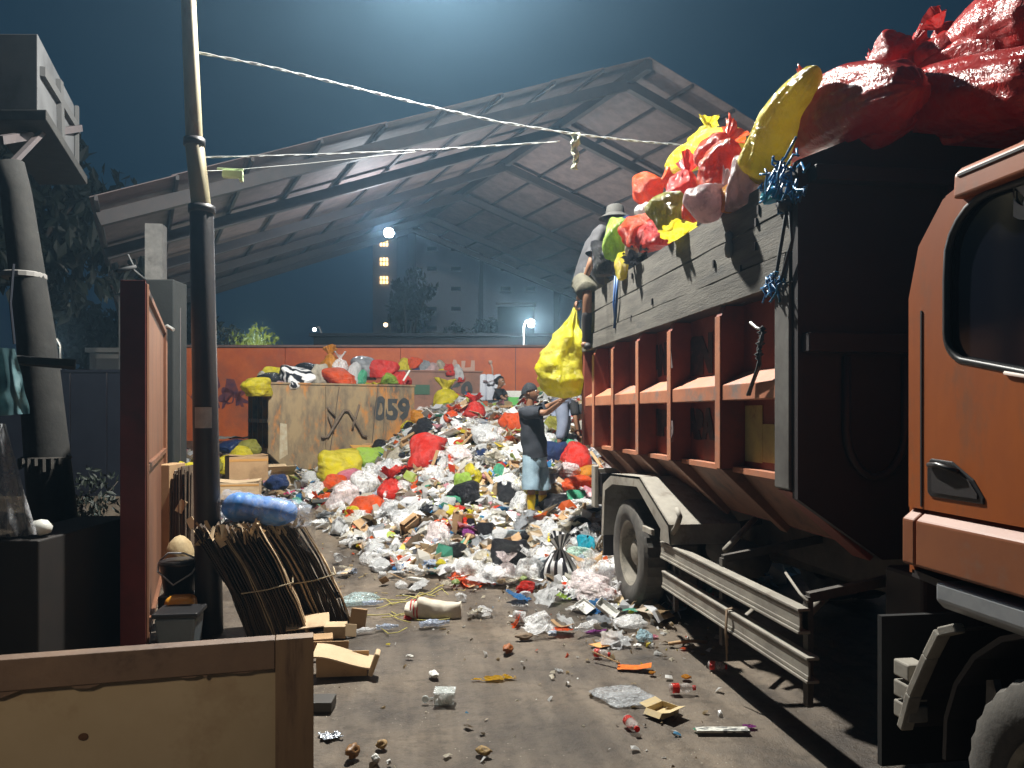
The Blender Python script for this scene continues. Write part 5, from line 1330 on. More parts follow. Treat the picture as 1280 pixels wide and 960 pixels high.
# bowls, basket
p, t = hit(727, 672); mb = MB(); mb.lathe([(0, 0), (.08, .0), (.125, .08), (.13, .10), (.118, .09), (.075, .012), (0, .01)], n=24, caps=False)
o = mb.build('black_bowl', m_trim, smooth_=True); o.location = p+Vector((0, 0, .1)); o.rotation_euler = (1.25, 0, -.2); setp(o, 'black round bowl tilted towards us above the turquoise bag', 'bowl')
p, t = hit(742, 656); mb = MB(); mb.lathe([(0, 0), (.10, .0), (.17, .12), (.18, .15), (.165, .14), (.095, .012), (0, .01)], n=24, caps=False)
o = mb.build('brown_basin', mat('brown_clay', (.28, .16, .11), (.2, .12, .09), scale=4, rough=.6), smooth_=True); o.location = p+Vector((0, 0, .05)); o.rotation_euler = (2.6, .2, 0); setp(o, 'brown upturned basin behind the black bowl', 'basin')
p, t = hit(754, 700); mb = MB()
for k in range(9): a_ = k*.035; mb.lathe([(.10+.02*math.sin(k), a_), (.115+.02*math.sin(k), a_+.015), (.10+.02*math.sin(k), a_+.03)], n=22, caps=False)
for j in range(14): t_ = 2*PI*j/14; mb.tube([(.11*math.cos(t_), .11*math.sin(t_), 0), (.13*math.cos(t_), .13*math.sin(t_), .16), (.115*math.cos(t_), .115*math.sin(t_), .31)], .006, 5)
o = mb.build('wicker_basket', mat('dark_wicker', (.16, .11, .06), (.08, .06, .04), scale=12, rough=.8), smooth_=True); o.location = p+Vector((0, 0, .02)); o.rotation_euler = (.5, .3, 0); setp(o, 'dark wicker basket squeezed beside the rear wheel', 'basket')

# ================================================================== GENERATED SCATTER OF INDIVIDUAL PIECES
SC_ITEMS = []
mix = ([('blob', 'white', 'C')]*18+[('blob', 'white', 'F')]*7+[('tied', 'white', 'C')]*6+[('sheet', 'grey', 'F')]*8+[('sheet', 'cream', 'C')]*8+[('shred', 'cream', 'F')]*8+[('blob', 'cream', 'F')]*6+[('blob', 'red', 'F')]*4+[('tied', 'orange red', 'F')]*3+[('blob', 'yellow', 'F')]*3+[('blob', 'black', 'F')]*6+[('blob', 'pale pink', 'C')]*8
       +[('blob', 'grey', 'C')]*7+[('blob', 'green', 'F')]*2+[('blob', 'navy', 'F')]*2+[('sheet', 'white', 'F')]*26+[('sheet', 'white', 'C')]*16+[('sheet', 'orange red', 'F')]*4+[('sheet', 'blue', 'F')]*3+[('sheet', 'cream', 'F')]*8+[('shred', 'black', 'F')]*4
       +[('shred', 'white', 'F')]*8+[('shred', 'orange red', 'F')]*3+[('shred', 'lime', 'F')]*2+[('bottle', 'white', 'C')]*12+[('bottle', 'blue', 'C')]*6+[('cup', 'white', 'C')]*8+[('carton', 'brown', m_card)]*5+[('carton', 'pale brown', m_cardp)]*4
       +[('board', 'brown', m_card)]*10+[('board', 'white', m_paper)]*16+[('board', 'pale brown', m_cardp)]*8+[('tray', 'white', m_paper)]*7+[('stick', 'brown', m_woodp)]*12+[('lump', 'brown', mat('food_waste', (.16, .09, .04), (.3, .2, .1), scale=5, rough=.7, bump=.4))]*14
       +[('lump', 'green', mat('green_scraps', (.10, .16, .04), (.2, .24, .08), scale=5, rough=.6))]*5)
SZ = {'blob': (.22, .48), 'tied': (.24, .42), 'sheet': (.32, .66), 'shred': (.3, .6), 'bottle': (.24, .34), 'cup': (.14, .2), 'carton': (.18, .36), 'board': (.18, .46), 'tray': (.16, .22), 'stick': (.25, .7), 'lump': (.06, .13)}
def scatter(n, pick, rr, tag):
    for _ in range(n):
        q = pick(rr)
        if q is None: continue
        sh, c, mk = rr.choice(mix)
        s0, s1 = SZ[sh]; s = s0+(s1-s0)*rr.random()**1.4
        if sh in ('blob', 'tied') and c in ('red', 'orange red', 'green', 'yellow', 'navy'): s *= .75
        mm = FM(c) if mk == 'F' else CM(c, .55) if mk == 'C' else mk
        w = Vector(q); e = .05
        nx = (heap(w.x-e, w.y)-heap(w.x+e, w.y))/(2*e); ny = (heap(w.x, w.y-e)-heap(w.x, w.y+e))/(2*e)
        rot = Vector((nx, ny, 1)).to_track_quat('Z', 'Y').to_matrix().to_4x4() @ Matrix.Rotation(rr.uniform(0, 6.28), 4, 'Z') @ Euler((rr.gauss(0, .35), rr.gauss(0, .35), 0)).to_matrix().to_4x4()
        o = put(sh, w-Vector((0, 0, s*.08 if sh in ('blob', 'tied') else -.03)), (s, s*rr.uniform(.8, 1.1), s*rr.uniform(.8, 1.2)), mm, rot.to_euler())
        SC_ITEMS.append((o, sh, c, s, mk == 'C', tag))
rr = random.Random(99)
ZN = {'h': 0}
def pick_heap(r):
    for _ in range(60):
        px = r.uniform(385, 800); py = r.uniform(505, 760); p, t = hit(px, py); tf = lerp_tab(FRONT, px)
        if t < tf-.05 or t > 16.3 or (px > 752 and py > 640) or (px < 470 and py < 600): continue
        if 650 < px < 690 and 470 < py < 615 and t < 10.5: continue
        return (p.x, p.y, p.z+.03)
    return None
scatter(430, pick_heap, rr, 'h')
def pick_front(r):
    for _ in range(60):
        px = r.uniform(395, 770); tf = lerp_tab(FRONT, px); t = tf+.2-1.9*r.random()**2; p = C2W((px-640)/F*t, t)
        return (p.x, p.y, heap(p.x, p.y)+.01)
SZ.update({'blob': (.12, .3), 'tied': (.14, .28), 'sheet': (.16, .4), 'shred': (.15, .3), 'board': (.08, .22), 'stick': (.12, .35), 'carton': (.1, .18)})
mix_all = mix; mix = [q for q in mix if q[0] not in ('blob', 'tied', 'carton') or (q[0] == 'blob' and q[1] == 'white')]
scatter(120, pick_front, rr, 'f')
mix = mix_all
def pick_left(r):
    px = r.uniform(232, 335); t = r.uniform(11.5, 16.5); p = C2W((px-640)/F*t, t); return (p.x, p.y, ramp(t)+.12)
SZ.update({'blob': (.2, .45), 'board': (.25, .6), 'carton': (.25, .5)})
scatter(34, pick_left, rr, 'l')
def zone(px, py, tag):
    if tag == 'l': return 'left of the rusty numbered container'
    if tag == 'f': return 'on the ground at the heap\'s front edge'
    if py < 545:
        return 'on the upper heap by the containers' if px < 600 else 'on the upper heap behind the worker'
    if py < 600:
        return 'on the slope below the container number' if px < 560 else 'on the slope left of the worker' if px < 650 else 'between the worker and truck tail'
    if py < 660:
        return 'at the heap\'s lower left' if px < 540 else 'on the slope below the worker' if px < 680 else 'left of the rear fender'
    return 'on the low front of the heap' if px < 690 else 'beside the rear wheel'
buckets = {}
for it in SC_ITEMS:
    o, sh, c, s, clr, tag = it; px, py, t = to_px(o.location)
    key = (('clear ' if clr else '')+('' if clr and c in ('white', 'grey') else c+' ')+KIND[sh][2], zone(px, py, tag))
    buckets.setdefault(key, []).append((px, o, sh))
for (what, z), L_ in buckets.items():
    L_.sort(key=lambda q: q[0]); what = ' '.join(what.split()).replace('clear crumpled plastic film', 'crumpled clear film')
    for i, (px, o, sh) in enumerate(L_):
        if len(L_) == 1: lb = f'{what} {z}'
        elif i == 0: lb = f'{what} {z}, leftmost'
        elif i == len(L_)-1: lb = f'{what} {z}, rightmost'
        else: lb = f'{what} {z}, {ORD[min(i, 29)]} from left'
        o['label'] = lb; o['group'] = {'l': 'waste strewn left of the container', 'f': 'waste along the front edge of the heap', 'h': 'loose waste on the heap'}['h' if z.startswith('on the') or True else 'h']
# ================================================================== CONTAINERS
m_rust = mat('rusty_yellow_container', (.28, .20, .105), (.085, .065, .05), scale=2.2, rough=.7, stretch=(1.2, 1.2, .5), stain=(.42, .17, .035), stain_scale=2.4, stain_range=(.5, .6), bump=.25, bscale=12, contrast=(.4, .6), detail=9)
m_rust2 = mat('rusty_red_container', (.26, .12, .08), (.17, .09, .065), scale=2.6, rough=.7, stain=(.10, .06, .05), stain_scale=3, bump=.15)
m_frame = mat('rusty_frame_steel', (.17, .12, .08), (.10, .075, .055), scale=5, rough=.75)
def container(cu, ct, e1, e2, L, W, z0, z1, m, label, num, npx, xb):
    # cu,ct: near left corner in eye coordinates; e1 along the front, e2 towards the back
    e1 = C2W(*e1)-C2W(0, 0); e1.normalize(); e2 = C2W(*e2)-C2W(0, 0); e2.normalize(); Z = Vector((0, 0, 1))
    c = C2W(cu, ct)
    r = thing('waste_container', label, 'waste container', (c.x, c.y, z0), 0, 'numbered steel waste containers')
    P = lambda a, b, z: c + e1*a + e2*b + Z*z
    cut = .34
    # front sheet (with the lower left and right corners cut away), back sheet
    for b in (0, W-.02):
        mb = MB(); mb.prism([P(0, b, z0+cut), P(cut, b, z0), P(L-cut, b, z0), P(L, b, z0+cut), P(L, b, z1), P(0, b, z1)], e2*.02); mb.build('front_sheet' if b == 0 else 'back_sheet', m, r)
    # ends: frame with recessed sheet
    for a, s in ((0, 1), (L, -1)):
        mb = MB(); mb.prism([P(a+s*.12, .021, z0+cut), P(a+s*.12, W-.021, z0+cut), P(a+s*.12, W-.021, z1-.02), P(a+s*.12, .021, z1-.02)], e1*s*.02); mb.build('end_sheet', m_frame, r)
        for k in range(5):
            b = .04+k*(W-.10)/4; mb = MB(); mb.prism([P(a, b, z0+cut), P(a, b+.06, z0+cut), P(a, b+.06, z1-.09), P(a, b, z1-.09)], e1*s*.118); mb.build('end_rib', m, r)
        for z in (z0+cut, (z0+z1)/2+.08, z1-.085):
            mb = MB(); mb.prism([P(a-s*.01, .022, z), P(a-s*.01, W-.022, z), P(a-s*.01, W-.022, z+.075), P(a-s*.01, .022, z+.075)], e1*s*.125); mb.build('end_beam', m, r)
        mb = MB(); mb.prism([P(a, .021, z0+cut), P(a+s*cut, .021, z0), P(a+s*cut, W-.021, z0), P(a, W-.021, z0+cut)], -e1*s*.02+Z*.0); mb.build('sloping_end', m_frame, r)
    mb = MB(); mb.prism([P(cut, .021, z0), P(L-cut, .021, z0), P(L-cut, W-.021, z0), P(cut, W-.021, z0)], Z*.03); mb.build('floor', m_frame, r)
    mb = MB()
    for b in (-.025, W-.035):
        mb.prism([P(-.02, b, z1+.002), P(L+.02, b, z1+.002), P(L+.02, b+.06, z1+.002), P(-.02, b+.06, z1+.002)], Z*.035)
    mb.build('rim', m, r)
    for b in (.35, W-.5):
        mb = MB(); mb.prism([P(cut+.05, b, z0-.16), P(L-cut-.05, b, z0-.16), P(L-cut-.05, b+.1, z0-.16), P(cut+.05, b+.1, z0-.16)], Z*.155); mb.build('skid', m_frame, r)
    # number
    if num:
        for s_, a, sz, st in num: lettering(s_, sz, P(a, -.004, z1-.30*(z1-z0)), e1, Z, mat('black_stencil_paint', (.025, .028, .03), (.05, .05, .05), scale=9, rough=.7), r, wob=.04, stretch=st)
    return r, P
z1 = at(337, 480, 14.5).z; z0 = at(362, 588, 14.6).z
rc, P = container(-4.6, 14.5, (.87, .49), (-.49, .87), 2.95, 2.0, z0, z1, m_rust, 'rusty yellow brown waste container numbered 059 piled with bags', [('059', 2.47, .60, .86)], None, 0)
# lighter welded panel + A-shaped bars on the front
e1 = (P(1, 0, 0)-P(0, 0, 0)); e2 = P(0, 1, 0)-P(0, 0, 0); Z = Vector((0, 0, 1))
mb = MB()
for q in ([(1.38, .98), (1.62, .0)], [(2.22, 1.0), (2.42, .1)]):
    mb.bar(P(q[0][0]-.22, -.012, z1-1.45*q[0][1]+.0), P(q[1][0]-.26, -.012, z1-.03), .012, .03, up=e2)
mb.build('weld_seam', m_frame, rc)
hw = lambda a, z: P(1.0+(a-1.15)*.78, -.05, z1-z)
mb = MB(); mb.tube([hw(1.15, 1.02), hw(1.30, 1.02), hw(1.62, .62), hw(1.72, .50), hw(1.84, .50), hw(1.94, .62), hw(2.22, 1.0), hw(2.32, 1.02)], .028, 8)
mb.tube([hw(1.30, .44), hw(1.50, .62)], .022, 8); mb.tube([hw(1.32, .60), hw(1.46, .92)], .018, 8); mb.tube([hw(2.12, .38), hw(1.98, .74), hw(1.94, .86)], .022, 8); mb.tube([hw(1.98, .66), hw(2.10, .86)], .018, 8)
mb.build('lifting_bars', m_frame, rc, smooth_=True)
mb = MB(); mb.bar(P(1.1, -.03, z1-.02), P(1.1, -.03, z0+.02), .03, .02, up=e2); mb.bar(P(2.33, -.02, z1-.06), P(2.25, -.02, z0+.1), .03, .012, up=e2); mb.build('stiffener', m_rust, rc)
mb = MB(); mb.prism([P(.22, -.003, z0+.9), P(.34, -.003, z0+.88), P(.36, -.003, z0+.3), P(.2, -.003, z0+.2)], -e2*.002); mb.build('paint_scrape', mat('pale_scrape', (.42, .38, .28), (.34, .26, .16), scale=12, rough=.7), rc)
c2z1 = at(520, 466, 17.6).z
rc2, P2 = container(-2.62, 17.0, (.97, .24), (-.24, .97), 2.0, 1.7, c2z1-1.4, c2z1, m_rust2, 'second reddish container numbered 060 behind the right end of the first', [('060', 1.42, .46, 1.0)], None, 0)
mb = MB(); mb.box(P2(.55, -.008, c2z1-.40), (.5, .012, .22), Matrix.Rotation(math.atan2((P2(1, 0, 0)-P2(0, 0, 0)).y, (P2(1, 0, 0)-P2(0, 0, 0)).x), 3, 'Z')); mb.build('green_patch', mat('green_patch', (.03, .09, .05), rough=.6), rc2)
# bags in container 1 (on the rim and heaped)
def top_fill(P, L, W, z, seed):
    mb = MB(); n = 24; vs = []
    for i in range(n+1):
        for j in range(n+1):
            a, b = .14+(L-.28)*i/n, .03+(W-.06)*j/n; h = .22*math.sin(PI*i/n)*math.sin(PI*j/n)+.06*noise.noise(Vector((a*3, b*3, seed)))
            vs.append(P(a, b, z-.12+h))
    mb.add(vs, [(i*(n+1)+j, i*(n+1)+j+1, (i+1)*(n+1)+j+1, (i+1)*(n+1)+j) for i in range(n) for j in range(n)])
    o = mb.build('container_waste', MATS.get('x') or bpy.data.materials['packed_waste'], smooth_=True); setp(o, 'packed waste filling the container numbered '+('059' if seed == 1 else '060'), 'waste', kind='stuff')
top_fill(P, 2.95, 2.0, z1, 1); top_fill(P2, 2.0, 1.7, c2z1, 2)
G1 = 'bags heaped on the container numbered 059'
for px, py, w, h, c, sh, dt, lb, mk in (
    (321, 483, 30, 17, 'yellow', 'blob', -.1, 'yellow bag draped over the left rim of the container', None),
    (340, 466, 24, 12, 'yellow', 'blob', .7, 'yellow round bag behind the striped bag on the container', None),
    (340, 474, 26, 14, 'black', 'blob', .4, 'black bag left of the striped bag on the container', None),
    (330, 470, 14, 10, 'grey', 'blob', .6, 'small grey bag at the left end of the container load', 'C'),
    (368, 471, 34, 22, 'white', 'blob', .3, 'black and white striped bag lying on the container', 'S'),
    (388, 462, 40, 24, 'black', 'blob', .8, 'wide black bag in the middle of the container load', None),
    (413, 452, 28, 22, 'orange', 'tied', .9, 'orange yellow bag topping the container load', None),
    (425, 456, 22, 18, 'white', 'tied', .7, 'clear round bag right of the topmost orange yellow bag', 'C'),
    (400, 469, 18, 20, 'cream', 'blob', .4, 'cream printed bag under the topmost bag', None),
    (424, 470, 38, 16, 'orange red', 'blob', .35, 'orange red bag at the container rim below the clear bag', None),
    (443, 466, 14, 22, 'white', 'blob', .4, 'narrow white bag right of the orange red bag on the rim', None),
    (455, 459, 34, 22, 'grey', 'blob', 1.0, 'wide grey blue bag at the back of the container load', None),
    (452, 472, 12, 16, 'green', 'blob', .35, 'dark green bag right of the narrow white bag', None),
    (478, 461, 30, 16, 'red', 'blob', .7, 'red bag near the right end of the container load', None),
    (469, 472, 26, 14, 'yellow', 'sheet', .3, 'yellow crumpled bag on the rim above the painted zero', None),
    (487, 472, 20, 10, 'lime', 'blob', .35, 'pale lime bag right of the yellow crumpled bag', None),
    (500, 470, 20, 16, 'red', 'blob', .5, 'red and white bag at the right rim of the container', None),
    (352, 478, 18, 6, 'pale pink', 'blob', .25, 'flat pale pink bag below the striped bag on the rim', None)):
    t = 14.5+(px-337)/F*14.5*.55*.9+dt
    m = CM(c) if mk == 'C' else striped('striped_film_two', 34, False) if mk == 'S' else None
    H(px, py-(1 if h > 12 else 0), w*1.15, h*1.38, c, sh, lb, t=t, sink=.1, m=m, group=G1)
G2 = 'bags heaped on the container numbered 060'
for px, py, w, h, c, lb in ((505, 458, 18, 16, 'yellow', 'yellow bag at the left end of the second container'), (518, 453, 18, 12, 'orange red', 'orange red bag second on the second container'), (530, 457, 16, 14, 'grey', 'bluish white bag on the second container'),
    (523, 463, 18, 8, 'navy', 'dark bag below the bluish white bag'), (541, 459, 20, 12, 'pale pink', 'pale pink bag on the second container'), (551, 455, 14, 10, 'cream', 'cream bag topping the second container'), (552, 463, 16, 8, 'yellow', 'pale yellow bag on the second container rim'),
    (561, 459, 16, 16, 'red', 'red bag near the right of the second container'), (560, 466, 14, 8, 'black', 'black bag at the right rim of the second container'), (573, 464, 14, 16, 'white', 'white bag hanging over the right end of the second container'), (575, 471, 12, 10, 'red', 'small red bag hanging under the white bag on the second container')):
    H(px, py, w, h*1.2, c, 'blob', lb, t=17.4, sink=.1, group=G2)
mb = MB(); mb.tube([at(504, 476, 15.7), at(512, 463, 15.8)], .02, 6); o = mb.build('white_stick', m_paper); origin_at(o, at(504, 476, 15.7)); setp(o, 'thin white stick leaning between the two containers', 'stick')

# ================================================================== left side of the heap: boxes and sacks
def carton_box(label, px, py, w, h, t, yaw, m=m_card, flaps=True):
    p = at(px, py, t); W_, H_ = w/F*t, h/F*t
    r = thing('cardboard_box', label, 'cardboard box', tuple(p), yaw, 'cardboard boxes left of the heap')
    M_ = MW[r.name]
    def lb(c, d, rot=None):
        mb = MB(); mb.box(c, d, rot); return mb
    mb = MB(); mb.box((0, 0, H_/2), (W_, W_*.8, H_)); mb.build('box_body', m, r, world=False, bevel=.004)
    mb = MB(); mb.box((-W_*.26, 0, H_+.012), (W_*.5, W_*.8, .006), Matrix.Rotation(.10, 3, 'Y')); mb.box((W_*.26, 0, H_+.010), (W_*.49, W_*.8, .006), Matrix.Rotation(-.08, 3, 'Y')); mb.build('flaps', m, r, world=False)
    mb = MB(); mb.box((0, -W_*.4-.002, H_*.86), (W_*1.002, .003, H_*.1)); mb.build('tape', mat('brown_tape', (.5, .26, .08), rough=.35), r, world=False)
carton_box('brown closed cardboard box left of the rusty container', 308, 600, 46, 30, 12.6, .35)
carton_box('flat wide pale cardboard box nearest the blue roll', 298, 622, 52, 20, 11.0, .1, m_cardp)
for px, py, w, h, c, t, lb in ((218, 585, 34, 22, 'yellow', 9.8, 'yellow bag behind the cardboard stack left of the steel pole'), (237, 588, 26, 30, 'yellow', 9.6, 'taller yellow bag touching the left of the steel pole'),
    (284, 577, 30, 24, 'yellow', 13.4, 'greenish yellow bag right of the steel pole'), (300, 566, 26, 18, 'yellow', 13.8, 'yellow bag behind the closed cardboard box'), (312, 556, 22, 18, 'olive', 14.6, 'olive bag at the left end of the rusty container'),
    (292, 555, 34, 18, 'navy', 15.0, 'dark blue bag left of the rusty container end'), (268, 576, 20, 20, 'olive', 13, 'olive bag half hidden by the steel pole'), (345, 600, 26, 18, 'navy', 12.2, 'dark bag by the printed boxes')):
    H(px, py, w, h, c, 'blob', lb, t=t, group='bags left of the container')
H(285, 597, 44, 10, 'red', 'board', 'red printed magazine bundle between the two cardboard boxes', t=11.8, m=mat('red_print', (.5, .08, .04), (.5, .4, .35), scale=14, rough=.4), group=None, name='magazine_bundle', cat='magazines')
H(288, 540, 60, 14, 'grey', 'sheet', 'dull grey debris sheet at the wall foot left of the container', t=16.5, m=mat('dull_grey_cloth', (.2, .19, .17), (.12, .12, .1), scale=6, rough=.9), group=None)

# white sacks by the far wall, cloth pile, green crate
mb = MB(); a = at(598, 503, 17.6); 
for k in range(3):
    q = at(603+k*9, 500, 17.6); mb.box(q+Vector((0, 0, .28)), (.17, .3, .62))
o = mb.build('white_sack', mat('woven_white_sack', (.58, .60, .66), (.42, .45, .52), scale=7, rough=.7, stretch=(6, 1, .6)), bevel=.04, smooth_=True); origin_at(o, at(612, 505, 17.6)); setp(o, 'tall pale woven sack leaning on the red wall left of the seated woman', 'sack'); noisy(o, .03, 4)
H(612, 474, 30, 6, 'pale pink', 'shred', 'ragged pink paper fringe on top of the pale woven sack', t=17.5, group=None)
mb = MB(); q = at(644, 511, 16.6); mb.box(q+Vector((0, 0, .1)), (.34, .3, .30)); o = mb.build('green_crate', mat('green_plastic', (.10, .38, .08), rough=.5), bevel=.02); origin_at(o, q); setp(o, 'small green crate right of the seated woman', 'crate')
mb = MB(); q = at(632, 497, 17.2); mb.box(q+Vector((.22, 0, 0)), (.5, .3, .3)); o = mb.build('foam_crate', m_paper, bevel=.02); origin_at(o, q); setp(o, 'pale foam crate behind the green crate', 'crate')

# ================================================================== load on the truck
TG = 'rubbish bags heaped on the truck'
def T(px, py, w, h, c, sh, lb, X, rot=(0, 0, 0), var=None, m=None):
    if c == 'red' and px > 1000 and m is None: m = film('film_big_red', (.50, .022, .018), rough=.26, trans=.25, bump=.35)
    p = onx(px, py, X); t = p.x*ST+p.y*CT; kk = 1.12 if px < 850 else 1.3; W_, H_ = w/F*t*kk, h/F*t*kk
    o = put(sh, p, (1, 1, 1), m or FM(c), rot, var, label=lb, group=TG)
    me = o.data; rm = Euler(rot).to_matrix()
    vs = [v.co for v in me.vertices]
    mn = Vector([min(v[k] for v in vs) for k in range(3)]); mx = Vector([max(v[k] for v in vs) for k in range(3)]); ce = (mn+mx)/2; sz = mx-mn
    # scale so the rotated extent (right, up) fits: long axis of the shape is Z
    s = o.scale
    Rr = C2W(1, 0)-C2W(0, 0)
    ax = [rm@Vector((1, 0, 0)), rm@Vector((0, 1, 0)), rm@Vector((0, 0, 1))]
    up = sum(abs(ax[k].z)*sz[k]*.85 for k in range(3)); ri = sum(abs(ax[k].dot(Rr))*sz[k]*.85 for k in range(3))
    k = ((W_/ri)+(H_/up))/2
    sc = []
    for i in range(3):
        a_ = abs(ax[i].z); b_ = abs(ax[i].dot(Rr)); f_ = (a_*(H_/up)+b_*(W_/ri)+.15*k)/(a_+b_+.15); sc.append(f_)
    o.scale = sc
    o.location = p - rm@Vector((ce.x*sc[0], ce.y*sc[1], ce.z*sc[2]))
    return o
T(820, 231, 66, 44, 'orange red', 'tied', 'orange red tied bag at the left end of the upper load', 2.45, (0, 1.2, TH), 0)
T(854, 226, 46, 58, 'red', 'tied', 'deep red tied bag right of the leftmost orange red one', 2.35, (0, .25, .5), 1)
T(904, 182, 66, 62, 'orange red', 'tied', 'tallest bright red bag of the middle load', 2.45, (0, .7, .3), 3)
T(903, 210, 56, 40, 'orange red', 'blob', 'crinkled orange red bag under the tallest bright red bag', 2.3, (0, 0, 1))
T(895, 243, 70, 60, 'pale pink', 'tied', 'big pinkish white bag hanging over the side boards', 2.02, (0, .9, TH), 2)
T(932, 226, 44, 46, 'pale pink', 'blob', 'pinkish bag with orange peel left of the tall yellow bag', 2.1, (0, 0, .4))
T(926, 246, 40, 26, 'orange', 'blob', 'orange tinted bag under the pinkish bag at the boards', 2.13)
T(836, 266, 50, 40, 'olive', 'blob', 'olive yellow round bag above the grey side boards', 2.1, (0, 0, .8))
T(798, 288, 40, 30, 'orange red', 'blob', 'small orange red bag left of the olive round bag', 2.12)
T(817, 292, 34, 30, 'red', 'blob', 'dark red bag under the olive round bag', 2.2)
T(772, 298, 36, 42, 'lime', 'blob', 'pale green bag beside the man on the truck', 2.15, (0, 0, 2))
T(756, 322, 30, 36, 'black', 'blob', 'black shiny bag at the man\'s hip', 2.08, (0, 0, 1))
T(778, 332, 13, 28, 'yellow', 'blob', 'small yellow bag wedged below the pale green bag', 2.05)
T(848, 288, 54, 26, 'yellow', 'sheet', 'flat bright yellow bag lying on the board edge', 2.06, (0, -.55, -1.5))
T(795, 320, 40, 22, 'black', 'shred', 'black and white torn bag on the board edge', 2.06, (0, -.5, -1.5))
T(790, 308, 14, 22, 'cream', 'blob', 'cream bottle shaped bag between green and red bags', 2.1)
T(783, 278, 26, 16, 'navy', 'blob', 'dark blue bag behind the pale green bag', 2.5)
T(958, 205, 36, 40, 'yellow', 'tied', 'swollen lower yellow bag at the truck corner', 2.15, (0, .3, 0), 3)
T(1128, 62, 76, 58, 'red', 'tied', 'red tied bag bulging above the long red bag', 2.8, (0, 1.1, TH), 4)
T(1140, 118, 130, 86, 'red', 'tied', 'dull red bag in the shade of the headboard top', 2.95, (0, -1.2, TH), 4)
T(1200, 80, 90, 70, 'red', 'blob', 'red bag filling the dip before the highest bag', 3.0, (0, 0, .3), 7)
T(1250, 110, 110, 90, 'red', 'blob', 'large dark red bag below the highest bag', 3.15, (0, 0, .6), 3)
T(1320, 60, 90, 120, 'red', 'blob', 'red bag beyond the highest bag at the frame edge', 3.5, (0, 0, .6), 0)
def long_bag(label, pts, X, m, seed, pleats=11, tail=None, sq=1.0):
    # film sack stretched along a path: (px, py, half width px)
    P = [onx(a, b, X) for a, b, _ in pts]; tt = [p.x*ST+p.y*CT for p in P]; RR = [w/F*t for (_, _, w), t in zip(pts, tt)]
    nr, ntt = 70, 60; vs = []; fc = facet(seed, 30, .8, 1.0); o = Vector((seed*3, seed, 1)); n = len(P)-1
    L_ = (P[-1]-P[0]).length
    for i in range(nr+1):
        s = i/nr; f_ = s*n; k = min(int(f_), n-1); q = f_-k
        p0, p1, p2, p3 = P[max(k-1, 0)], P[k], P[k+1], P[min(k+2, n)]
        c = .5*((2*p1)+(p2-p0)*q+(2*p0-5*p1+4*p2-p3)*q*q+(3*p1-p0-3*p2+p3)*q**3)
        d = (.5*((p2-p0)+(4*p0-10*p1+8*p2-2*p3)*q+(9*p1-3*p0-9*p2+3*p3)*q*q)).normalized()
        r0 = RR[max(k-1, 0)]; r1, r2 = RR[k], RR[k+1]; r = r1*(1-q)+r2*q
        r *= min(1, (s/.10)**.5 if s < .10 else 1)*min(1, ((1-s)/.09)**.5 if s > .91 else 1)
        ax = d.cross(Vector((1, 0, 0))).normalized(); ay = d.cross(ax)
        for j in range(ntt):
            t = 2*PI*j/ntt; dr = ax*math.cos(t)+ay*math.sin(t)*sq
            g = fc(Vector((math.cos(t), math.sin(t), (s-.5)*2.2)).normalized())
            tw = t+s*1.2; pp_ = Vector((math.cos(t)*2.2, math.sin(t)*2.2, s*1.4))
            w_ = .05*math.sin(pleats*tw+2.5*noise.noise(pp_+o))*(.35+1.1*abs(s-.5)) + .13*(ridged(Vector((math.cos(t)*1.6, math.sin(t)*1.6, s*1.1))+o, 4)-.5) + .10*noise.noise(Vector((math.cos(t), math.sin(t), s*4))+o)
            vs.append(c+dr*r*(g*1.03+w_))
    fs = [(i*ntt+j, i*ntt+(j+1) % ntt, (i+1)*ntt+(j+1) % ntt, (i+1)*ntt+j) for i in range(nr) for j in range(ntt)]+[tuple(range(ntt))[::-1], tuple(nr*ntt+j for j in range(ntt))]
    ob = MB().add(vs, fs).build('plastic_bag', m, smooth_=True); origin_at(ob, P[len(P)//2]); setp(ob, label, 'bag', TG); return ob
BR = film('film_big_red', (.50, .022, .018), rough=.26, trans=.25, bump=.35)
long_bag('tall yellow bag leaning on the corner of the load', [(1022, 84, 9), (1006, 102, 17), (988, 126, 22), (974, 152, 29), (962, 182, 27), (955, 208, 31), (950, 224, 16)], 2.12, FM('yellow'), 4, 7)
long_bag('huge shiny red bag slumped over the front corner', [(980, 205, 12), (994, 182, 25), (1022, 155, 36), (1065, 134, 40), (1112, 118, 38), (1150, 108, 20)], 2.34, BR, 7, 13)
long_bag('long dark red bag lying along the headboard top', [(1080, 160, 20), (1125, 138, 36), (1180, 122, 44), (1240, 112, 48), (1300, 104, 46), (1330, 98, 20)], 2.8, BR, 9, 11)
long_bag('highest red tied bag at the top right of the load', [(1172, 74, 10), (1192, 64, 22), (1222, 50, 38), (1262, 30, 48), (1310, 10, 50), (1340, 0, 24)], 3.0, BR, 12, 15)
long_bag('pale yellow bag peeping over behind the red bags', [(838, 212, 10), (856, 198, 20), (884, 186, 24), (912, 176, 20), (925, 170, 8)], 2.75, FM('yellow'), 15, 8)
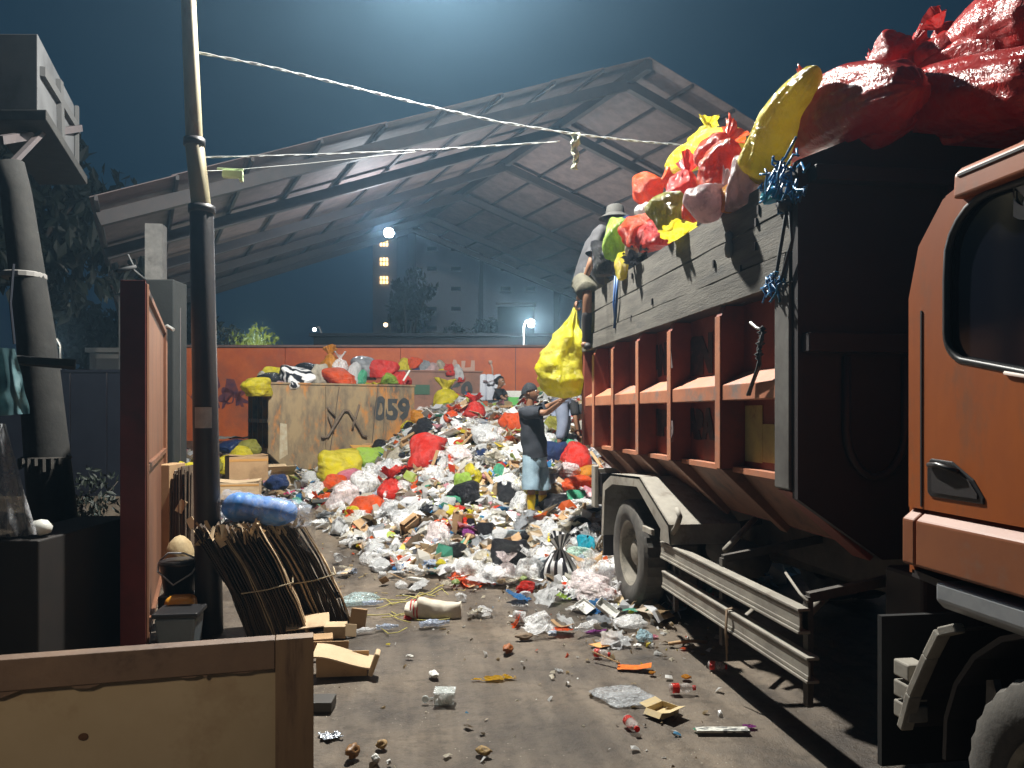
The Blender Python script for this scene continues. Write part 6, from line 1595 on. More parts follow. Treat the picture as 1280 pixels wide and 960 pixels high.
# inner fill so the load has a body
mb = MB(); vs = []; n, k_ = 30, 16
for i in range(n+1):
    for j in range(k_+1):
        y = 3.85+(8.55-3.85)*i/n; x = X0+.1+(XR-X0-.2)*j/k_
        f_ = math.sin(PI*j/k_)**.6; z = 2.55 + f_*(.45+.65*smooth(7.5, 4.3, y)) + .08*noise.noise(Vector((x*2, y*2, 0)))
        vs.append((x, y, z))
mb.add(vs, [(i*(k_+1)+j, i*(k_+1)+j+1, (i+1)*(k_+1)+j+1, (i+1)*(k_+1)+j) for i in range(n) for j in range(k_)])
o = mb.build('truck_waste', bpy.data.materials['packed_waste'], smooth_=True); setp(o, 'packed rubbish filling the truck bed under the bags', 'waste', kind='stuff')
for (px, py, w, h, c, sh, lb, X, rot, v) in (
    (1128, 126, 120, 84, 'red', 'tied', 'dark red bag draped over the headboard beside the leftmost one', 2.62, (0, 1.35, TH), 6),
    (1208, 108, 120, 84, 'red', 'blob', 'dark red bag draped over the middle of the headboard', 3.0, (0, 1.3, TH), 3),
    (1088, 92, 60, 44, 'red', 'tied', 'small red bag tucked between the long bag and the bulging one', 2.7, (0, .6, TH), 0),
    (1180, 44, 64, 46, 'red', 'tied', 'red bag left of the highest bag', 2.95, (0, -.9, TH), 1),
    (1000, 118, 50, 54, 'orange red', 'tied', 'orange red bag wedged behind the tall yellow bag', 2.5, (0, .4, TH), 3),
    (882, 165, 44, 30, 'yellow', 'tied', 'yellow bag edge behind the tallest bright red bag', 2.8, (0, .3, TH), 2),
    (812, 262, 40, 30, 'white', 'tied', 'white bag behind the olive round bag at left', 2.35, (0, .9, TH), 6),
    (868, 258, 36, 30, 'orange red', 'tied', 'orange red bag between the olive and pinkish bags', 2.12, (0, .6, TH), 4),
    (940, 196, 36, 36, 'red', 'tied', 'red bag right of the tallest bright red bag', 2.35, (0, .5, TH), 1),
    (1225, 130, 110, 60, 'red', 'tied', 'dark red bag sagging over the headboard at right', 3.05, (0, 1.3, TH), 5)):
    T(px, py, w, h, c, sh, lb, X, rot, v)
# a few extra bags along the ridge of the load (real bed contents)
rl = random.Random(5)
names = ['behind the tallest bright red bag', 'near the tail of the load', 'behind the olive round bag', 'over the middle of the load', 'behind the tall yellow bag', 'behind the green bag', 'low behind the man on the truck', 'behind the leftmost orange red bag']
for k in range(8):
    y = 4.4+k*.5; x = 2.75+rl.uniform(0, .5); c = rl.choice(['red', 'white', 'yellow', 'black', 'orange red', 'white'])
    put('blob', (x, y, 2.95+.35*smooth(7.5, 4.3, y)), (.5, .5, .45), FM(c), (0, 0, rl.uniform(0, 6)), label=f'{c} bag half hidden {names[k]}', group=TG)
# blue net on the front corner
mb = MB(); r2 = random.Random(3)
for k in range(46):
    a = onx(982+r2.uniform(-20, 16), 222+r2.uniform(-24, 26), X0-.05+r2.uniform(-.04, .08)); q = [a]
    for _ in range(4): q.append(q[-1]+Vector((r2.uniform(-.03, .03), r2.uniform(-.06, .06), r2.uniform(-.06, .05))))
    mb.tube(q, .007, 5)
o = mb.build('blue_net', mat('blue_net', (.02, .22, .45), (.02, .12, .3), scale=9, rough=.4), smooth_=True); origin_at(o, onx(982, 222, X0)); setp(o, 'tangled blue net hanging on the front corner of the truck bed', 'net')
T(966, 242, 16, 14, 'turquoise', 'blob', 'bright blue scrap of film by the tangled net', 2.03)
mb = MB(); r2 = random.Random(4)
for k in range(22):
    a = onx(967+r2.uniform(-10, 10), 350+r2.uniform(-6, 8), X0-.05+r2.uniform(-.02, .03)); q = [a]
    for _ in range(3): q.append(q[-1]+Vector((r2.uniform(-.02, .02), r2.uniform(-.04, .04), r2.uniform(-.05, .02))))
    mb.tube(q, .006, 5)
o = mb.build('blue_cord_tangle', bpy.data.materials['blue_net'], smooth_=True); origin_at(o, onx(967, 350, X0)); setp(o, 'small blue cord tangle at the bottom of the front rope', 'cord')

# the yellow bag being handed up
tb = 9.0
def hand_bag():
    nr, ntt = 60, 64; vs = []
    prof = [(0, .01), (.02, .05), (.08, .12), (.2, .34), (.35, .62), (.5, .84), (.65, .95), (.8, 1.0), (.9, .9), (.97, .6), (1, .05)]
    c_top = at(717, 383, tb); 
    for i in range(nr+1):
        s = i/nr; rad = lerp_tab(prof, s)*.5*60/F*tb*1.05; z = -s*115/F*tb
        cxp = 718 - 15*smooth(0, .6, s) + 1*smooth(.6, 1, s)
        c = at(cxp, 383, tb); c.z = c_top.z+z
        for j in range(ntt):
            t = 2*PI*j/ntt; d = Vector((math.cos(t), math.sin(t), 0))
            p = c + d*rad
            f_ = min(1, rad/.12)
            p += d*f_*(.035*math.sin(7*t+s*4)*(1-s)+.10*(ridged(Vector((d.x*1.3, d.y*1.3, s*2.8))+Vector((3, 1, 2)), 4)-.5)+.05*noise.noise(p*4))
            vs.append(p)
    fs = [(i*ntt+j, i*ntt+(j+1) % ntt, (i+1)*ntt+(j+1) % ntt, (i+1)*ntt+j) for i in range(nr) for j in range(ntt)]
    mb = MB().add(vs, fs)
    o = mb.build('yellow_bag', film('film_bright_yellow', (.72, .66, .015), trans=.45, rough=.2), smooth_=True); origin_at(o, at(705, 498, tb)); setp(o, 'large bright yellow bag being lifted from the worker up to the truck', 'bag', 'rubbish bags heaped on the truck')
hand_bag()
# ================================================================== PEOPLE
def skin(name, joints, edges, m, parent, sub=2, root=0, smooth_=True):
    me = bpy.data.meshes.new(name); inv = MW[parent.name].inverted()
    me.from_pydata([tuple(inv@Vector(j[0])) for j in joints], edges, [])
    o = bpy.data.objects.new(name, me); COL.objects.link(o)
    s = o.modifiers.new('skin', 'SKIN'); s.use_smooth_shade = True; s.branch_smoothing = .4
    for i, j in enumerate(joints):
        r = j[1]; me.skin_vertices[0].data[i].radius = (r, r) if not hasattr(r, '__len__') else r
    me.skin_vertices[0].data[root].use_root = True
    b = o.modifiers.new('sub', 'SUBSURF'); b.levels = sub; b.render_levels = sub
    dg = bpy.context.evaluated_depsgraph_get(); dg.update()
    me2 = bpy.data.meshes.new_from_object(o.evaluated_get(dg)); o.modifiers.clear(); o.data = me2; me2.name = name
    bpy.data.meshes.remove(me)
    me2.materials.clear(); me2.materials.append(m)
    for p in me2.polygons: p.use_smooth = True
    o.parent = parent; MW[o.name] = MW[parent.name]
    return o
def chain(js, closed=False): return [(i, i+1) for i in range(len(js)-1)]
m_skin = mat('brown_skin', (.25, .125, .07), (.20, .10, .055), scale=12, rough=.5)
m_hair = mat('black_hair', (.012, .01, .01), rough=.5)
m_navy = mat('dark_tshirt', (.018, .022, .032), (.028, .032, .042), scale=5, rough=.85, bump=.35, bscale=8)
m_denim = mat('pale_denim', (.30, .42, .50), (.20, .30, .38), scale=7, rough=.8, bump=.5, bscale=7)
m_greys = mat('grey_shirt', (.045, .045, .05), (.03, .03, .034), scale=5, rough=.85, bump=.35, bscale=8)
m_khaki = mat('khaki_shorts', (.085, .078, .05), (.06, .055, .04), scale=5, rough=.85, bump=.35)
m_boot = mat('yellow_rubber_boot', (.65, .45, .02), rough=.35)
m_eye = mat('eye', (.6, .6, .58), rough=.2); m_pup = mat('pupil', (.01, .01, .01), rough=.2)
def head(par, c, f, r=.098, hair=None, tiltup=0):
    # c centre, f facing (unit). egg head with jaw, nose, brow, ears, eyes, mouth
    f = Vector(f).normalized(); up = Vector((0, 0, 1)); s = f.cross(up).normalized(); up = s.cross(f)
    W_ = lambda a, b, h: Vector(c)+f*a*r+s*b*r+up*h*r
    bm = bmesh.new(); bmesh.ops.create_uvsphere(bm, u_segments=32, v_segments=24, radius=1)
    for v in bm.verts:
        x, y, z = v.co   # x facing, y side, z up
        jaw = max(0, -z)
        y2 = y*.78*(1-.28*jaw); x2 = x*.96
        if x > 0: x2 += .10*jaw*x
        else: x2 *= 1.0-.18*jaw
        z2 = z*1.22
        g = lambda a, b, q: math.exp(-((y-a)**2+(z-b)**2)/q)
        if x > 0:
            x2 += .30*g(0, -.12, .018)+.16*g(0, .05, .02)+.07*g(0, -.42, .03)+.05*g(0, -.74, .04)
            x2 -= .09*(g(.32, .08, .025)+g(-.32, .08, .025)); x2 += .05*(g(.3, .26, .03)+g(-.3, .26, .03))
        v.co = (x2, y2, z2)
    vs = [W_(*v.co) for v in bm.verts]; bm.verts.index_update(); fs = [tuple(v.index for v in q.verts) for q in bm.faces]; bm.free()
    mb = MB().add(vs, fs)
    return W_, (vs, fs)
def finish_head(par, W_, r, m_sk):
    mb = MB()
    for sg in (-1, 1): mb.lathe([(0, -.13*r), (.13*r, 0), (0, .13*r)], W_(.86, sg*.30, .08), n=10)
    mb.build('eyes', m_eye, par, smooth_=True)
    mb = MB()
    for sg in (-1, 1): mb.lathe([(0, -.08*r), (.08*r, 0), (0, .08*r)], W_(.95, sg*.30, .08), n=8); mb.tube([W_(.92, sg*.14, .30), W_(.93, sg*.32, .35), W_(.82, sg*.46, .30)], .035*r, 5)
    mb.build('eyebrows', m_pup, par, smooth_=True)
    mb = MB(); mb.tube([W_(.93, -.2, -.50), W_(1.03, 0, -.48), W_(.93, .2, -.50)], .055*r, 6); mb.build('lips', mat('lips', (.28, .1, .08), rough=.5), par, smooth_=True)
    for sg in (-1, 1):
        mb = MB(); mb.lathe([(.0, -.05*r), (.2*r, -.03*r), (.24*r, .0), (.16*r, .05*r), (0, .05*r)], (0, 0, 0), 'y', 12)
        e = []
        for v in mb.v: e.append(W_((v.x/r)*.6-.05, sg*.80+(v.y/r)*.5, (v.z/r)-.02))
        MB().add(e, mb.f).build('ear', m_sk, par, smooth_=True)
def hand(par, wrist, d, palm_n, L=.18, curl=.4, thumb=1, m=None):
    # five fingers rooted in a palm; d: hand direction, palm_n: palm normal (towards which fingers curl)
    d = Vector(d).normalized(); n_ = Vector(palm_n); n_ = (n_-d*n_.dot(d)).normalized(); s = d.cross(n_)*thumb
    w = Vector(wrist); pl = L*.5
    js = [(w, .026), (w+d*pl*.5, (.036, .018)), (w+d*pl, (.034, .016))]; skin('palm', js, chain(js), m or m_skin, par, 1)
    for k, (off, ln) in enumerate(((-.026, .85), (-.009, 1), (.009, .95), (.026, .75))):
        b = w+d*pl*.85+s*(-off); q = [(b, .0095)]; a = 0; p = b
        for seg in (.4, .33, .27):
            a += curl; p = p+(d*math.cos(a)+n_*math.sin(a))*L*.5*ln*seg; q.append((p, .0085))
        skin('finger', q, chain(q), m or m_skin, par, 1)
    b = w+d*pl*.25+s*.028; q = [(b, .012), (b+(d*.6+s*.8).normalized()*.03, .011), (b+(d*.8+s*.6+n_*.3).normalized()*.058, .0095)]
    skin('thumb', q, chain(q), m or m_skin, par, 1)
def body(par, m, base, js, es, headvf, sub=2):
    o = skin('body', js, es, m, par, sub)
    # fuse the head into the same mesh
    vs, fs = headvf; inv = MW[par.name].inverted(); bm = bmesh.new(); bm.from_mesh(o.data)
    nv = [bm.verts.new(inv@v) for v in vs]
    for f_ in fs:
        try: bm.faces.new([nv[i] for i in f_])
        except ValueError: pass
    bmesh.ops.recalc_face_normals(bm, faces=bm.faces); bm.to_mesh(o.data); bm.free()
    for p in o.data.polygons: p.use_smooth = True
    return o
U = C2W(1, 0)-C2W(0, 0); Fw = C2W(0, 1)-C2W(0, 0); Zv = Vector((0, 0, 1))
def loft(name, rings, m, par, closed_top=True, n=28, wr=.02, seed=0):
    # rings: (centre, half width, half depth, width axis)
    mb = MB(); vs = []
    P = [Vector(r[0]) for r in rings]; K = 4; fine = []
    for i in range(len(rings)-1):
        for k in range(K):
            q = k/K; fine.append((i, q))
    fine.append((len(rings)-2, 1.0))
    for (i, q) in fine:
        a, b = rings[i], rings[i+1]; qs = q*q*(3-2*q) if False else q
        p0 = P[max(i-1, 0)]; p1 = P[i]; p2 = P[i+1]; p3 = P[min(i+2, len(P)-1)]
        c = .5*((2*p1)+(p2-p0)*q+(2*p0-5*p1+4*p2-p3)*q*q+(3*p1-p0-3*p2+p3)*q**3)
        d = (P[min(i+1, len(P)-1)]-P[max(i, 0)]).normalized(); w_ = a[1]*(1-q)+b[1]*q; e_ = a[2]*(1-q)+b[2]*q
        ax = (Vector(a[3])*(1-q)+Vector(b[3])*q); ax = (ax-d*ax.dot(d)).normalized(); ay = d.cross(ax)
        for j in range(n):
            t = 2*PI*j/n; x, y = math.cos(t), math.sin(t); x = math.copysign(abs(x)**.85, x); y = math.copysign(abs(y)**.85, y)
            p = c+ax*x*w_+ay*y*e_
            nn = noise.noise(p*9+Vector((seed, 0, 0)))+.6*noise.noise(Vector((p.x*16, p.y*16, p.z*7+seed))); vs.append(p+(p-c).normalized()*nn*wr)
    rws = len(fine)
    fs = [(i*n+j, i*n+(j+1) % n, (i+1)*n+(j+1) % n, (i+1)*n+j) for i in range(rws-1) for j in range(n)]
    if closed_top: fs.append(tuple((rws-1)*n+j for j in range(n)))
    return vs, fs
def garment(name, lofts, m, par):
    mb = MB()
    for vs, fs in lofts: mb.add(vs, fs)
    return mb.build(name, m, par, smooth_=True)
# ---- worker lifting the yellow bag
tw = 10.5
def Wp(px, py, dt=0): return at(px, py, tw+dt)
wk = thing('person', 'worker in dark tshirt, backwards cap and pale shorts lifting the yellow bag', 'person', tuple(Wp(668, 628)))
hips = Wp(668, 574); chest = Wp(665, 528); neck = Wp(662, 508); hc = Wp(663, 491)
fdir = (U*.93+Fw*-.30+Zv*.22)
W_, hv = head(wk, hc, fdir, .105)
shL, shR = Wp(657, 516, -.16), Wp(671, 515, .16)       # near and far shoulders
elL, elR = Wp(684, 516, -.30), Wp(690, 506, .05)
wrL, wrR = Wp(702, 502, -.75), Wp(708, 497, -.8)
hipL, hipR = Wp(663, 578, -.09), Wp(674, 578, .10)
knL, knR = Wp(664, 608, -.12), Wp(678, 608, .10)
anL, anR = Wp(664, 640, -.12), Wp(679, 640, .14)
toL, toR = anL+U*.16-Zv*.05, anR+U*.16-Zv*.05
js = [(hips, (.13, .105)), (Wp(666, 548), (.125, .10)), (chest, (.15, .115)), (Wp(663, 514), .075), (neck, .052), (hc-Zv*.04, .06),
      (shL, .062), (elL, .042), (wrL, .028), (shR, .062), (elR, .042), (wrR, .028),
      (hipL, .092), (knL, .062), (anL, .04), (hipR, .092), (knR, .062), (anR, .04), (toL, .035), (toR, .035)]
es = [(0, 1), (1, 2), (2, 3), (3, 4), (4, 5), (2, 6), (6, 7), (7, 8), (2, 9), (9, 10), (10, 11), (0, 12), (12, 13), (13, 14), (0, 15), (15, 16), (16, 17), (14, 18), (17, 19)]
body(wk, m_skin, None, js, es, hv)
finish_head(wk, W_, .105, m_skin)
A_ = (Fw*.80+U*.45).normalized()
tor = [(Wp(669, 572), .205, .155, A_), (Wp(668, 560), .200, .150, A_), (Wp(666, 545), .195, .145, A_), (Wp(665, 530), .205, .145, A_), (Wp(664, 518), .215, .13, A_), (Wp(663, 511), .17, .10, A_), (Wp(662.5, 507), .085, .075, A_)]
def slv(s0, e0, a=.085, b=.082, f0=.72): d0 = (e0-s0); return [(s0-d0*.25, a*.7, a*.7, Zv), (s0, a, a, Zv), (s0+d0*f0*.6, b, b, Zv), (s0+d0*f0, b*1.02, b*1.02, Zv)]
garment('tshirt', [loft('t', tor, None, wk, seed=1), loft('s', slv(shL, elL), None, wk, False), loft('s', slv(shR, elR), None, wk, False)], m_navy, wk)
def leg(h, k, a, w0, w1, f0=1.0): return [(h+Zv*.10, w0*.9, w0*.95, A_), (h, w0, w0, A_), (h.lerp(k, .6), (w0+w1)/2, (w0+w1)/2*1.05, A_), (k.lerp(a, f0), w1, w1*1.05, A_)]
garment('shorts', [loft('p', [(Wp(669, 584), .15, .13, A_), (Wp(669, 576), .175, .15, A_), (Wp(669, 567), .165, .14, A_)], None, wk, seed=3), loft('l', leg(hipL, knL, anL, .105, .118, .12), None, wk, False, seed=4, wr=.02), loft('l', leg(hipR, knR, anR, .105, .118, .12), None, wk, False, seed=6, wr=.02)], m_denim, wk)
for a, k, to in ((anL, knL, toL), (anR, knR, toR)):
    bt = [(k.lerp(a, .25), .075), (k.lerp(a, .7), .062), (a, .055), (to, .05)]; skin('boot', bt, chain(bt), m_boot, wk)
# cap, worn backwards
f = Vector(fdir).normalized(); s_ = f.cross(Zv).normalized(); up_ = s_.cross(f)
mb = MB(); vs = []; r_ = .118
for i in range(9):
    for j in range(28):
        ph = PI/2*i/8; t = 2*PI*j/28
        vs.append(hc + up_*(.03+math.sin(ph)*r_*.98) + (f*math.cos(t)*1.0+s_*math.sin(t)*.86)*math.cos(ph)*r_ - f*.012 - up_*.035*(math.cos(t) < -.2)*math.cos(ph))
mb.add(vs, [(i*28+j, i*28+(j+1) % 28, (i+1)*28+(j+1) % 28, (i+1)*28+j) for i in range(8) for j in range(28)])
mb.prism([hc-f*.10-s_*.07-up_*.0, hc-f*.10+s_*.07, hc-f*.165+s_*.05-up_*.05, hc-f*.165-s_*.05-up_*.05], up_*.012)
mb.build('cap', mat('black_cap', (.012, .014, .018), rough=.85), wk, smooth_=True)
hand(wk, wrL, (wrL-elL), Zv*1+U*-.3, .18, .28, 1); hand(wk, wrR, (wrR-elR), Zv+U*-.3, .18, .28, -1)
mb = MB(); p0 = Wp(676, 520, -.16); lettering('STIX', .10, Wp(668, 545, -.16)+U*.10, U*.5+Fw*.2, Zv, mat('grey_print', (.3, .3, .3), rough=.7), wk) if False else None
# ---- man on the truck corner
tm = 8.72
def Mp(px, py, dt=0): return at(px, py, tm+dt)
mn = thing('person', 'man in grey shirt and bucket hat perched on the truck\'s rear corner', 'person', tuple(Mp(738, 372)))
hips = Mp(735, 352); hc = Mp(769, 276)
fdir = (U*.85+Fw*.45-Zv*.10); W_, hv = head(mn, hc, fdir, .105)
hpL, hpR = Mp(731, 354, -.08), Mp(740, 352, .12); kL, kR = Mp(734, 366, -.42), Mp(760, 362, .25)
aL, aR = Mp(733, 432, -.33), Mp(766, 405, .3)
sL, sR = Mp(751, 293, -.17), Mp(762, 291, .17)
eL, eR = Mp(738, 330, -.27), Mp(780, 315, .2); wL, wR = Mp(722, 376, -.1), Mp(792, 300, .1)
js = [(hips, (.13, .11)), (Mp(740, 328), (.12, .10)), (Mp(750, 303), (.145, .11)), (Mp(758, 289), .07), (Mp(764, 283), .052), (hc-Zv*.03, .06),
      (sL, .060), (eL, .040), (wL, .027), (sR, .060), (eR, .040), (wR, .027), (hpL, .09), (kL, .062), (aL, .04), (hpR, .09), (kR, .062), (aR, .04), (aL+U*-.05-Fw*.13, .035), (aR+U*.12, .035)]
body(mn, m_skin, None, js, es, hv); finish_head(mn, W_, .105, m_skin)
A_ = (Fw*.88-U*.35).normalized()
tor = [(Mp(735, 356), .20, .17, A_), (Mp(737, 342), .19, .155, A_), (Mp(742, 325), .19, .15, A_), (Mp(750, 306), .205, .15, A_), (Mp(756, 294), .195, .125, A_), (Mp(760, 288), .11, .09, A_)]
garment('shirt', [loft('t', tor, None, mn, seed=5, wr=.016), loft('s', slv(sL, eL), None, mn, False), loft('s', slv(sR, eR), None, mn, False)], m_greys, mn)
garment('shorts', [loft('p', [(Mp(733, 364), .17, .16, A_), (Mp(735, 356), .19, .17, A_), (Mp(736, 347), .175, .155, A_)], None, mn, seed=8), loft('l', [(hpL, .12, .13, A_), (hpL.lerp(kL, .5), .12, .13, A_), (kL, .105, .12, A_)], None, mn, True, seed=9, wr=.02), loft('l', [(hpR, .12, .13, A_), (hpR.lerp(kR, .5), .12, .12, A_), (kR, .105, .11, A_)], None, mn, True, seed=2, wr=.02)], m_khaki, mn)
for a, k, to in ((aL, kL, aL-Fw*.16-Zv*.03), (aR, kR, aR+U*.16)):
    bt = [(k.lerp(a, .3), .062), (k.lerp(a, .8), .052), (a, .05), (to, .045)]; skin('boot', bt, chain(bt), m_black, mn)
f = Vector(fdir).normalized(); mb = MB(); mb.lathe([(.0, .125), (.07, .125), (.092, .11), (.108, .03), (.112, .02), (.185, -.025), (.190, -.032), (.11, .0), (.10, .02)], hc+Zv*.055, n=28, caps=False)
mb.build('bucket_hat', mat('grey_hat', (.05, .048, .045), (.035, .034, .03), scale=6, rough=.85), mn, smooth_=True)
hand(mn, wL, (wL-eL), U*1-Fw*.2, .18, .9, 1); hand(mn, wR, (wR-eR), -Zv, .18, .6, -1)
lettering('PIS', .085, Mp(738, 341, -.165), U, Zv, mat('pale_print', (.4, .4, .38), rough=.7), mn)
# ---- seated woman by the far wall
tq_ = 16.9
def Qp(px, py, dt=0): return at(px, py, tq_+dt)
wm = thing('person', 'woman in black tshirt sitting among the waste by the red wall', 'person', tuple(Qp(622, 512)))
hc = Qp(625.5, 477); W_, hv = head(wm, hc, U*.8-Fw*.5-Zv*.1, .10)
hips = Qp(620, 505); sL, sR = Qp(620, 488, -.15), Qp(628, 488, .12); eL, eR = Qp(629, 498, -.28), Qp(634, 497, 0); wL, wR = Qp(639, 501, -.3), Qp(641, 499, -.1)
hpL, hpR = Qp(619, 507, -.1), Qp(624, 507, .1); kL, kR = Qp(640, 499, -.3), Qp(645, 499, 0); aL, aR = Qp(643, 518, -.3), Qp(648, 518, 0)
js = [(hips, (.13, .11)), (Qp(621, 497), (.11, .09)), (Qp(623, 489), (.13, .10)), (Qp(624, 485), .06), (Qp(625, 482.5), .045), (hc-Zv*.03, .055),
      (sL, .052), (eL, .036), (wL, .026), (sR, .052), (eR, .036), (wR, .026), (hpL, .09), (kL, .06), (aL, .04), (hpR, .09), (kR, .06), (aR, .04), (aL+U*.12, .035), (aR+U*.12, .035)]
body(wm, m_skin, None, js, es, hv); finish_head(wm, W_, .10, m_skin)
ts_ = [(Qp(620, 502), (.15, .12)), (Qp(621, 497), (.135, .11)), (Qp(623, 489), (.155, .115)), (Qp(624, 486), (.09, .08)), (sL, .072), (sL.lerp(eL, .8), .066), (sR, .072), (sR.lerp(eR, .8), .066)]
skin('tshirt', ts_, [(0, 1), (1, 2), (2, 3), (2, 4), (4, 5), (2, 6), (6, 7)], mat('black_tshirt', (.012, .012, .014), rough=.85), wm)
sh = [(Qp(620, 506), (.15, .13)), (hpL, .11), (hpL.lerp(kL, .6), .095), (kL, .08), (kL.lerp(aL, .9), .055), (hpR, .11), (hpR.lerp(kR, .6), .095), (kR, .08), (kR.lerp(aR, .9), .055)]
skin('trousers', sh, [(0, 1), (1, 2), (2, 3), (3, 4), (0, 5), (5, 6), (6, 7), (7, 8)], mat('dark_trousers', (.03, .035, .045), rough=.85), wm)
mb = MB(); vs = []
for i in range(10):
    for j in range(24):
        ph = -.5+(PI/2+.5)*i/9; t = 2*PI*j/24
        fd = (U*.8-Fw*.5).normalized(); sd = fd.cross(Zv)
        back = math.cos(t) < .25
        ph2 = ph if back else max(ph, .55)
        vs.append(hc-fd*.012+Zv*(math.sin(ph2)*.132)+(fd*math.cos(t)+sd*math.sin(t)*.84)*math.cos(ph2)*.112)
mb.add(vs, [(i*24+j, i*24+(j+1) % 24, (i+1)*24+(j+1) % 24, (i+1)*24+j) for i in range(9) for j in range(24)])
mb.lathe([(0, -.05), (.045, -.01), (.045, .02), (0, .05)], hc-fd*.12+Zv*.03, n=10); mb.build('hair', m_hair, wm, smooth_=True)
hand(wm, wL, (wL-eL), -Zv, .16, .5, 1); hand(wm, wR, (wR-eR), -Zv, .16, .5, -1)
# ---- person stooping behind the worker, under the truck corner
ts2 = 12.2
def Sp(px, py, dt=0): return at(px, py, ts2+dt)
sp = thing('person', 'person stooping in blue grey clothes under the lifted yellow bag', 'person', tuple(Sp(705, 545)))
hips = Sp(703, 506); hc = Sp(727, 515); W_, hv = head(sp, hc, U*.8-Zv*.6, .10)
sL, sR = Sp(718, 508, -.17), Sp(719, 507, .17); eL, eR = Sp(719, 524, -.22), Sp(721, 523, .2); wL, wR = Sp(722, 539, -.2), Sp(724, 538, .2)
hpL, hpR = Sp(702, 508, -.1), Sp(704, 508, .1); kL, kR = Sp(704, 530, -.12), Sp(707, 530, .12); aL, aR = Sp(698, 556, -.14), Sp(702, 556, .14)
js = [(hips, (.13, .12)), (Sp(709, 505), (.12, .10)), (Sp(716, 505), (.14, .11)), (Sp(721, 508), .06), (Sp(724, 511), .048), (hc, .06),
      (sL, .055), (eL, .038), (wL, .027), (sR, .055), (eR, .038), (wR, .027), (hpL, .09), (kL, .06), (aL, .04), (hpR, .09), (kR, .06), (aR, .04), (aL+U*.14-Zv*.03, .035), (aR+U*.14-Zv*.03, .035)]
body(sp, m_skin, None, js, es, hv); finish_head(sp, W_, .10, m_skin)
ts_ = [(Sp(705, 505), (.15, .13)), (Sp(709, 505), (.15, .12)), (Sp(716, 505), (.17, .13)), (Sp(720, 508), (.09, .08)), (sL, .078), (sL.lerp(eL, .8), .07), (sR, .078), (sR.lerp(eR, .8), .07)]
skin('shirt', ts_, [(0, 1), (1, 2), (2, 3), (2, 4), (4, 5), (2, 6), (6, 7)], mat('black_tshirt', (.012, .012, .014)), sp)
sh = [(Sp(703, 506), (.16, .14)), (hpL, .12), (kL, .1), (kL.lerp(aL, .8), .075), (hpR, .12), (kR, .1), (kR.lerp(aR, .8), .075)]
skin('trousers', sh, [(0, 1), (1, 2), (2, 3), (0, 4), (4, 5), (5, 6)], mat('blue_grey_cloth', (.22, .25, .33), (.16, .19, .26), scale=6, rough=.85), sp)
for a, to in ((aL, aL+U*.14-Zv*.03), (aR, aR+U*.14-Zv*.03)):
    bt = [(a+Zv*.05, .055), (a, .05), (to, .045)]; skin('shoe', bt, chain(bt), m_black, sp)
mb = MB(); mb.lathe([(0, .13), (.06, .12), (.1, .07), (.112, .0), (.10, -.03)], hc+Zv*.0, n=20, caps=False); mb.build('cap', bpy.data.materials['black_cap'], sp, smooth_=True)
hand(sp, wL, (wL-eL), -Zv+U, .17, .6, 1); hand(sp, wR, (wR-eR), -Zv+U, .17, .6, -1)
# ================================================================== FOREGROUND LEFT
m_wf = mat('brown_frame_wood', (.20, .125, .08), (.13, .08, .055), scale=3, rough=.6, stretch=(1, 1, 1), stain=(.06, .03, .02), stain_scale=3, bump=.15)
m_wp = mat('tan_panel_board', (.48, .37, .24), (.40, .30, .18), scale=1.3, rough=.55, stain=(.24, .14, .075), stain_scale=1.1, stain_range=(.52, .72), detail=8)
a0 = at(-60, 826, 2.50); a1 = at(392, 795, 2.80)
bd = thing('wooden_barrier', 'old wooden door like panel with a tan board and brown frame in front', 'panel', (a1.x, a1.y, 0))
dx = Vector((a1.x-a0.x, a1.y-a0.y, 0)); LB = dx.length; dx.normalize(); dn_ = Vector((-dx.y, dx.x, 0)); z = a1.z
BP = lambda s, d_, h: Vector((a0.x, a0.y, 0))+dx*s+dn_*d_+Vector((0, 0, h))
mb = MB(); mb.prism([BP(0, .02, .02), BP(LB, .02, .02), BP(LB, .02, z-.02), BP(0, .02, z-.02)], dn_*.02); mb.build('board', m_wp, bd)
mb = MB(); mb.prism([BP(0, -.012, z-.105), BP(LB-.135, -.012, z-.105), BP(LB-.135, -.012, z), BP(0, -.012, z)], dn_*.065); mb.build('top_rail', m_wf, bd, bevel=.003)
mb = MB(); mb.prism([BP(LB-.133, -.014, .01), BP(LB, -.014, .01), BP(LB, -.014, z), BP(LB-.133, -.014, z)], dn_*.067); mb.build('stile', mat('lighter_frame_wood', (.26, .165, .09), (.18, .11, .065), scale=3, rough=.6, stretch=(4, 4, .5), stain=(.09, .05, .03), stain_scale=3), bd, bevel=.003)
mb = MB(); mb.prism([BP(0, -.012, .01), BP(LB-.135, -.012, .01), BP(LB-.135, -.012, .12), BP(0, -.012, .12)], dn_*.065); mb.build('bottom_rail', m_wf, bd, bevel=.003)
mb = MB()   # torn lining under the rail
r3 = random.Random(2); s = .05
while s < LB-.15:
    w = r3.uniform(.015, .16); h = r3.uniform(.002, .022)*(1 if r3.random() < .35 else .15); mb.prism([BP(s, -.006, z-.106), BP(s+w, -.006, z-.106), BP(s+w*.6, -.006, z-.106-h), BP(s+w*.2, -.006, z-.106-h*.8)], dn_*.004); s += w
mb.build('torn_edge', m_wf, bd)
mb = MB(); mb.lathe([(.0, -.003), (.012, -.002), (.012, .002), (0, .003)], (0, 0, 0), 'y', 12); c = BP(.38, .017, z-.29)
q = MB().add([c+dx*v.x*1.3+dn_*v.y+Vector((0, 0, v.z)) for v in mb.v], mb.f); q.build('knot_hole', mat('dark_knot', (.10, .045, .02), rough=.8), bd)

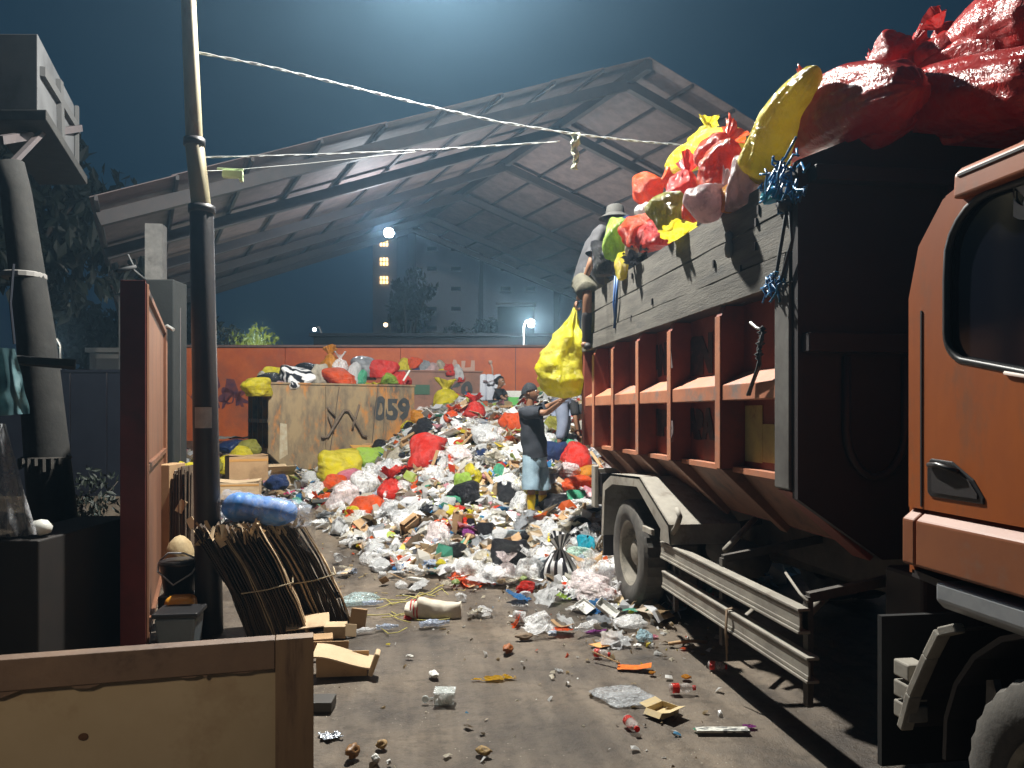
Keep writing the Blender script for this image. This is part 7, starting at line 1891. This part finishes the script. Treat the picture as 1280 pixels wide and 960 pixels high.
# ---- cardboard bundles leaning by the pole
def bundle(name, label, foot, top_off, n, th, hgt, dep, seed, yaw=0.0):
    r = random.Random(seed); f0 = Vector(foot)
    b = thing(name, label, 'cardboard bundle', tuple(f0), -TH+yaw, 'tied cardboard bundles by the pole')
    mats = (mat('sheet_edge_dark', (.07, .045, .03), (.04, .03, .022), scale=12, rough=.9), mat('sheet_edge_mid', (.13, .09, .055), (.09, .06, .04), scale=12, rough=.9), m_cardp)
    packs = [MB(), MB(), MB()]
    tot = n*th
    for i in range(n):
        x0 = (i-n/2)*th; h = hgt*(1+r.uniform(-.07, .03)); d_ = dep*(1+r.uniform(-.12, .06)); y0 = r.uniform(-.04, .03); k = 0 if r.random() < .62 else 1
        if i in (n-1, n-2) or r.random() < .05: k = 2
        lean = top_off*(1+r.uniform(-.012, .012)); cur = .07*math.sin(i*.35+seed)
        m_ = 14; vs = []
        for s in range(m_+1):
            q = s/m_; x = x0 + lean*q + .035*math.sin(PI*q) + (.012*noise.noise(Vector((i*.3, q*5, seed))))
            sq = 1-.05*math.exp(-((q-.45)/.10)**2)
            x = (x-lean*q)*sq+lean*q
            z = h*q*.97
            vs += [(x, y0, z), (x+th*.75, y0, z), (x+th*.75, y0+d_, z), (x, y0+d_, z)]
        fs = [(s*4+j, s*4+(j+1) % 4, (s+1)*4+(j+1) % 4, (s+1)*4+j) for s in range(m_) for j in range(4)]+[(0, 1, 2, 3), (m_*4+3, m_*4+2, m_*4+1, m_*4)]
        packs[k].add(vs, fs)
    for k, nm in enumerate(('dark_sheets', 'brown_sheets', 'pale_sheets')):
        if packs[k].v: packs[k].build(nm, mats[k], b, world=False)
    # ragged torn top
    mb = MB()
    for i in range(36):
        x = top_off*.97+r.uniform(-.5, .5)*tot; y = r.uniform(-.03, .1); h = hgt*(.86+r.random()*.12); e = Euler((r.gauss(0, .4), r.gauss(0, .5), r.uniform(0, 3))).to_matrix(); w = r.uniform(.012, .035)
        mb.add([Vector((x, y-.02, h))+e@Vector(v) for v in ((-w, 0, -.05), (w, 0, -.04), (w*.7, .004, .05), (-w*.3, -.004, .06))], [(0, 1, 2, 3)])
    mb.build('torn_edges', m_cardp, b, world=False)
    mb = MB(); zz = hgt*.44; xx = top_off*.45+.08
    mb.tube([(xx-tot*.40, -.05, zz-.02), (xx, -.06, zz), (xx+tot*.40, -.05, zz+.04)], .006, 6); mb.tube([(xx+tot*.41, -.05, zz+.04), (xx+tot*.42, dep, zz+.04)], .006, 6)
    mb.build('string', mat('pale_string', (.4, .33, .22), rough=.9), b, world=False)
    return b
tA = 6.15
fA = at(350, 800, tA); fA.z = 0.0
bundle('cardboard_bundle', 'near bundle of flattened cardboard leaning left against the steel pole', fA, -.40, 46, .0105, .93, .26, 1, .3)
fB = at(407, 790, 6.5); fB.z = 0.0
bundle('cardboard_bundle', 'right bundle of flattened cardboard under the end of the blue roll', fB, -.42, 44, .0105, .92, .28, 2, .3)
# blue roll in a clear sack
rc_ = at(325, 637, 6.35); e = U
mb = MB(); L = .30; n = 26; prof = []
for k in range(n+1):
    s = -1+2*k/n; prof.append((.118*(1-abs(s)**6*.55)*(1+.03*math.sin(k*1.7)), s*L))
mb.lathe(prof, n=36); ro = MB(); rq = U*.985 - Zv*.13 + Fw*.05; rq.normalize(); qt = rq.to_track_quat('Z', 'Y')
ro.add([rc_+qt@v for v in mb.v], mb.f); roll = ro.build('blue_roll', mat('blue_cloth', (.05, .24, .66), (.03, .14, .45), scale=4, rough=.6, bump=.6, bscale=5, stretch=(1, 1, 1)), smooth_=True); origin_at(roll, rc_); noisy(roll, .02, 6); setp(roll, 'fat blue cloth roll resting across both cardboard bundles', 'cloth roll')
mb = MB(); prof = [(.03, -L-.07)]+[(.128+.008*math.sin(k*2.1), -L-.01+(2*L+.03)*k/20) for k in range(21)]+[(.10, L+.06), (.085, L+.12)]
mb.lathe(prof, n=36, caps=False); ro = MB().add([rc_+qt@v for v in mb.v], mb.f); sk = ro.build('clear_sack', clear('clear_sack_film', (.62, .68, .78), .08, .12), smooth_=True); origin_at(sk, rc_); noisy(sk, .02, 5); setp(sk, 'clear plastic sack wrapped around the blue cloth roll', 'sack')
mb = MB(); vs = []
for i in range(8):
    for j in range(7): p = at(372+i*3.2, 640+j*7+i*2, 6.3+.03*math.sin(i*1.3+j)); vs.append(p+Vector((0, .02*math.sin(j*2+i), 0)))
mb.add(vs, [(i*7+j, i*7+j+1, (i+1)*7+j+1, (i+1)*7+j) for i in range(7) for j in range(6)]); o = mb.build('sack_tail', clear('clear_sack_film', (.62, .68, .78)), sk, smooth_=True)
o.parent = sk
for v in o.data.vertices: v.co = v.co - sk.location
# ---- upright stack behind, with bottles
b3 = at(226, 700, 8.4); b3.z = ramp(8.4)
st3 = thing('cardboard_stack', 'upright stack of cardboard between the gate and the steel pole', 'cardboard bundle', tuple(b3), -TH, 'tied cardboard bundles by the pole')
mb = MB(); mb.box((-.11, 0, .62), (.15, .4, 1.24)); mb.build('box_side', m_card, st3, world=False, bevel=.006)
mb = MB()
for k in range(15): mb.box((.0+k*.013, rnd.uniform(-.03, .03), .60+rnd.uniform(-.05, .04)), (.009, .42, 1.2), Matrix.Rotation(rnd.uniform(-.03, .05), 3, 'Y'))
mb.build('sheets', mat('sheet_edge_mid', (.22, .15, .09)), st3, world=False)
mb = MB()
mb.box((.10, -.22, .80), (.08, .01, .14), Matrix.Rotation(.5, 3, 'Y')); mb.box((.20, -.20, .62), (.08, .01, .12), Matrix.Rotation(-.5, 3, 'Y')); mb.build('paper_scraps', m_cardp, st3, world=False)
SH['bottle'] and [put('bottle', at(207+k*8, 602+(k % 2)*3, 8.3), (.24, .24, .24), CM(('white', 'green', 'cream', 'white')[k]), (0, -PI/2+.15*(k-1.5), 0), label=f'{("clear","green tinted","cream tinted","cloudy")[k]} bottle standing on the upright cardboard stack', group='bottles on the cardboard stack') for k in range(4)]
# ---- buckets between gate and pole
def lathe_thing(name, label, cat, loc, prof, m, n=28, rot=(0, 0, 0)):
    mb = MB(); mb.lathe(prof, n=n, caps=False); o = mb.build(name, m, smooth_=True); o.location = loc; o.rotation_euler = rot; setp(o, label, cat)
    e_ = o.modifiers.new('e', 'EDGE_SPLIT'); e_.split_angle = R(40); return o
p = at(224, 741, 6.3)
cr = MB(); cr.box((p.x, p.y, p.z/2), (.26, .26, p.z)); o = cr.build('crate', m_black, bevel=.01); origin_at(o, (p.x, p.y, 0)); setp(o, 'dark upturned crate under the black bucket', 'crate')
bk = thing('bucket', 'black bucket with a pale wire handle between gate and pole', 'bucket', tuple(p))
mb = MB(); mb.lathe([(0, 0), (.115, 0), (.148, .235), (.158, .24), (.158, .262), (.14, .262), (.108, .012), (0, .012)], n=30, caps=False); mb.build('bucket_body', m_trim, bk, world=False, smooth_=True)
mb = MB(); mb.tube([(-.155, -.02, .25), (-.13, -.12, .20), (0, -.17, .10), (.13, -.12, .18), (.155, -.02, .25)], .008, 8); mb.tube([(-.15, .0, .27), (-.08, -.02, .33), (.05, -.04, .33), (.15, 0, .27)], .008, 8); mb.build('handle', m_silver, bk, world=False, smooth_=True)
mb = MB(); mb.lathe([(.0, .275), (.10, .28), (.15, .27), (.152, .262)], n=28); mb.build('lid', m_trim, bk, world=False, smooth_=True)
lathe_thing('sun_hat', 'pointed beige cloth bundle standing behind the black bucket', 'bundle', at(225, 703, 6.6), [(.13, -.1), (.12, .08), (.09, .17), (.04, .22), (0, .235)], mat('beige_cloth', (.45, .35, .2), (.30, .2, .09), scale=6, rough=.85, bump=.4))
p = at(226, 768, 6.0); mb = MB(); mb.box((p.x, p.y, p.z), (.26, .2, .30)); o = mb.build('orange_tub', mat('orange_plastic', (.62, .27, .02), (.5, .22, .02), scale=4, rough=.4), bevel=.05, seg=4, smooth_=True); origin_at(o, (p.x, p.y, p.z-.15)); setp(o, 'rounded orange tub wedged between the black bucket and grey bin', 'tub')
for v in o.data.vertices:
    if v.co.z > .1: v.co.x *= .82; v.co.y *= .85
mb = MB(); mb.box((p.x, p.y, (p.z-.152)/2), (.24, .24, p.z-.155)); o = mb.build('crate', m_black, bevel=.01); origin_at(o, (p.x, p.y, 0)); setp(o, 'dark crate under the orange tub', 'crate')
p = at(225, 764, 5.7); gbn = thing('bin', 'grey square plastic bin just behind the wooden panel', 'bin', (p.x, p.y, 0))
mb = MB(); mb.prism([(p.x-.11, p.y-.11, 0.0), (p.x+.11, p.y-.11, 0.0), (p.x+.145, p.y-.14, p.z-.02), (p.x-.145, p.y-.14, p.z-.02)], (0, .26, 0)); mb.build('bin_body', mat('grey_bin_plastic', (.15, .18, .20), (.11, .13, .15), scale=3, rough=.45), gbn, bevel=.02, seg=3)
mb = MB(); mb.box((p.x, p.y, p.z), (.32, .30, .035)); mb.build('rim', m_trim, gbn, bevel=.01)
lathe_thing('white_sack_fold', 'white folded sack right of the black bucket', 'sack', at(247, 745, 6.5), [(0, -.1), (.05, -.1), (.055, .1), (.045, .3), (.02, .36), (0, .36)], FM('white'))

# ---- flattened boxes by the panel corner
def slab(name, label, cat, px, py, t, w, d_, h, rot, m, group=None):
    p = at(px, py, t); mb = MB(); mb.box((0, 0, h/2), (w, d_, h)); o = mb.build(name, m, bevel=min(.003, h/4)); o.location = p; o.rotation_euler = rot; setp(o, label, cat, group); return o
FG = 'cardboard pieces at the foot of the bundles'
def gslab(name, label, cat, px, py, w, d_, h, rot, m, group=None, lift=.0):
    p = onz(px, py, .0)+Vector((0, 0, lift)); mb = MB(); mb.box((0, 0, h/2), (w, d_, h)); o = mb.build(name, m, bevel=min(.003, h/4)); o.location = p; o.rotation_euler = rot; setp(o, label, cat, group); return o
gslab('cardboard_piece', 'wide pale cardboard flap at the foot of the near bundle', 'cardboard', 385, 793, .34, .22, .012, (.25, -.05, .1), m_cardp, FG, .10)
gslab('cardboard_piece', 'small square cardboard piece right of the wide flap', 'cardboard', 420, 795, .17, .12, .10, (.1, .0, -.1), m_cardp, FG)
gslab('cardboard_piece', 'upright little brown box at the foot of the right bundle', 'cardboard', 446, 785, .12, .08, .16, (-.2, .1, -.25), m_card, FG)
gslab('cardboard_piece', 'narrow cardboard strip leaning beside the little brown box', 'cardboard', 437, 796, .10, .03, .10, (-.3, .2, .4), m_cardp, FG)
gslab('cardboard_piece', 'long brown cardboard side jutting from behind the wooden panel', 'cardboard', 404, 822, .36, .012, .12, (0, .05, .12), m_card, FG)
gslab('cardboard_piece', 'dark brown cardboard block behind the panel corner', 'cardboard', 395, 812, .25, .16, .10, (0, 0, .1), m_card, FG)
# bent open carton lying on its side
p = onz(428, 843)
cb_ = thing('cardboard_box', 'crushed brown cardboard box lying open right of the wooden panel', 'cardboard box', tuple(p), 0, FG)
mb = MB(); n = 10; vs = []
for i in range(n+1):
    q = i/n; x = -.19+.40*q; z = .13+.03*math.cos(q*PI*1.1)-.04*q*q
    vs += [(x, -.10+.02*q, z), (x, .14, z+.02), (x, .14, z+.008), (x, -.10+.02*q, z-.012)]
mb.add(vs, [(i*4+j, i*4+(j+1) % 4, (i+1)*4+(j+1) % 4, (i+1)*4+j) for i in range(n) for j in range(4)]+[(3, 2, 1, 0), (n*4, n*4+1, n*4+2, n*4+3)]); mb.build('top_flap', m_cardp, cb_, world=False)
mb = MB(); vs = []
for i in range(n+1):
    q = i/n; x = -.17+.34*q; z = .115+.03*math.cos(q*PI*1.1)-.04*q*q; vs += [(x, -.06, z), (x, -.05, .004)]
mb.add(vs, [(2*i, 2*i+1, 2*i+3, 2*i+2) for i in range(n)]); mb.box((0, .13, .06), (.34, .01, .12)); mb.box((0, .04, .004), (.34, .18, .006)); mb.build('box_side', m_card, cb_, world=False)
mb = MB(); mb.box((.22, -.03, .085), (.035, .13, .16), Matrix.Rotation(.35, 3, 'Y')); mb.build('end_flap', m_cardp, cb_, world=False, bevel=.01)
for o in cb_.children: pass
cb_.rotation_euler = (0, 0, -TH+.1)
gslab('dark_case', 'dark flat case poking out from behind the wooden panel', 'case', 400, 885, .17, .15, .06, (0, 0, -.12), mat('dark_case', (.05, .043, .035), (.035, .03, .025), scale=5, rough=.5))
# foil, fruit, small ground pieces
m_foil = mat('silver_foil', (.62, .66, .72), (.45, .48, .55), scale=8, rough=.25, metal=.7, bump=.6, bscale=14)
def G(px, py, wpx, shape, m, label, name=None, cat=None, flat=1, yaw=None, var=None, group=None, hk=1, rx=0, ry=0):
    p = onz(px, py, 0); t = p.x*ST+p.y*CT; w = wpx/F*t
    o = put(shape, p+Vector((0, 0, .002)), (w, w*flat, w*hk), m, (rx, ry, yaw if yaw is not None else rnd.uniform(0, 6)), var, name, cat, label, group)
    return o
G(411, 921, 36, 'sheet', m_foil, 'crumpled silver foil on the ground beside the wooden panel', 'foil', 'foil', .8)
G(477, 935, 14, 'lump', mat('brown_potato', (.36, .23, .09), (.25, .15, .06), scale=5, rough=.6), 'round brown potato like fruit on the near ground', 'fruit', 'fruit')
G(441, 947, 22, 'lump', mat('rotten_fruit', (.30, .15, .05), (.14, .07, .03), scale=5, rough=.5), 'rotten brown orange fruit left of the round one', 'fruit', 'fruit', .7)
G(470, 953, 14, 'lump', m_paper, 'small white stone like scrap in front of the fruits', 'scrap', 'scrap', .6)
G(486, 956, 9, 'lump', m_paper, 'tiny white scrap right of the small white one', 'scrap', 'scrap', .6)
G(605, 943, 22, 'lump', mat('peel', (.35, .22, .06), (.1, .06, .03), scale=6, rough=.7), 'brown and yellow peel on the near ground at centre', 'peel', 'peel', .6, hk=.6)
G(635, 816, 20, 'lump', mat('burnt_orange_scrap', (.36, .11, .02), (.15, .05, .02), scale=6, rough=.6), 'small burnt orange scrap above the yellow wrapper', 'scrap', 'scrap', .6, hk=.7)
G(656, 800, 22, 'lump', mat('brown_scrap', (.12, .08, .04), (.2, .13, .08), scale=6, rough=.7), 'brown leafy scrap right of the burnt orange one', 'scrap', 'scrap', .5, hk=.5)
G(618, 848, 60, 'shred', film('film_amber', (.75, .42, .01)), 'flat amber yellow wrapper on the open ground', 'wrapper', 'wrapper', .35, .05, 1, hk=.25)
G(543, 846, 20, 'lump', m_paper, 'white crumpled tissue on the open ground', 'tissue', 'tissue', .55, hk=.5)
G(512, 822, 10, 'lump', m_paper, 'tiny white tissue far left on the open ground', 'tissue', 'tissue', .55, hk=.5)
# clear tub with lid
p = onz(556, 878); tb_ = thing('plastic_tub', 'clear square plastic tub lying on the ground beside a tissue', 'tub', tuple(p), -TH)
mb = MB(); mb.box((0, 0, .035), (.125, .11, .07)); mb.build('tub_body', clear('tub_clear', (.6, .64, .62), .5), tb_, world=False, bevel=.008)
mb = MB(); mb.box((0, 0, .076), (.135, .12, .008)); mb.build('tub_lid', clear('tub_clear', (.6, .64, .62)), tb_, world=False, bevel=.003)
mb = MB(); mb.lathe([(0, 0), (.045, 0), (.04, .03), (0, .035)], (0.0, 0, .006), n=16); mb.build('residue', m_paper, tb_, world=False, smooth_=True)
mb = MB(); mb.tube([(-.07, -.01, .03), (-.1, -.01, .025)], .006, 6); mb.lathe([(0, -.01), (.022, -.008), (.022, .008), (0, .01)], (-.12, -.01, .024), 'y', 12); mb.build('dropper', clear('tub_clear', (.6, .64, .62)), tb_, world=False)
# blue bottle bottom
G(690, 796, 18, 'cup', CM('blue', .6), 'blue bottle end standing on the ground at centre right', 'bottle_end', 'bottle', hk=1)
G(434, 690, 12, 'cup', CM('blue', .65), 'small blue cup on the ground below the blue roll', 'plastic_cup', 'cup')
G(440, 718, 18, 'cup', CM('blue', .55), 'clear blue cup nearer than the small blue cup', 'plastic_cup', 'cup')
G(478, 722, 18, 'cup', CM('white', .5), 'clear cup right of the clear blue cup', 'plastic_cup', 'cup')
G(448, 754, 50, 'blob', CM('teal', .4), 'clear teal bag right of the right cardboard bundle', None, None, .5, .1, hk=.4)
G(466, 757, 26, 'bottle', CM('blue', .6), 'pale blue bottle beside the clear teal bag', None, None, yaw=.2)
G(484, 787, 28, 'bottle', CM('blue', .55), 'flattened blue white bottle left of the red striped sack', None, None, yaw=.1)
G(458, 791, 26, 'bottle', CM('white', .5), 'clear crushed bottle by the cardboard pieces', None, None, yaw=.3)
G(414, 772, 26, 'blob', FM('white'), 'small white bag on top of the cardboard pieces', None, None, .6, hk=.5).location.z += .17
# white sack with red striped rim
p = onz(545, 772)
ws = thing('woven_sack', 'white folded paper sack with red striped mouth lying on the ground', 'sack', tuple(p), -TH+.0)
bm_ = MB(); n = 30; vs = []
for i in range(n+1):
    q = i/n; x = -.16+.38*q; w = .075*(1+.12*math.sin(q*7))*(1-.25*max(0, q-.85)/.15); h = .075*(1+.15*math.sin(q*5+1))
    for j in range(20):
        t = 2*PI*j/20; y = math.cos(t); zz = math.sin(t); y = math.copysign(abs(y)**.6, y)*w; zz = math.copysign(abs(zz)**.6, zz)*h+h
        pt = Vector((x, y, zz)); pt += Vector((0, noise.noise(pt*12), noise.noise(pt*12+Vector((5, 5, 5)))))*.014; vs.append(pt)
bm_.add(vs, [(i*20+j, i*20+(j+1) % 20, (i+1)*20+(j+1) % 20, (i+1)*20+j) for i in range(n) for j in range(20)]+[tuple(range(20))[::-1], tuple(n*20+j for j in range(20))])
bm_.build('sack_body', mat('white_paper_sack', (.66, .60, .50), (.52, .46, .36), scale=5, rough=.7, stain=(.5, .2, .15), stain_scale=5, stain_range=(.62, .7), bump=.3), ws, world=False, smooth_=True)
mb = MB()
for k in range(3): mb.lathe([(.082, 0), (.086, .006), (.082, .012)], (-.165-.028*k, 0, .075), 'x', 20, caps=False)
mb.build('red_stripes', mat('red_stripe', (.5, .04, .04), rough=.5), ws, world=False, smooth_=True)
mb = MB(); vs = []
for i in range(7):
    for j in range(20): t = 2*PI*j/20; rr_ = .08+.012*math.sin(3*t+i); vs.append((-.16-.035*i/2, rr_*math.cos(t)*(1+.04*i), .075+rr_*math.sin(t)*(1-.06*i)))
mb.add(vs, [(i*20+j, i*20+(j+1) % 20, (i+1)*20+(j+1) % 20, (i+1)*20+j) for i in range(6) for j in range(20)]); mb.build('sack_mouth', bpy.data.materials['white_paper_sack'], ws, world=False, smooth_=True)
G(513, 772, 26, 'sheet', FM('red'), 'red and white wrapper at the mouth of the white sack', 'wrapper', 'wrapper', .8, hk=1.4)
G(543, 784, 38, 'bottle', CM('blue', .5), 'clear blue bottle lying before the white sack', None, None, yaw=.15)
# pieces near the wheel and shadow line
G(770, 752, 56, 'shred', mat('dark_peelings', (.10, .07, .035), (.18, .12, .06), scale=6, rough=.7), 'dark vegetable peelings at the heap tip before the rear wheel', 'peelings', 'food scraps', .5, .1, hk=.3)
G(740, 757, 30, 'sheet', FM('green'), 'green crinkled film tip before the rear wheel', None, None, .7, hk=.7)
G(788, 783, 46, 'blob', CM('white', .6), 'clear bag with scraps at the tip of the waste near the wheel', None, None, .7, .4, hk=.5)
G(775, 800, 44, 'sheet', FM('white'), 'white plastic film lying under the orange card', None, None, .6, .3, hk=.5)
G(755, 806, 36, 'board', mat('orange_card2', (.62, .30, .10), rough=.7), 'orange card lying on the white plastic film', None, None, .7, .5, hk=.5)
G(744, 789, 34, 'sheet', FM('purple'), 'purple and orange wrapper left of the orange card', 'wrapper', 'wrapper', .5, .2, hk=.4)
G(804, 801, 22, 'blob', CM('turquoise', .6), 'light blue crumpled cup right of the clear bag', None, None, .8)
G(817, 796, 16, 'sheet', FM('pink'), 'pink scrap right of the light blue cup', None, None, .8)
G(797, 808, 9, 'lump', m_paper, 'white cap below the light blue cup', 'bottle_closure', 'cap', 1, hk=.5)
G(793, 835, 42, 'board', mat('red_wrapper', (.62, .05, .02), (.7, .25, .03), scale=18, rough=.3), 'red snack wrapper with white end on the ground', 'snack_wrapper', 'wrapper', .7, -.35, hk=.5, var=2)
G(780, 872, 78, 'blob', clear('big_clear', (.50, .52, .54), .42, .1), 'large empty clear bag flattened on the open ground', None, None, .75, .1, hk=.22, var=3)
G(828, 892, 34, 'carton', mat('torn_carton', (.55, .42, .2), (.45, .36, .22), scale=5, rough=.7), 'torn yellow brown carton right of the large clear bag', None, None, .9, .6, hk=.7, var=1)
G(815, 842, 8, 'lump', FM('orange'), 'tiny orange cap right of the red snack wrapper', 'bottle_closure', 'cap', 1, hk=.5)
G(858, 848, 12, 'lump', FM('orange'), 'small yellow orange cap near the shadow edge', 'bottle_closure', 'cap', 1, hk=.5)
G(699, 838, 16, 'shred', FM('white'), 'small white scrap left of the purple wrapper on the ground', 'scrap', 'scrap', .6, hk=.4)
def red_bottle(px, py, L_, yaw, label):
    p = onz(px, py); r = thing('plastic_bottle', label, 'bottle', tuple(p), yaw, 'small bottles on the open ground')
    mb = MB(); mb.lathe([(.0, -L_*.5), (.022, -L_*.5), (.03, -L_*.46), (.03, -L_*.1), (.026, -L_*.02), (.03, L_*.06), (.03, L_*.22), (.012, L_*.38), (.012, L_*.42), (0, L_*.42)], (0, 0, .031), 'x', 20, caps=False); mb.build('bottle_body', clear('bottle_clear', (.6, .55, .52), .4), r, world=False, smooth_=True)
    mb = MB(); mb.lathe([(.0, L_*.40), (.016, L_*.40), (.016, L_*.5), (0, L_*.5)], (0, 0, .031), 'x', 16, caps=False); mb.build('bottle_cap', FM('red'), r, world=False, smooth_=True)
    mb = MB(); mb.lathe([(.0312, -L_*.40), (.0312, -L_*.14)], (0, 0, .031), 'x', 20, caps=False); mb.build('bottle_label', FM('red'), r, world=False, smooth_=True)
red_bottle(853, 866, .17, -.1, 'clear bottle with red label lying right of the large clear bag')
red_bottle(790, 912, .15, -1.45, 'clear bottle with red cap pointing at us on the near ground')
red_bottle(752, 822, .13, -.6, 'small clear bottle with red cap below the orange card')
red_bottle(897, 838, .13, -.5, 'bottle with reddish label lying inside the shadow edge')
# news strip
p = onz(903, 914); mb = MB(); mb.box((0, 0, .008), (.30, .06, .014)); o = mb.build('paper_strip', mat('printed_strip', (.58, .58, .52), (.10, .10, .10), scale=22, rough=.6, contrast=(.5, .56), stretch=(1, 3, 1)), bevel=.003); o.location = p; o.rotation_euler = (0, 0, -TH); setp(o, 'long printed paper packet lying at the truck shadow edge', 'packet')
G(937, 908, 18, 'sheet', FM('purple'), 'lilac scrap at the right end of the printed packet', 'scrap', 'scrap', .8, hk=.6)
G(872, 912, 14, 'sheet', FM('green'), 'mint green scrap at the left end of the printed packet', 'scrap', 'scrap', .8, hk=.6)
mb = MB(); mb.tube([onz(836, 808)+Zv*.02, onz(862, 806)+Zv*.03, onz(884, 806)+Zv*.02], .014, 7); o = mb.build('wooden_stick', m_woodp, smooth_=True); origin_at(o, onz(836, 808)); setp(o, 'bare stick lying half in the shadow under the truck', 'stick')
# yellow straw-like strings by the sack
mb = MB(); r4 = random.Random(8)
for k in range(12):
    x, y = r4.uniform(455, 520), r4.uniform(745, 785); q = [onz(x, y)+Zv*.006]
    for _ in range(4): x += r4.uniform(6, 16); y += r4.uniform(-7, 7); q.append(onz(x, y)+Zv*r4.uniform(.004, .03))
    mb.tube(q, .0045, 5)
o = mb.build('string_tangle', mat('yellow_string', (.50, .44, .12), rough=.6), smooth_=True); origin_at(o, onz(490, 765)); setp(o, 'loose yellow strings scattered left of the white sack', 'string')
# small dry twigs in the middle ground
mb = MB(); 
for k in range(60):
    x, y = r4.uniform(405, 600), r4.uniform(665, 745); q = onz(x, y)+Zv*.006; d_ = Vector((r4.uniform(-1, 1), r4.uniform(-1, 1), r4.uniform(-.05, .1)))*r4.uniform(.03, .12); mb.tube([q, q+d_], .004, 4)
o = mb.build('dry_straw', mat('dry_straw', (.36, .28, .10), (.25, .18, .08), scale=9, rough=.8)); setp(o, 'dry straw bits strewn over the ground before the heap', 'straw', kind='stuff')
for i, (x, y, w) in enumerate(((452, 640, 30), (470, 612, 26), (398, 645, 34), (560, 726, 34), (538, 735, 26), (597, 748, 20), (520, 700, 20), (560, 700, 24), (420, 685, 20), (505, 744, 18))):
    pass
# ================================================================== LIGHT, SKY, AIR, CAMERA
# the yard's main floodlight hangs just above the frame
LP = C2W(-.78, 7.9, 7.3)
lamp = thing('floodlight', 'main yard floodlight hanging above the open ground beside the truck', 'lamp', tuple(LP))
mb = MB(); mb.lathe([(.05, .30), (.09, .28), (.20, .16), (.24, .06), (.235, .05), (.19, .15), (.05, .26)], LP+Vector((0, 0, .02)), n=28, caps=False); mb.build('reflector', m_steel, lamp, smooth_=True)
mb = MB(); mb.lathe([(0, -.09), (.06, -.06), (.09, 0), (.06, .07), (0, .09)], LP+Vector((0, 0, .12)), n=18); bulb = mb.build('bulb', glow('main_bulb', (1, .98, .93), 40), lamp, smooth_=True)
mb = MB(); mb.tube([LP+Vector((0, 0, .3)), LP+Vector((0, 0, 1.2))], .02, 6); mb.tube([C2W(-9, 7.9, 8.6), LP+Vector((0, 0, 1.2)), C2W(9, 7.9, 8.8)], .012, 6); mb.build('hanger', m_steel, lamp)
l = bpy.data.lights.new('flood', 'POINT'); l.energy = 4300; l.color = (1, .975, .90); l.shadow_soft_size = .09
lo = bpy.data.objects.new('flood_light', l); COL.objects.link(lo); lo.location = LP+Vector((0, 0, -.08))
# unseen warm spot added at left, aimed to brighten the foreground panel
l2 = bpy.data.lights.new('panel_fill', 'SPOT'); l2.spot_size = R(64); l2.spot_blend = .8; l2.energy = 46; l2.color = (1, .84, .62); l2.shadow_soft_size = .12
lo2 = bpy.data.objects.new('panel_fill_light', l2); COL.objects.link(lo2); lo2.location = C2W(-1.3, .7, 2.3); lo2.rotation_euler = (C2W(-1.75, 3.4, .6)-C2W(-1.3, .7, 2.3)).to_track_quat('-Z', 'Y').to_euler()
# night sky
w = bpy.data.worlds.new('World'); SC.world = w; w.use_nodes = True; nt = w.node_tree; L = nt.links.new
bg = nt.nodes['Background']; tc = N(nt, 'ShaderNodeTexCoord'); sp_ = N(nt, 'ShaderNodeSeparateXYZ'); L(tc.outputs['Generated'], sp_.inputs[0])
cr = N(nt, 'ShaderNodeValToRGB'); e = cr.color_ramp.elements; e[0].position = 0; e[0].color = (.008, .015, .025, 1); e[1].position = .9; e[1].color = (.004, .014, .027, 1)
x = e.new(.25); x.color = (.005, .020, .037, 1)
L(sp_.outputs[2], cr.inputs['Fac']); L(cr.outputs['Color'], bg.inputs['Color']); bg.inputs['Strength'].default_value = 1.0
# damp night air
if HAZE:
    mb = MB(); mb.box((0, 40, 14), (200, 190, 32)); hz = mb.build('haze', None)
    m = bpy.data.materials.new('haze_air'); m.use_nodes = True; nt = m.node_tree; nt.nodes.remove(nt.nodes['Principled BSDF'])
    v = N(nt, 'ShaderNodeVolumePrincipled'); v.inputs['Color'].default_value = (.42, .72, 1, 1); v.inputs['Density'].default_value = HAZE; v.inputs['Anisotropy'].default_value = .78
    nt.links.new(v.outputs[0], nt.nodes['Material Output'].inputs['Volume']); hz.data.materials.append(m); setp(hz, 'thin damp night air over the whole yard', 'haze', kind='stuff')
cam = bpy.data.cameras.new('camera'); co = bpy.data.objects.new('camera', cam); COL.objects.link(co)
co.location = (0, 0, HC); co.rotation_euler = (PI/2, 0, -TH); cam.sensor_width = 36; cam.lens = 27; cam.shift_y = 37/1280; cam.clip_end = 2000; cam.clip_start = .05
SC.camera = co
SC.view_settings.view_transform = 'Standard'; SC.view_settings.look = 'None'; SC.view_settings.exposure = EXPO; SC.view_settings.gamma = 1
SC.cycles.use_denoising = True
try: SC.cycles.denoiser = 'OPENIMAGEDENOISE'
except Exception: pass
SC.cycles.max_bounces = 8; SC.cycles.transparent_max_bounces = 12; SC.cycles.volume_bounces = 0; SC.cycles.sample_clamp_indirect = 4; SC.cycles.caustics_reflective = False; SC.cycles.caustics_refractive = False
